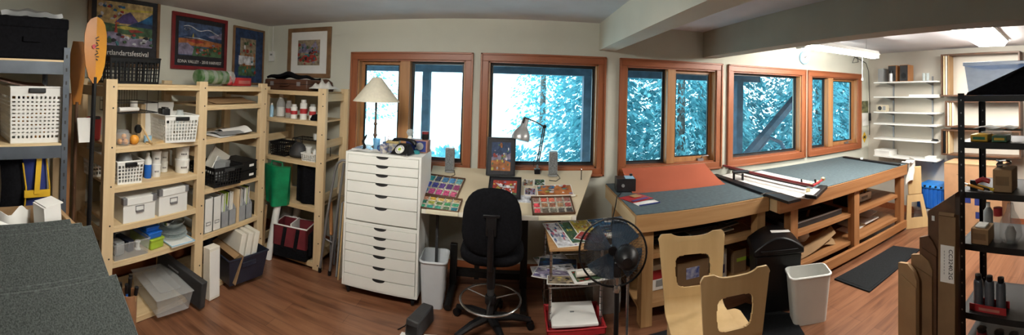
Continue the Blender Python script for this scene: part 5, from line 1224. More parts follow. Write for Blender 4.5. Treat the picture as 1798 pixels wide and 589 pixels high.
# ------------------------------------------------------------------ wire cart with prints
t = T('print_cart', 'tall wheeled cart with chrome posts and a wood-edged top loaded with prints', 'cart', (.45, 2.83, 0), R(-0))
x0, x1, y0, y1 = -.19, .20, -.25, .27
MB().box(x0, x1, y0, y1, .595, .615).build('top', FXL, t, bevel=.003)
for z in (.35, .06): 
    m = MB()
    for k in range(12): m.tube([(x0 + .02 + k * .032, y0, z), (x0 + .02 + k * .032, y1, z)], .0018, 4)
    m.tube([(x0, y0, z), (x1, y0, z), (x1, y1, z), (x0, y1, z)], .005, 6, closed=True); m.build('wire_shelf', STEEL, t)
for x in (x0 + .015, x1 - .015):
    for y in (y0 + .015, y1 - .015):
        po = MB().cyl((x, y, .0), (x, y, .595), .011, n=12).build('post', STEEL, t)
        m = MB()
        for k in range(12): m.lathe([(.0116, 0), (.0116, .004)], c=(x, y, .08 + k * .045), n=12)
        m.build('groove', CHARC, po)['kind'] = 'stuff'
for i, (x, y, rz, w_, d, base, cs, lb) in enumerate([(-.09, .01, .16, .16, .48, 'wht', ['sea', 'lil', 'wht', 'sky', 'pnk'], 'pale blue and white print at the left of the cart top'), (.02, .04, .14, .15, .44, 'grn', ['grn', 'yel', 'teal', 'tan'], 'green garden print second on the cart top'), (.11, .1, .1, .16, .34, 'yel', ['yel', 'org', 'tan', 'wht'], 'yellow print at the back of the cart top'), (.13, -.1, -.5, .22, .16, 'rd', ['rd', 'rd', 'pnk', 'wht', 'grn'], 'red poppy print at the front of the cart top')]):
    t = T('art_print', lb, 'print', (.45 + x, 2.83 + y, .6165 + .004 * i), rz, 'art prints on the cart')
    MB().box(-w_ / 2, w_ / 2, -d / 2, d / 2, 0, .003).build('sheet', PAPER, t)
    m = MB().m(PM[base]).box(-w_ / 2 + .008, w_ / 2 - .008, -d / 2 + .008, d / 2 - .008, .003, .0034)
    for j, (c, poly) in enumerate(scat(cs, 34, .03, .97, .03, .97, .05, .11, 600 + 50 * i)): m.m(PM[c]).prism([(-w_ / 2 + .008 + (w_ - .016) * px, -d / 2 + .008 + (d - .016) * py) for px, py in poly], 'z', .003, .0036 + .00001 * j)
    m.build('image', None, t)
# bigger prints lying on a box behind the cart
t = T('white_storage_box', 'low white box carrying the blue prints behind the fan', 'box', (.735, 2.98, 0), .0)
MB().box(-.11, .11, -.17, .17, 0, .60).build('body', mat('cart_side', (.30, .29, .27), .7), t, bevel=.004); MB().box(-.114, .114, -.175, .175, .58, .606).build('lid', PAPER, t, bevel=.003)
for i, (x, y, rz, w_, d, base, cs, lb) in enumerate([(.80, 3.06, .12, .34, .24, 'sea', ['sea', 'sky', 'wht', 'dbl', 'teal'], 'dark blue water print behind the fan'), (.86, 2.92, .1, .34, .16, 'dbl', ['dbl', 'blk', 'yel', 'sea', 'teal'], 'near-black night print in front of the blue water print'), (.87, 3.10, -.1, .2, .1, 'wht', ['wht', 'blk', 'lil'], 'white and black print against the wall behind the fan')]):
    t = T('art_print', lb, 'print', (x, y, .6075 + .004 * i), rz, 'art prints behind the fan')
    MB().box(-w_ / 2, w_ / 2, -d / 2, d / 2, 0, .003).build('sheet', PAPER, t)
    m = MB().m(PM[base]).box(-w_ / 2 + .006, w_ / 2 - .006, -d / 2 + .006, d / 2 - .006, .003, .0034)
    for j, (c, poly) in enumerate(scat(cs, 34, .03, .97, .03, .97, .04, .1, 900 + 50 * i)): m.m(PM[c]).prism([(-w_ / 2 + .006 + (w_ - .012) * px, -d / 2 + .006 + (d - .012) * py) for px, py in poly], 'z', .003, .0036 + .00001 * j)
    m.build('image', None, t)
# magazines on the middle shelf
for i, (x, y, rz, w_, d, base, cs, lb) in enumerate([(.32, 2.98, .3, .26, .16, 'wht', ['wht', 'grn', 'dbl'], 'white paper sheet farthest back on the cart middle shelf'), (.36, 2.90, -.15, .30, .17, 'dbl', ['dbl', 'grn', 'blk', 'sea'], 'dark green and blue magazine on the cart middle shelf'), (.31, 2.78, .12, .32, .15, 'wht', ['blk', 'tan', 'wht'], 'newspaper sheet sticking out left of the cart middle shelf'),
        (.33, 2.69, -.35, .34, .15, 'lil', ['lil', 'wht', 'hill', 'sky'], 'lilac and white magazine on the cart middle shelf'), (.39, 2.60, -.1, .28, .12, 'tan', ['tan', 'yel', 'blk'], 'tan brochure at the front of the cart middle shelf'), (.55, 2.64, .14, .26, .20, 'grn', ['rd', 'grn', 'tan', 'rd', 'blk'], 'white-bordered print of red flowers on the cart middle shelf')]):
    t = T('magazine', lb, 'magazine', (x, y, .358 + .007 * i), rz, 'magazines on the cart middle shelf')
    MB().box(-w_ / 2, w_ / 2, -d / 2, d / 2, 0, .005).build('pages', PAPER, t)
    bd = .022 if i == 5 else .006
    m = MB().m(PM[base]).box(-w_ / 2 + bd, w_ / 2 - bd, -d / 2 + bd, d / 2 - bd, .005, .0054)
    for j, (c, poly) in enumerate(scat(cs, 22, .03, .97, .03, .97, .06, .12, 1200 + 50 * i)): m.m(PM[c]).prism([(-w_ / 2 + bd + (w_ - 2 * bd) * px, -d / 2 + bd + (d - 2 * bd) * py) for px, py in poly], 'z', .005, .0056 + .00002 * j)
    m.build('cover', None, t)
t = T('poster_tube', 'short cream rolled print lying over the red flower print', 'paper roll', (.55, 2.60, .42), .12)
MB().cyl((-.10, 0, .012), (.14, .0, .012), .021, n=16).build('roll', FOAMB, t); MB().cyl((.14, 0, .012), (.141, 0, .012), .014, n=14).build('core', KRAFT, t)
t = T('red_storage_crate', 'red plastic crate on the bottom of the print cart', 'crate', (.45, 2.66, .066), .0)
m = MB()
for (a, b_, c, d) in ((-.20, .20, -.17, -.16), (-.20, .20, .13, .14), (-.20, -.19, -.17, .14), (.19, .20, -.17, .14)): m.box(a, b_, c, d, 0, .045)
m.box(-.2, .2, -.17, .14, 0, .006); m.build('body', RED, t, bevel=.003); MB().tube([(-.2, -.17, .045), (.2, -.17, .045), (.2, .14, .045), (-.2, .14, .045)], .006, 7, closed=True).build('rim', RED, t)
t = T('white_laptop', 'flat white device resting in the red crate', 'device', (.44, 2.66, .112), -.02)
MB().box(-.155, .165, -.15, .13, 0, .022).build('body', PAPER, t, bevel=.006); MB().cb((0, 0, .0225), (.03, .015, .001)).build('logo', GREYP, t)

# ------------------------------------------------------------------ pedestal fan
FANC = clear_mat('fan_blade_plastic', (.06, .10, .15), .62, .2)
t = T('pedestal_fan', 'black pedestal fan with translucent blue blades beside the print cart', 'fan', (.66, 2.28, 0), R(-14))
hc = Vector((-.03, 0, .685))
MB().lathe([(.19, 0), (.19, .012), (.12, .025), (.03, .04)], n=32).build('base', BLACK, t)
MB().cyl((0, .03, .03), (0, .03, .48), .016, n=14).build('lower_pole', BLACK, t); MB().cyl((0, .03, .46), (0, .03, .60), .012, n=12).build('upper_pole', STEEL, t); MB().lathe([(.024, .44), (.026, .46), (.02, .48)], c=(0, .03, 0), n=14).build('height_collar', STEEL, t)
MB().lathe([(0, -.09), (.05, -.085), (.072, -.05), (.072, .0), (.055, .04), (.03, .06), (0, .06)], n=24, M=rot_m(hc + Vector((.085, -.06, 0)), PI / 2)).build('motor', BLACK, t)
MB().cb((.0, .0, .60), (.05, .06, .1)).build('neck', BLACK, t, bevel=.01)
Rg = .215
gm = []
MB().tube([hc + Vector((Rg * math.cos(a * PI / 20), .03, Rg * math.sin(a * PI / 20))) for a in range(40)], .0065, 8, closed=True).build('grille_rim', BLACK, t)
for side, yy in (('front_grille', -.05), ('rear_grille', .10)):
    m = MB()
    for k in range(60):
        a = k * 2 * PI / 60; c, s = math.cos(a), math.sin(a)
        m.tube([hc + Vector((.06 * c, yy, .06 * s)), hc + Vector((.15 * c, yy * .85 + .005, .15 * s)), hc + Vector((Rg * c, .03, Rg * s))], .0009, 4)
    m.tube([hc + Vector((.13 * math.cos(a * PI / 14), yy * .9, .13 * math.sin(a * PI / 14))) for a in range(28)], .0012, 5, closed=True)
    m.build(side, CHARC, t)
MB().cyl(hc + Vector((0, .05, 0)), hc + Vector((0, .085, 0)), .03, n=18).build('hub', BLACK, t)
for k in range(4):
    M_ = Matrix.Translation(hc + Vector((0, .06, 0))) @ Matrix.Rotation(k * PI / 2 + .5, 4, 'Y')
    m = MB(); m.sheet(lambda u, v: M_ @ Vector(((.03 + .16 * u) * math.cos((v - .5) * (1.25 - .15 * u)), .03 * (v - .5), (.03 + .16 * u) * math.sin((v - .5) * (1.25 - .15 * u)))), 6, 8, .002); m.build('blade', FANC, t)
t = T('chrome_stand', 'thin chrome pole standing behind the fan', 'pole', (.80, 2.50, 0), 0)
MB().cyl((0, 0, 0), (0, 0, .52), .010, n=12).build('pole', STEEL, t); MB().lathe([(.03, 0), (.03, .01), (.01, .015)], n=16).build('foot', STEEL, t)
# ------------------------------------------------------------------ workbenches
def bench(label, x0, x1, y0, y1, h, posts, X_, Z_, shelf_lv, rail, endleg_dx=0):
    t = T('workbench', label, 'workbench', ((x0 + x1) / 2, (y0 + y1) / 2, 0))
    MB().box(x0, x1, y0, y1, h - .022, h - .004).build('bench_top', X_, t, world=True)
    MB().box(x0 + .004, x1 - .004, y0 + .012, y1, h - .004, h + .002).build('bench_mat', MATB, t, world=True)
    MB().box(x0, x1, y0, y0 + .038, h - .13, h - .022).build('apron', X_, t, world=True, bevel=.003)
    MB().box(x0, x0 + .038, y0 + .038, y1, h - .13, h - .022).build('apron', PY, t, world=True, bevel=.003)
    MB().box(x1 - .038, x1, y0 + .038, y1, h - .13, h - .022).build('apron', Z_, t, world=True, bevel=.003)
    for p in posts:
        for yy in (y0 + .038, y1 - .12): MB().box(p, p + .09, yy, yy + .09, 0, h - .022).build('leg', Z_, t, world=True, bevel=.003)
    for z in shelf_lv: 
        MB().box(x0 + .05, x1 - .03, y0 + .10, y1 - .05, z - .016, z).build('shelf', X_, t, world=True); MB().box(x0 + .05, x1 - .03, y0 + .085, y0 + .10, z - .035, z).build('shelf_edge', X_, t, world=True, bevel=.002)
    if rail: MB().box(posts[0], posts[-1] + .09, y0 + .0, y0 + .038, rail[0], rail[1]).build('rail', X_, t, world=True, bevel=.003)
    return t
bench('wooden workbench with a blue-grey mat and two shelves below the third window', .87, 2.06, 2.545, 3.485, .83, (.93, 1.96), FXL, FZL, (.50, .14), None)
bench('long reddish workbench with a blue-grey mat and three bays below the far windows', 2.075, 4.19, 2.42, 3.485, .83, (2.235, 3.14, 4.085), FX, FZ, (.45, .16), (.03, .12))
BT = .832
# rust paper sheet bent against the sill
t = T('rust_paper_board', 'long rust-red paper board leaning on the sill at the back of the first workbench', 'board', (1.5, 3.3, BT), 0)
MB().sheet(lambda u, v: (-.48 + .90 * u + .04 * (1 - v) * u, -.20 + .33 * v, .001 + .135 * v ** 1.3), 12, 8, .003).build('sheet', TERRA, t)
MB().sheet(lambda u, v: (-.48 + .90 * u, .13 + .02 * v, .136 + .012 * v), 12, 2, .003).build('turned_edge', TERRA, t)
t = T('bench_radio', 'small black boxy device with a shiny top at the left end of the first workbench', 'radio', (.985, 3.22, BT), R(-8))
MB().box(-.085, .085, -.075, .075, 0, .115).build('body', BLACK, t, bevel=.005); MB().cb((.035, 0, .1165), (.08, .12, .003)).build('top_panel', SKYB, t)
MB().box(-.08, .08, -.078, -.075, .008, .107).build('front_grille', mat('grille', (.02, .02, .022), .3, scale=100), t); MB().cyl((-.03, -.078, .06), (-.03, -.086, .06), .014, n=14).build('knob', GREYP, t)
MB().cyl((.06, .05, .115), (.06, .05, .135), .014, n=12).build('antenna_cap', BLACK, t)
t = T('trailing_cable', 'black cord trailing from the black device over the workbench edge to the fan', 'cord', (.87, 3.1, BT), 0)
MB().tube([(.06, .06, .01), (.03, -.03, .012), (-.02, -.1, .008), (-.04, -.14, -.04), (-.09, -.2, -.18), (-.12, -.35, -.3), (-.14, -.6, -.35), (-.17, -.72, -.22)], .005, 7).build('cord', BLACK, t); MB().cb((.07, .07, .012), (.03, .02, .015)).build('plug', BLACK, t)
t = T('red_package', 'red and gold printed packet lying at the front left of the first workbench', 'packet', (1.0, 2.95, BT), R(24))
MB().sheet(lambda u, v: (-.11 + .22 * u, -.09 + .18 * v, .004 + .012 * math.sin(PI * u) * math.sin(PI * v)), 8, 8, .006).build('body', RED, t); MB().cb((0, .01, .019), (.08, .07, .002)).build('emblem', mat('gold_print', (.5, .3, .12), .5), t); MB().cb((-.02, -.07, .012), (.17, .03, .003)).build('strip', PURP, t)
t = T('white_pouch', 'glossy white pouch lying in front of the red packet', 'pouch', (1.04, 2.80, BT), R(12))
MB().sheet(lambda u, v: (-.10 + .20 * u, -.045 + .09 * v, .003 + .016 * math.sin(PI * u) * math.sin(PI * v)), 10, 8, .005).build('body', WHITE, t); MB().cb((0, -.045, .006), (.19, .012, .006)).build('seam', NAVY, t)
# mat cutter
t = T('mat_cutter', 'long black and red mat cutter lying across both workbenches', 'mat cutter', (2.22, 2.85, BT), R(0))
ang = .0
def L(x, y, z): return (x, y, z)
MB().hex8([(-.20, .62, .0), (-.14, .62, .0), (-.06, -.60, .0), (-.20, -.60, .0)], [(-.20, .62, .022), (-.14, .62, .022), (-.06, -.60, .022), (-.20, -.60, .022)]).build('left_rail', BLACK, t)
MB().hex8([(-.14, .55, .0), (.16, .60, .0), (.24, -.50, .0), (-.06, -.56, .0)], [(-.14, .55, .018), (.16, .60, .018), (.24, -.50, .018), (-.06, -.56, .018)]).build('base_board', PAPER, t)
MB().hex8([(.03, .66, .045), (.07, .66, .045), (.20, -.42, .045), (.16, -.42, .045)], [(.03, .66, .065), (.07, .66, .065), (.20, -.42, .065), (.16, -.42, .065)]).build('guide_rail', BLACK, t)
MB().tube([(-.04, .66, .095), (.13, -.55, .085)], .013, 8).build('red_bar', DRED, t); MB().tube([(.13, -.55, .085), (.40, -.40, .065)], .011, 8).build('red_arm', RED, t)
for x, y in ((-.13, .30), (-.065, .24)): MB().tube([(x, y, .01), (x, y, .085)], .012, 8).build('carriage_post', BLACK, t)
MB().cb((-.06, .28, .095), (.17, .07, .018), (0, 0, -.2)).build('carriage_plate', BLACK, t, bevel=.003)
for x, y, z in ((.10, -.52, .03), (.20, -.45, .05), (.08, .66, .07), (.33, -.42, .045), (.42, -.40, .06)):
    MB().lathe([(.016, 0), (.02, .012), (.02, .026), (.01, .034)], c=(x, y, z), n=14).build('brass_knob', mat('brass_%d' % int(x * 100), (.75, .65, .38), .3, .6), t)
for x, y in ((.19, -.35), (.28, -.44)): MB().cyl((x, y, .05), (x, y + .01, .10), .009, n=10).build('clamp_lever', BLACK, t)
MB().hex8([(.06, -.66, .0), (.40, -.48, .0), (.38, -.40, .0), (.02, -.56, .0)], [(.06, -.66, .03), (.40, -.48, .03), (.38, -.40, .03), (.02, -.56, .03)]).build('front_stop', BLACK, t, bevel=.004)
MB().hex8([(.05, -.63, .031), (.24, -.53, .031), (.22, -.47, .031), (.02, -.56, .031)], [(.05, -.63, .036), (.24, -.53, .036), (.22, -.47, .036), (.02, -.56, .036)]).build('measuring_plate', PAPER, t)
MB().tube([(-.25, -.30, .02), (-.28, -.40, .06), (-.2, -.5, .07), (-.1, -.58, .03), (-.02, -.66, .02)], .004, 6).build('wire_handle', STEEL, t)
t = T('white_board', 'white mat board lying under the right side of the mat cutter', 'board', (2.56, 3.02, BT), R(5))
MB().box(-.14, .13, -.40, .40, 0, .004).build('board', PAPER, t); MB().box(-.13, .12, -.38, .38, .004, .0045).build('liner', PAPER, t)
t = T('straightedge', 'black straightedge with a white knob at the far end of the long workbench', 'straightedge', (4.06, 2.90, BT), R(-4))
MB().box(-.03, .03, -.46, .50, 0, .02).build('bar', BLACK, t, bevel=.003); MB().lathe([(.02, 0), (.02, .02), (0, .024)], c=(-.02, .15, .02), n=14).build('knob', WHITE, t)
# ---- under bench 1
def flat(name, label, cat, x, y, z, rz, w_, d, h, mt, group=None, tilt=0):
    q = T(name, label, cat, (x, y, z), rz, group)
    MB().cb((0, 0, h / 2 + abs(math.sin(tilt)) * d / 2), (w_, d, h), (tilt, 0, 0)).build('sheet', mt, q); MB().cb((0, .0, h / 2 + abs(math.sin(tilt)) * d / 2 + .0005), (w_ * .97, d * .97, h), (tilt, 0, 0)).build('top_sheet', mt, q); return q
for i, (x, y, rz, w_, d, mt, lb) in enumerate([(1.45, 2.95, .05, .75, .45, KRAFTD, 'brown board at the bottom of the pile under the first workbench'), (1.40, 2.93, -.08, .65, .42, CHARC, 'charcoal board in the pile under the first workbench'), (1.50, 2.92, .12, .60, .44, PAPER, 'white board sticking out of the pile under the first workbench'),
        (1.45, 2.97, -.02, .7, .4, BLACK, 'black board above the white one in the pile under the first workbench'), (1.62, 2.90, .2, .5, .36, GREYP, 'grey board skewed to the right in the pile under the first workbench'), (1.40, 2.97, .0, .6, .38, CHARC, 'uppermost charcoal board in the pile under the first workbench')]):
    flat('mat_board', lb, 'board', x, y, .502 + .014 * i, rz, w_, d, .010, mt, 'mat boards under the first workbench')
for i in range(2): flat('leaning_mat', ['dark board tilted up at the right end of the upper bench shelf', 'kraft board tilted up at the right end of the upper bench shelf'][i], 'board', 1.80, 2.92 + i * .06, .60, .3, .26, .36, .008, (CHARC, KRAFT)[i], None, R(6))
t = T('box_of_paper', 'white and red printed package at the left of the lower bench shelf', 'package', (1.14, 2.83, .142), .1)
MB().box(-.08, .08, -.05, .1, 0, .20).build('body', PAPER, t, bevel=.006); MB().box(-.05, .03, -.052, -.05, .09, .16).build('print', RED, t); MB().box(-.02, .06, -.0525, -.05, .03, .08).build('print_block', GREYP, t)
t = T('cardboard_box', 'brown cardboard box seen through the back of the plywood chair', 'box', (1.45, 2.86, .142), 0)
MB().box(-.16, .13, -.12, .12, 0, .20).build('body', KRAFTD, t, bevel=.003); MB().box(-.08, .04, -.122, -.12, .06, .15).build('label', mat('blue_print', (.05, .08, .3), .6, scale=25, col2=(.5, .5, .6)), t)
t = T('printed_carton', 'white printed carton beside the brown box on the lower bench shelf', 'carton', (1.66, 2.80, .142), .3)
MB().box(-.06, .07, -.09, .12, 0, .24).build('body', PAPER, t, bevel=.003); MB().box(-.04, .05, -.06, .09, .24, .241).build('print', CHARC, t); MB().box(-.03, .04, -.092, -.09, .05, .12).build('side_print', NAVY, t)
t = T('green_box', 'dark box with a yellow-green stripe at the right of the lower bench shelf', 'box', (1.90, 2.86, .142), 0)
MB().box(-.07, .06, -.12, .12, 0, .20).build('body', KRAFTD, t); MB().box(-.04, .06, -.122, -.12, .10, .13).build('stripe', LIME, t)
# ---- under bench 2
t = T('grey_tray', 'dark grey shallow tray on the upper shelf of the long workbench', 'tray', (2.72, 2.86, .452), 0)
m = MB().box(-.38, .36, -.26, .22, 0, .008).box(-.38, .36, -.28, -.262, .0, .05).box(-.38, .36, .22, .235, 0, .05).box(-.39, -.375, -.26, .22, 0, .05).box(.36, .375, -.26, .22, 0, .05)
m.build('body', CHARC, t, bevel=.004); MB().tube([(-.38, -.27, .05), (.36, -.27, .05)], .012, 8).build('front_lip', GREYM, t)
for i, (dx, dy, rz, mt, lb) in enumerate([(-.1, 0, .4, BLACK, 'black folded board in the grey tray'), (.1, -.04, .7, KRAFT, 'thin brown stick in the grey tray'), (.15, .06, -.2, CHARC, 'charcoal sheet in the grey tray')]):
    q = T('scrap', lb, 'scrap board', (2.72 + dx, 2.86 + dy, .462 + .014 * i), rz, 'scraps in the grey tray'); MB().box(-.15, .15, -.08 if i != 1 else -.012, .08 if i != 1 else .012, 0, .01).build('sheet', mt, q); MB().cb((.02, 0, .012), (.2, .02, .004)).build('strip', mt, q)
t = T('brown_paper_heap', 'crumpled brown wrapping paper in the left bay of the long workbench', 'paper', (2.68, 2.78, .162), 0)
MB().sheet(lambda u, v: (-.32 + .62 * u, -.20 + .36 * v, .02 + .10 * u * math.sin(PI * v) + .02 * math.sin(11 * u + 4 * v) + .012 * math.sin(19 * v)), 24, 14, .003).build('sheet', KRAFT, t)
MB().sheet(lambda u, v: (-.30 + .58 * u, -.22 + .07 * v, .005 + .06 * v + .12 * u * u), 14, 4, .003).build('front_flap', KRAFT, t)
t = T('crumpled_white_paper', 'ball of crumpled white paper on the brown wrapping paper', 'paper', (2.66, 2.76, .23), 0)
rr = random.Random(9)
MB().lathe([(.01, 0), (.05, .01), (.075, .05), (.07, .09), (.04, .125), (0, .13)], n=14, sx=1.1).build('ball', PAPER, t); MB().sheet(lambda u, v: (.02 + .10 * u, -.06 + .1 * v, .06 + .08 * u + .03 * math.sin(9 * v)), 6, 6, .002).build('fold', PAPER, t)
t = T('white_parts_box', 'white box of orange bottles on the upper shelf of the long workbench', 'box', (3.62, 2.80, .452), 0)
m = MB(); 
for a, b_, c, d in ((-.14, .14, -.12, -.115), (-.14, .14, .115, .12), (-.14, -.135, -.12, .12), (.135, .14, -.12, .12)): m.box(a, b_, c, d, 0, .09)
m.box(-.14, .14, -.12, .12, 0, .005); m.build('body', PAPER, t); MB().box(-.06, .06, -.122, -.12, .03, .06).build('label', GREYP, t)
for i, (dx, dy) in enumerate([(-.09, -.06), (-.03, -.07), (.03, -.06), (.09, -.07), (-.06, .03), (.0, .04), (.06, .03)]):
    q = T('paint_bottle', 'small orange-capped bottle in the white box under the long workbench', 'bottle', (3.62 + dx, 2.80 + dy, .458), 0, 'orange-capped bottles in the white box')
    MB().lathe([(.02, 0), (.02, .07), (.012, .085)], n=12).build('body', WHITE, q); MB().lathe([(.013, .085), (.016, .10), (.012, .115), (0, .115)], n=12).build('cap', ORNG if i % 3 else YEL, q)
for i, (x, mt, lb) in enumerate(((3.34, DKBLUE, 'dark blue box behind the middle bench leg'), (3.44, BLACK, 'black toolbox beside the white box of bottles'))):
    q = T('tool_box', lb, 'box', (x, 2.78, .452), 0); MB().box(-.045, .045, -.1, .12, 0, .10 if i else .16).build('body', mt, q, bevel=.006); MB().box(-.02, .02, -.104, -.1, .05, .08).build('latch', RED if i else GREYM, q)
t = T('pine_rack', 'small pine rack at the back of the right bay under the long workbench', 'rack', (3.85, 3.22, .162), 0)
MB().box(-.28, .24, -.12, .1, .42, .435).build('shelf', PX, t); MB().box(-.28, -.26, -.12, .1, 0, .42).build('side', PZ, t); MB().box(.22, .24, -.12, .1, 0, .5).build('side', PZ, t)
q = T('white_carton', 'white carton standing on the small pine rack', 'carton', (3.86, 3.2, .598), 0); MB().box(-.09, .09, -.07, .07, 0, .07).build('body', PAPER, q); MB().box(-.05, .05, -.072, -.07, .02, .05).build('label', YEL, q)
for i, (x, y, rz, w_, d, mt, lb) in enumerate([(3.45, 2.75, .1, .32, .2, PAPER, 'white envelope bundle at the left of the bottom bay under the long workbench'), (3.60, 2.84, -.1, .4, .3, FOAMB, 'pale board in the middle of the bottom bay'), (3.72, 2.72, .05, .3, .16, PAPER, 'white sheet at the front of the bottom bay'), (3.86, 2.86, .2, .28, .24, PAPER, 'white folded sheet at the right of the bottom bay'), (3.5, 2.95, .0, .4, .2, CHARC, 'dark sheet at the back of the bottom bay')]):
    flat('stacked_paper', lb, 'paper', x, y, .162 + .016 * i, rz, w_, d, .012, mt, 'papers in the bottom bay of the long workbench')

# ------------------------------------------------------------------ shredder bin, mats
t = T('shredder_bin', 'big black bin with a rounded lid and a white sticker beside the long workbench', 'bin', (1.985, 2.375, 0), R(-25))
MB().hex8([(-.17, -.12, 0), (.17, -.12, 0), (.17, .12, 0), (-.17, .12, 0)], [(-.19, -.14, .46), (.19, -.14, .46), (.19, .14, .46), (-.19, .14, .46)]).build('body', BLACK, t, bevel=.015)
arc = [(-.205, .455), (-.205, .50)] + [(-.205 + .41 * i / 12, .50 + .095 * math.sin(PI * (i / 12) ** 1.0)) for i in range(1, 12)] + [(.205, .50), (.205, .455)]
MB().prism(arc, 'y', -.155, .155).build('lid', BLACK, t, bevel=.012)
MB().cb((.04, -.02, .594), (.16, .05, .003), (0, R(3), 0)).build('sticker', PAPER, t)
MB().cb((.0, -.157, .49), (.3, .01, .02)).build('lid_lip', BLACK, t, bevel=.003)
t = T('rubber_mat', 'black rubber floor mat in front of the long workbench', 'floor mat', (3.17, 2.12, .0), 0)
MB().prism([(-.52, .19), (-.50, -.20), (.53, -.15), (.46, .16)], 'z', .001, .013).build('mat', RUG, t, bevel=.003); MB().prism([(-.49, .17), (-.475, -.175), (.50, -.125), (.435, .14)], 'z', .013, .0145).build('ribbed_surface', RUG, t)
t = T('rubber_mat', 'black rubber floor mat under the plywood chairs and the shredder bin', 'floor mat', (1.40, 2.18, .0), 0)
MB().prism([(-.62, .30), (-.55, -.40), (.50, -.25), (.60, .0), (.40, .34)], 'z', .001, .012).build('mat', RUG, t, bevel=.003); MB().prism([(-.58, .27), (-.52, -.36), (.47, -.22), (.56, .0), (.37, .31)], 'z', .012, .0135).build('ribbed_surface', RUG, t)

# ------------------------------------------------------------------ plywood chairs
def ply_chair(label, loc, rz, seat_z, top_z, run, lean, w_top=.385, inset=.0):
    """moulded ply shell; front faces -y; back panel at y=0"""
    t = T('plywood_chair', label, 'chair', loc, rz, 'moulded plywood chairs')
    nu, nv = 24, 40; th = .012; w2 = w_top / 2
    H_ = top_z - seat_z; D_ = .34
    # profile: from top of back down to the front of the seat
    def P(s):  # s 0..1 along profile -> y,z
        Lb = H_ - .07; La = .11; Ls = D_ - .07; tot = Lb + La + Ls; d = s * tot
        if d < Lb: f = d / Lb; return (lean * (1 - f), seat_z + H_ - (H_ - .07) * f)
        if d < Lb + La: a = (d - Lb) / La * PI / 2; return (-.07 + .07 * math.cos(a), seat_z + .07 - .07 * math.sin(a))
        return (-.07 - (d - Lb - La), seat_z)
    def hw(s):
        b_ = w2 * (1 - .16 * min(1, max(0, s / .5))) if s < .5 else w2 * (.84 + .10 * (s - .5))
        return b_
    vs_ = []; fs = []
    def inside(u, s):
        x = (u - .5) * 2
        if .17 < s < .415: 
            lim = .56
            r_ = abs(x) / lim; q_ = abs(s - .2925) / .1225
            if r_ ** 5 + q_ ** 5 < 1: return True
        return False
    def pt(u, s, side):
        x = (u - .5) * 2 * hw(s); y, z = P(s)
        e = .004; y2, z2 = P(min(1, s + e)); dy, dz_ = y2 - y, z2 - z; l_ = math.hypot(dy, dz_) or 1
        ny, nz_ = -dz_ / l_, dy / l_
        if s < .06:  # dip of the top edge
            k = (1 - s / .06); xx = abs(u - .5) * 2
            z -= k * (.022 * max(0, 1 - (xx / .62) ** 4)) + k * .03 * max(0, (xx - .88) / .12) ** 2
        if s > .93:
            k = (s - .93) / .07; xx = abs(u - .5) * 2; y += k * .04 * max(0, (xx - .8) / .2) ** 2
        return (x, y + ny * th / 2 * side, z + nz_ * th / 2 * side)
    NU, NS = 84, 190
    keep = [[not inside((i + .5) / NU, (j + .5) / NS) for j in range(NS)] for i in range(NU)]
    for side in (1, -1):
        for i in range(NU + 1):
            for j in range(NS + 1): vs_.append(pt(i / NU, j / NS, side))
    o = (NU + 1) * (NS + 1); W_ = NS + 1
    def kp(i, j): return 0 <= i < NU and 0 <= j < NS and keep[i][j]
    for i in range(NU):
        for j in range(NS):
            if not keep[i][j]: continue
            a = i * W_ + j
            fs.append((a, a + 1, a + W_ + 1, a + W_)); fs.append((o + a, o + a + W_, o + a + W_ + 1, o + a + 1))
            if not kp(i - 1, j): fs.append((a, o + a, o + a + 1, a + 1))
            if not kp(i + 1, j): fs.append((a + W_, a + W_ + 1, o + a + W_ + 1, o + a + W_))
            if not kp(i, j - 1): fs.append((a, a + W_, o + a + W_, o + a))
            if not kp(i, j + 1): fs.append((a + 1, o + a + 1, o + a + W_ + 1, a + W_ + 1))
    sh = MB().add(vs_, fs).build('seat_shell', PLY, t, sharp=50)
    for s in (-1, 1):
        x = s * (w2 * .84 - .035 - inset)
        MB().cb((x, -.02, (seat_z - .008) / 2), (.028, .06, seat_z - .014), (R(3), 0, 0)).build('leg', PLY, t, bevel=.004)
        MB().cb((x, -.16, .017), (.028, .34, .03)).build('floor_runner', PLY, t, bevel=.004)
    MB().cb((0, -.012, seat_z - .03), (w_top * .5, .03, .03)).build('crossbar', PLY, t, bevel=.004)
    return t
ply_chair('pale moulded plywood chair facing the camera, the one farther away with its seat showing', (1.05, 2.00, .0135), R(-12), .425, .845, .34, .05, .42)
ply_chair('darker moulded plywood chair with its back turned, pushed up against the paler one', (1.075, 1.60, .0135), R(169), .395, .80, .34, .02, .38, .05)

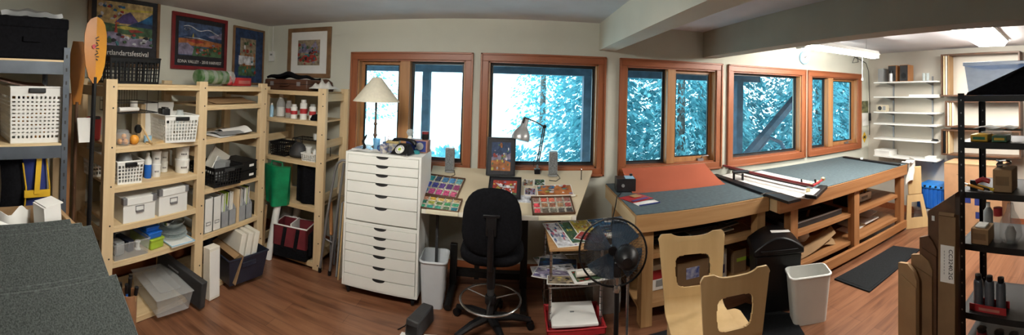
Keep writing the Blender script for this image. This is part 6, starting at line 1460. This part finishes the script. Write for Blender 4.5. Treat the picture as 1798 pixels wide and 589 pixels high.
# ------------------------------------------------------------------ right wall: bracket shelves and what stands there
t = T('bracket_shelving', 'six white bracket shelves on metal tracks on the right wall', 'shelves', (4.7, 2.7, 0.7), 0)
for k, z in enumerate((1.915, 1.70, 1.475, 1.305, 1.085, .83)):
    MB().box(4.565, XR - .012, 2.18, 3.22, z - .018, z).build('shelf', WHITE, t, world=True, bevel=.002)
    for y in (2.36, 3.02): MB().prism([(XR - .012, z - .018), (4.62, z - .018), (4.62, z - .026), (XR - .012, z - .06)], 'y', y - .006, y + .006).build('bracket', GREYM, t, world=True)
for y in (2.36, 3.02): MB().box(XR - .012, XR - .001, y - .012, y + .012, .74, 1.99).build('track', GREYM, t, world=True)
for i, (y, w_, h, mt, lb) in enumerate([(3.12, .10, .20, GREYP, 'grey speaker at the left end of the top bracket shelf'), (2.92, .14, .24, CHARC, 'black speaker in the middle of the top bracket shelf'), (2.72, .14, .24, CHARC, 'dark speaker right of centre on the top bracket shelf')]):
    q = T('shelf_speaker', lb, 'speaker', (4.69, y, 1.916), 0)
    MB().box(-.08, .08, -w_ / 2, w_ / 2, 0, h).build('cabinet', FZ if i else GREYP, q, bevel=.003); MB().box(-.084, -.08, -w_ / 2 + .006, w_ / 2 - .006, .008, h - .008).build('grille', mt, q)
    if i: MB().cyl((-.084, 0, h * .35), (-.088, 0, h * .35), w_ * .3, n=20).build('speaker_cone', BLACK, q)
q = T('steel_canister', 'small silver and black canister in front of the middle shelf speaker', 'canister', (4.60, 2.93, 1.916), 0)
MB().lathe([(.03, 0), (.032, .1), (.03, .12)], n=18).build('body', SILVER, q); MB().lathe([(.031, .12), (.028, .16), (0, .165)], n=16).build('lid', BLACK, q)
for i, y in enumerate((2.42, 2.36)):
    q = T('drinking_glass', ['clear glass near the right end of the top bracket shelf', 'clear glass at the right end of the top bracket shelf'][i], 'glass', (4.66, y, 1.916), 0, 'glasses on the top bracket shelf'); MB().lathe([(.02, 0), (.026, .11), (.024, .11), (.018, .006), (0, .006)], n=16).build('glass', GLASSW, q); MB().lathe([(.027, .105), (.027, .112)], n=16).build('rim', GLASSW, q)
q = T('small_radio', 'small cream radio with a round dial on the third bracket shelf', 'radio', (4.66, 3.12, 1.476), 0)
MB().box(-.04, .04, -.09, .09, 0, .10).build('case', mat('cream_case', (.55, .48, .35), .5), q, bevel=.006); MB().cyl((-.04, .02, .05), (-.046, .02, .05), .032, n=20).build('dial', CHARC, q); MB().box(-.043, -.04, -.08, -.03, .02, .08).build('grille', GREYP, q)
q = T('paper_stack', 'flat stack of white paper on the second bracket shelf', 'paper', (4.68, 2.42, 1.701), 0); MB().box(-.10, .10, -.22, .2, 0, .025).build('sheets', PAPER, q); MB().box(-.101, .10, -.221, .2, .025, .028).build('cover', WHITE, q)
q = T('white_carton', 'white carton at the left end of the lowest bracket shelf', 'carton', (4.69, 3.08, .831), 0); MB().box(-.11, .11, -.13, .13, 0, .075).build('body', PAPER, q, bevel=.002); MB().box(-.113, .113, -.133, .133, .06, .08).build('lid', PAPER, q)
q = T('white_box_small', 'tiny white box at the right end of the lowest bracket shelf', 'box', (4.67, 2.32, .831), 0); MB().box(-.06, .06, -.06, .06, 0, .035).build('body', PAPER, q); MB().box(-.062, .062, -.062, .062, .026, .038).build('lid', PAPER, q)
q = T('stapler', 'small black object at the right end of the fifth bracket shelf', 'stapler', (4.64, 2.24, 1.086), 0); MB().box(-.02, .02, -.05, .05, 0, .012).build('base', BLACK, q); MB().cb((0, 0, .022), (.018, .09, .014), (R(4), 0, 0)).build('arm', BLACK, q, bevel=.003)
# power cable on the right end of the window wall
t = T('wall_cable', 'black looped cable running from the shop light down behind the bracket shelves', 'cable', (4.6, 3.48, 2.1), 0)
MB().tube([(-.55, -.30, .18), (-.38, -.2, .16), (-.25, -.12, .20), (-.15, -.06, .12), (-.28, -.05, .10), (-.20, -.03, .19), (-.02, -.02, .16), (.10, -.02, .12), (.14, -.04, .0), (.145, -.06, -.5), (.14, -.06, -1.0)], .006, 7).build('cable', CHARC, t); MB().cb((.15, -.06, -.72), (.03, .03, .12)).build('plug', BLACK, t, bevel=.004)
t = T('wall_clock', 'round pale blue wall clock high between the last two windows', 'clock', (3.385, YB - .001, 2.20), 0)
MB().cyl((0, 0, 0), (0, -.022, 0), .085, n=36).build('case', SKYB, t, bevel=.004); f_ = MB().cyl((0, -.022, 0), (0, -.024, 0), .07, n=32).build('dial', WHITE, t)
MB().cb((.012, -.026, .012), (.006, .002, .045), (0, R(45), 0)).build('hour_hand', INK, t); MB().cb((-.004, -.027, .02), (.004, .002, .055), (0, R(-12), 0)).build('minute_hand', INK, t)
m = MB()
for k in range(12): m.cb((.058 * math.sin(k * PI / 6), -.0255, .058 * math.cos(k * PI / 6)), (.004, .002, .010), (0, k * PI / 6, 0))
m.build('hour_marks', INK, f_)['kind'] = 'stuff'
t = T('wall_calendar', 'wall calendar with a dark picture above a blank white page beside the fifth window', 'calendar', (4.715, YB - .001, 1.33), 0)
MB().box(-.075, .09, -.004, 0, .115, .30).build('picture_page', mat('calendar_photo', (.25, .25, .12), .6, scale=14, col2=(.02, .03, .02)), t); MB().hex8([(-.05, -.003, -.09), (.095, -.012, -.085), (.09, -.001, .11), (-.075, -.001, .11)], [(-.05, -.005, -.09), (.095, -.014, -.085), (.09, -.003, .11), (-.075, -.003, .11)]).build('date_page', PAPER, t)
t = T('diamond_sign', 'small yellow diamond sign with a black emblem below the calendar', 'sign', (4.715, YB - .001, 1.06), 0)
MB().prism([(0, -.085), (.055, 0), (0, .085), (-.055, 0)], 'y', -.004, 0).build('plate', YEL, t)
MB().prism([(-.026, -.02), (-.015, -.03), (-.008, -.012), (.01, -.014), (.018, -.032), (.026, -.008), (.02, .012), (.03, .026), (.012, .03), (.004, .02), (-.016, .024), (-.028, .008)], 'y', -.006, -.004).build('emblem', INK, t)

# frames on the right wall (deep shadow-box frames hanging open side out)
def deep_frame(label, y0, y1, z0, z1, mt, inner):
    t = T('deep_frame', label, 'frame', (XR - .001, (y0 + y1) / 2, z0), 0, 'stacked wooden frames on the right wall')
    dp = .16; th = .022; hh = z1 - z0; w2 = (y1 - y0) / 2
    MB().box(-dp, 0, -w2, w2, 0, th).build('bottom_rail', mt, t, bevel=.002); MB().box(-dp, 0, -w2, w2, hh - th, hh).build('top_rail', mt, t, bevel=.002)
    for s in (-1, 1): MB().box(-dp, 0, s * w2 - (th if s > 0 else 0), s * w2 + (th if s < 0 else 0), th, hh - th).build('side_rail', mt, t, bevel=.002)
    for k in range(3): MB().box(-dp + .01, 0, w2 - th - .03 - k * .035, w2 - th - .012 - k * .035, th, hh - th).build('stored_slat', inner[k % len(inner)], t)
    return t
deep_frame('tall dark frame crate of slats, uppermost on the right wall', 1.05, 2.16, 1.70, 2.28, DBROWN, [PZ, FOAMB, KRAFT])
deep_frame('middle light-edged frame crate on the right wall behind the black rack', 1.05, 2.10, 1.28, 1.64, DBROWN, [FOAMB, PZ])
deep_frame('lowest frame crate on the right wall just above the big carton', 1.05, 2.16, .90, 1.25, DBROWN, [BLACK, KRAFT, PZ])
t = T('moving_carton', 'large brown cardboard carton with dark printing behind the black rack', 'carton', (4.50, 1.62, 0), 0)
MB().box(-.14, .26, -.4, .36, 0, .86).build('body', mat('carton_tan', (.48, .27, .14), .85, amt=.05), t, bevel=.004)
for y, z, w_, h in ((.05, .38, .1, .10), (.19, .38, .08, .08), (-.1, .36, .1, .13), (-.12, .20, .12, .08)): MB().box(-.142, -.14, y - w_ / 2, y + w_ / 2, z, z + h).build('printing', NAVY, t)
for k in range(2): MB().cb((-.142, .12 + k * .05, .72), (.003, .03, .006)).build('ink_line', KRAFTD, t)
MB().box(-.1415, -.14, -.4, .36, .84, .858).build('tape', KRAFT, t)
t = T('blue_crate', 'blue ribbed plastic crate on the floor against the right wall', 'crate', (4.64, 2.22, .0), 0)
m = MB(); m.box(-.2, .16, -.2, .2, .22, .50); m.build('body', BLUE, t, bevel=.01)
for k in range(6): MB().box(-.212, -.2, -.17 + k * .062, -.14 + k * .062, .24, .48).build('rib', BLUE, t)
MB().box(-.215, .16, -.21, .21, .49, .51).build('rim', mat('rim_blue', (.02, .2, .6), .4), t, bevel=.003)
for k in range(5): MB().box(-.22, -.2, -.18 + k * .08, -.155 + k * .08, .505, .525).build('clip', BLACK, t)
t = T('clear_tote', 'clear plastic tote under the blue crate on the floor', 'tote', (4.64, 2.24, 0), 0)
MB().box(-.22, .16, -.24, .22, 0, .21).build('body', CLEAR, t, bevel=.01); MB().box(-.225, .165, -.245, .225, .19, .215).build('lid', CLEAR, t, bevel=.004)
t = T('trestle', 'pale plywood trestle panel with a square cutout past the end of the long workbench', 'trestle', (4.30, 2.33, 0), R(-42))
for k, (z0, z1, x0) in enumerate(((0.0, .42, .0), )):
    o_ = [(-.16, 0), (.16, 0), (.08, .42), (-.13, .42)]; i_ = [(-.085, .13), (.075, .13), (.045, .33), (-.075, .33)]
    for q_ in range(4):
        a, b_ = q_, (q_ + 1) % 4
        MB().prism([o_[a], o_[b_], i_[b_], i_[a]], 'y', -.012, .012, rot_m((0, 0, .002), R(-6))).build('panel_edge', PLY, t)
MB().cb((-.02, .06, .60), (.19, .02, .36), (R(-4), 0, 0)).build('upper_panel', PLY, t, bevel=.01)
t = T('hanging_cloth', 'white cloth draped over the far end of the long workbench', 'cloth', (4.27, 2.45, .56), 0)
MB().sheet(lambda u, v: (-.075 + .23 * u + .02 * math.sin(5 * v), .05 * math.sin(7 * u + 2 * v) - .06 + .1 * u, .29 * (1 - v * (1 - .45 * u)) + .05 * (u - .3) * (1 - v) + .03 * math.sin(8 * u) * v), 20, 14, .006).build('cloth', CLOTH, t)
MB().sheet(lambda u, v: (-.08 + .16 * u, -.06 + .12 * v, .285 + .01 * math.sin(9 * u)), 10, 6, .006).build('top_fold', CLOTH, t)

# ------------------------------------------------------------------ black rack at the right
t = T('black_rack', 'black perforated steel rack filling the right edge, crowded with supplies', 'shelving unit', (2.52, .45, 0), 0)
RX0, RX1, RY0, RY1 = 2.30, 2.75, -.35, .94
for x in (RX0, RX1):
    for y in (RY1, RY0):
        s = 1 if y == RY1 else -1
        po = MB().box(x - .002, x + .002, y - .045 * (s > 0), y + .045 * (s < 0), 0, 1.72).box(x, x + .03 * (1 if x == RX0 else -1), y - .002, y + .002, 0, 1.72).build('post', RACKK, t, world=True)
        m = MB()
        for k in range(20): m.cyl((x - .0025, y - .022 * s, .06 + k * .085), (x - .0032, y - .022 * s, .06 + k * .085), .006, n=8)
        m.build('post_hole', GREYP, po, world=True)['kind'] = 'stuff'
for z in (1.705, 1.40, 1.075, .74, .30, .06):
    MB().box(RX0, RX0 + .012, RY0, RY1, z - .04, z).box(RX1 - .012, RX1, RY0, RY1, z - .04, z).box(RX0, RX1, RY1 - .012, RY1, z - .04, z).box(RX0, RX1, RY0, RY0 + .012, z - .04, z).build('beam', RACKK, t, world=True)
    MB().box(RX0 + .012, RX1 - .012, RY0 + .012, RY1 - .012, z - .012, z - .001).build('shelf', RACKK, t, world=True)
t = T('clear_tote', 'clear bluish plastic tote on top of the black rack', 'tote', (2.56, .72, 1.706), 0)
MB().hex8([(-.16, -.22, 0), (.16, -.22, 0), (.16, .18, 0), (-.16, .18, 0)], [(-.19, -.25, .20), (.19, -.25, .20), (.19, .20, .20), (-.19, .20, .20)]).build('body', CLEARB, t); MB().box(-.2, .2, -.26, .21, .2, .225).build('lid', CLEARB, t, bevel=.005)
t = T('black_bag', 'black sloping bag in front of the clear tote on the black rack', 'bag', (2.36, .52, 1.706), 0)
MB().hex8([(-.06, -.3, 0), (.0, -.3, 0), (.0, .37, 0), (-.06, .37, 0)], [(-.05, -.3, .30), (.0, -.3, .30), (-.0, .36, .02), (-.05, .36, .02)]).build('body', BLKFAB, t, bevel=.01); MB().tube([(-.05, -.1, .15), (-.07, .0, .16), (-.05, .1, .1)], .008, 6).build('strap', BLKFAB, t)
GB = RY1
def sitem(name, label, cat, x, y, z, fn, group=None, rz=0):
    q = T(name, label, cat, (x, y, z), rz, group); fn(q); return q
def b_(sx, sy, h, mt, mt2, nm='label'):
    def f(q):
        MB().box(-sx / 2, sx / 2, -sy / 2, sy / 2, 0, h).build('body', mt, q, bevel=.004); MB().box(-sx / 2 - .001, -sx / 2, -sy * .35, sy * .35, h * .3, h * .7).build(nm, mt2, q)
    return f
z = 1.40
sitem('box_of_markers', 'yellow and green box of markers on the second shelf of the black rack', 'box', 2.40, .81, z, b_(.12, .12, .045, YEL, GREEN))
sitem('green_box', 'dark green flat box beside the yellow one on the black rack', 'box', 2.40, .67, z, b_(.12, .10, .04, mat('forest', (.03, .12, .05), .5), YEL))
sitem('clear_packet', 'clear packet of brushes lying behind the yellow box on the black rack', 'packet', 2.55, .75, z, b_(.12, .2, .05, CLEAR, PAPER))
sitem('white_tray', 'white shallow tray lying over the boxes on the second shelf of the black rack', 'tray', 2.45, .73, z + .075, lambda q: (MB().sheet(lambda u, v: (-.08 + .16 * u, -.15 + .28 * v, .01 + .012 * math.sin(PI * v * 2) ** 2), 6, 14, .004).build('tray', PAPER, q), MB().cb((0, .0, -.01), (.1, .1, .03)).build('base', CLEAR, q)))
z = 1.075
sitem('cardboard_box', 'square open cardboard box on the third shelf of the black rack', 'box', 2.43, .655, z, b_(.16, .13, .145, KRAFT, KRAFTD))
sitem('metal_clamp', 'tangle of steel clamps on top of the square cardboard box in the black rack', 'clamp', 2.42, .66, z + .146, lambda q: (MB().tube([(.04 * math.cos(a * .9), .05 * math.sin(a * .9), .012 + .004 * a) for a in range(12)], .007, 6).build('loop', STEEL, q), MB().cb((0, .03, .02), (.05, .03, .03)).build('jaw', CHARC, q)))
sitem('red_tool', 'red-handled tool lying on the third shelf of the black rack', 'tool', 2.38, .80, z, lambda q: (MB().tube([(0, -.05, .06), (0, .0, .07), (-.02, .04, .055)], .016, 10).build('handle', RED, q), MB().cb((0, .06, .03), (.02, .05, .06)).build('head', BLACK, q)))
for i, (dy, mt) in enumerate(((.02, ORNG), (-.02, BLACK), (-.05, YEL))):
    sitem('hand_tool', ['orange striped handle under the red tool', 'black handle under the red tool', 'yellow handle under the red tool'][i] + ' on the black rack', 'tool', 2.35, .82 + dy, z, lambda q: (MB().cyl((0, -.06, .012), (.02, .06, .03), .010, n=8).build('handle', mt, q), MB().cyl((.02, .06, .03), (.03, .09, .035), .005, n=8).build('shaft', STEEL, q)))
z = .74
sitem('cardboard_box', 'small pale cardboard box on the fourth shelf of the black rack', 'box', 2.38, .80, z, b_(.14, .12, .10, KRAFT, KRAFTD))
sitem('white_lid', 'white box lid resting on the small pale cardboard box', 'card', 2.37, .80, z + .101, b_(.09, .07, .012, PAPER, PAPER))  # the lid of a white box, lying on the cardboard box
sitem('plastic_bag', 'crumpled clear plastic bag on the fourth shelf of the black rack', 'plastic bag', 2.42, .62, z, lambda q: (MB().lathe([(.05, 0), (.08, .04), (.07, .13), (.03, .2), (.02, .25)], n=14).build('bag', CLEAR, q), MB().lathe([(.03, .0), (.04, .06), (.02, .1), (0, .1)], n=12).build('contents', GREYP, q)))
sitem('red_jar', 'red jar beside the plastic bag on the fourth shelf of the black rack', 'jar', 2.40, .70, z, lambda q: (MB().lathe([(.03, 0), (.03, .2), (.02, .21)], n=16).build('body', CLEAR, q), MB().lathe([(.031, .17), (.031, .22), (0, .222)], n=16).build('lid', RED, q)))
sitem('grey_bottle', 'grey bottle behind the small cardboard box on the black rack', 'bottle', 2.5, .80, z, lambda q: (MB().lathe([(.035, 0), (.035, .16), (.015, .19)], n=16).build('body', GREYP, q), MB().lathe([(.015, .19), (.015, .22), (0, .22)], n=12).build('cap', PAPER, q)))
z = .30
for i in range(3):
    sitem('aerosol_can', 'black-capped grey spray can in the red tray, ' + ['nearest the front post', 'middle one of three', 'farthest from the front post'][i], 'can', 2.38, .835 - i * .078, z, lambda q: (MB().lathe([(.03, .0), (.032, .01), (.032, .17), (.026, .185)], n=20).build('body', mat('can_grey_%d' % i, (.17, .20, .24), .35, .5), q), MB().lathe([(.02, .185), (.022, .19), (.022, .215), (0, .218)], n=16).build('cap', BLACK, q)), 'grey spray cans on the black rack')
sitem('red_tray', 'red printed cardboard tray holding the three spray cans', 'tray', 2.38, .757, z - .001, lambda q: (MB().box(-.045, -.042, -.125, .125, 0, .045).build('front', RED, q), MB().box(.042, .045, -.125, .125, 0, .045).build('rear', RED, q), MB().box(-.0465, -.045, -.08, .06, .012, .028).build('print', mat('pink_print', (.5, .2, .15), .6), q)))
z = .06
for i, y in enumerate((.82, .70, .60)): sitem('paint_jar', ['dark red jar on the lowest shelf of the black rack', 'blue jar on the lowest shelf of the black rack', 'grey jar on the lowest shelf of the black rack'][i], 'jar', 2.40, y, z, lambda q: (MB().lathe([(.035, 0), (.035, .07), (.03, .08)], n=16).build('body', (DRED, NAVY, GREYP)[i], q), MB().lathe([(.033, .08), (.033, .095), (0, .096)], n=16).build('lid', BLACK, q)))
# ---- cardboard leaning in front of the rack
t = T('long_carton', 'tall narrow cardboard carton with a white printed label standing against the black rack', 'carton', (2.09, .925, 0), R(2))
MB().cb((0, 0, .49), (.06, .11, .97), (0, R(2), 0)).build('body', KRAFTD, t, bevel=.002); MB().cb((.0, 0, .98), (.055, .10, .02), (0, .5, 0)).build('flap', KRAFTD, t)
q = MB().cb((-.0255, -.005, .70), (.002, .088, .215), (0, R(2), 0)).build('label', PAPER, t)
text('CC3240.2G', .036, INK, q, Matrix.Translation((-.0255, -.026, .70)) @ Matrix.Rotation(R(2), 4, 'Y') @ Matrix.Translation((-.002, 0, 0)) @ Matrix(((0, 0, -1, 0), (0, -1, 0, 0), (-1, 0, 0, 0), (0, 0, 0, 1))))
m = MB()
for k in range(8): m.cb((-.0268 + (.07 - k * .018) * .035, .014, .77 - k * .018), (.0008, .004, .011), (0, R(2), 0))
m.build('small_print', GREYP, q)['kind'] = 'stuff'
t = T('dark_carton', 'dark brown carton with a slanted top standing behind the labelled carton', 'carton', (2.185, 1.02, 0), R(0))
MB().hex8([(-.04, -.12, 0), (.04, -.12, 0), (.04, .07, 0), (-.04, .07, 0)], [(-.04, -.12, 1.10), (.04, -.12, 1.10), (.04, .07, .97), (-.04, .07, .97)]).build('body', DBROWN, t, bevel=.003); MB().cb((-.042, .03, .93), (.003, .02, .03)).build('sticker', PAPER, t)
for i, (x, y, h, w_, mt, rz, lb) in enumerate([(2.09, 1.20, .62, .17, KRAFT, -.3, 'torn-edged cardboard sheet, leftmost of the leaning flattened boxes'), (2.13, 1.12, .68, .16, KRAFTD, -.1, 'dark flattened box in the middle of the leaning cardboard'), (2.14, 1.08, .80, .12, DBROWN, 0, 'tallest dark flattened box next to the labelled carton')]):
    t = T('flattened_box', lb, 'cardboard', (x, y, 0), rz, 'flattened boxes leaning by the rack')
    MB().prism([(-w_ / 2, 0), (w_ / 2, 0), (w_ / 2, h), (0, h + .02), (-w_ / 2 + .03, h - .01), (-w_ / 2, h - .06)], 'x', -.012, .012).build('board', mt, t)
    MB().prism([(-w_ / 2 + .0, 0.02), (w_ / 2 - .02, 0.02), (w_ / 2 - .02, h - .06), (-w_ / 2 + .0, h - .10)], 'x', -.018, -.0125).build('flap', mt, t)
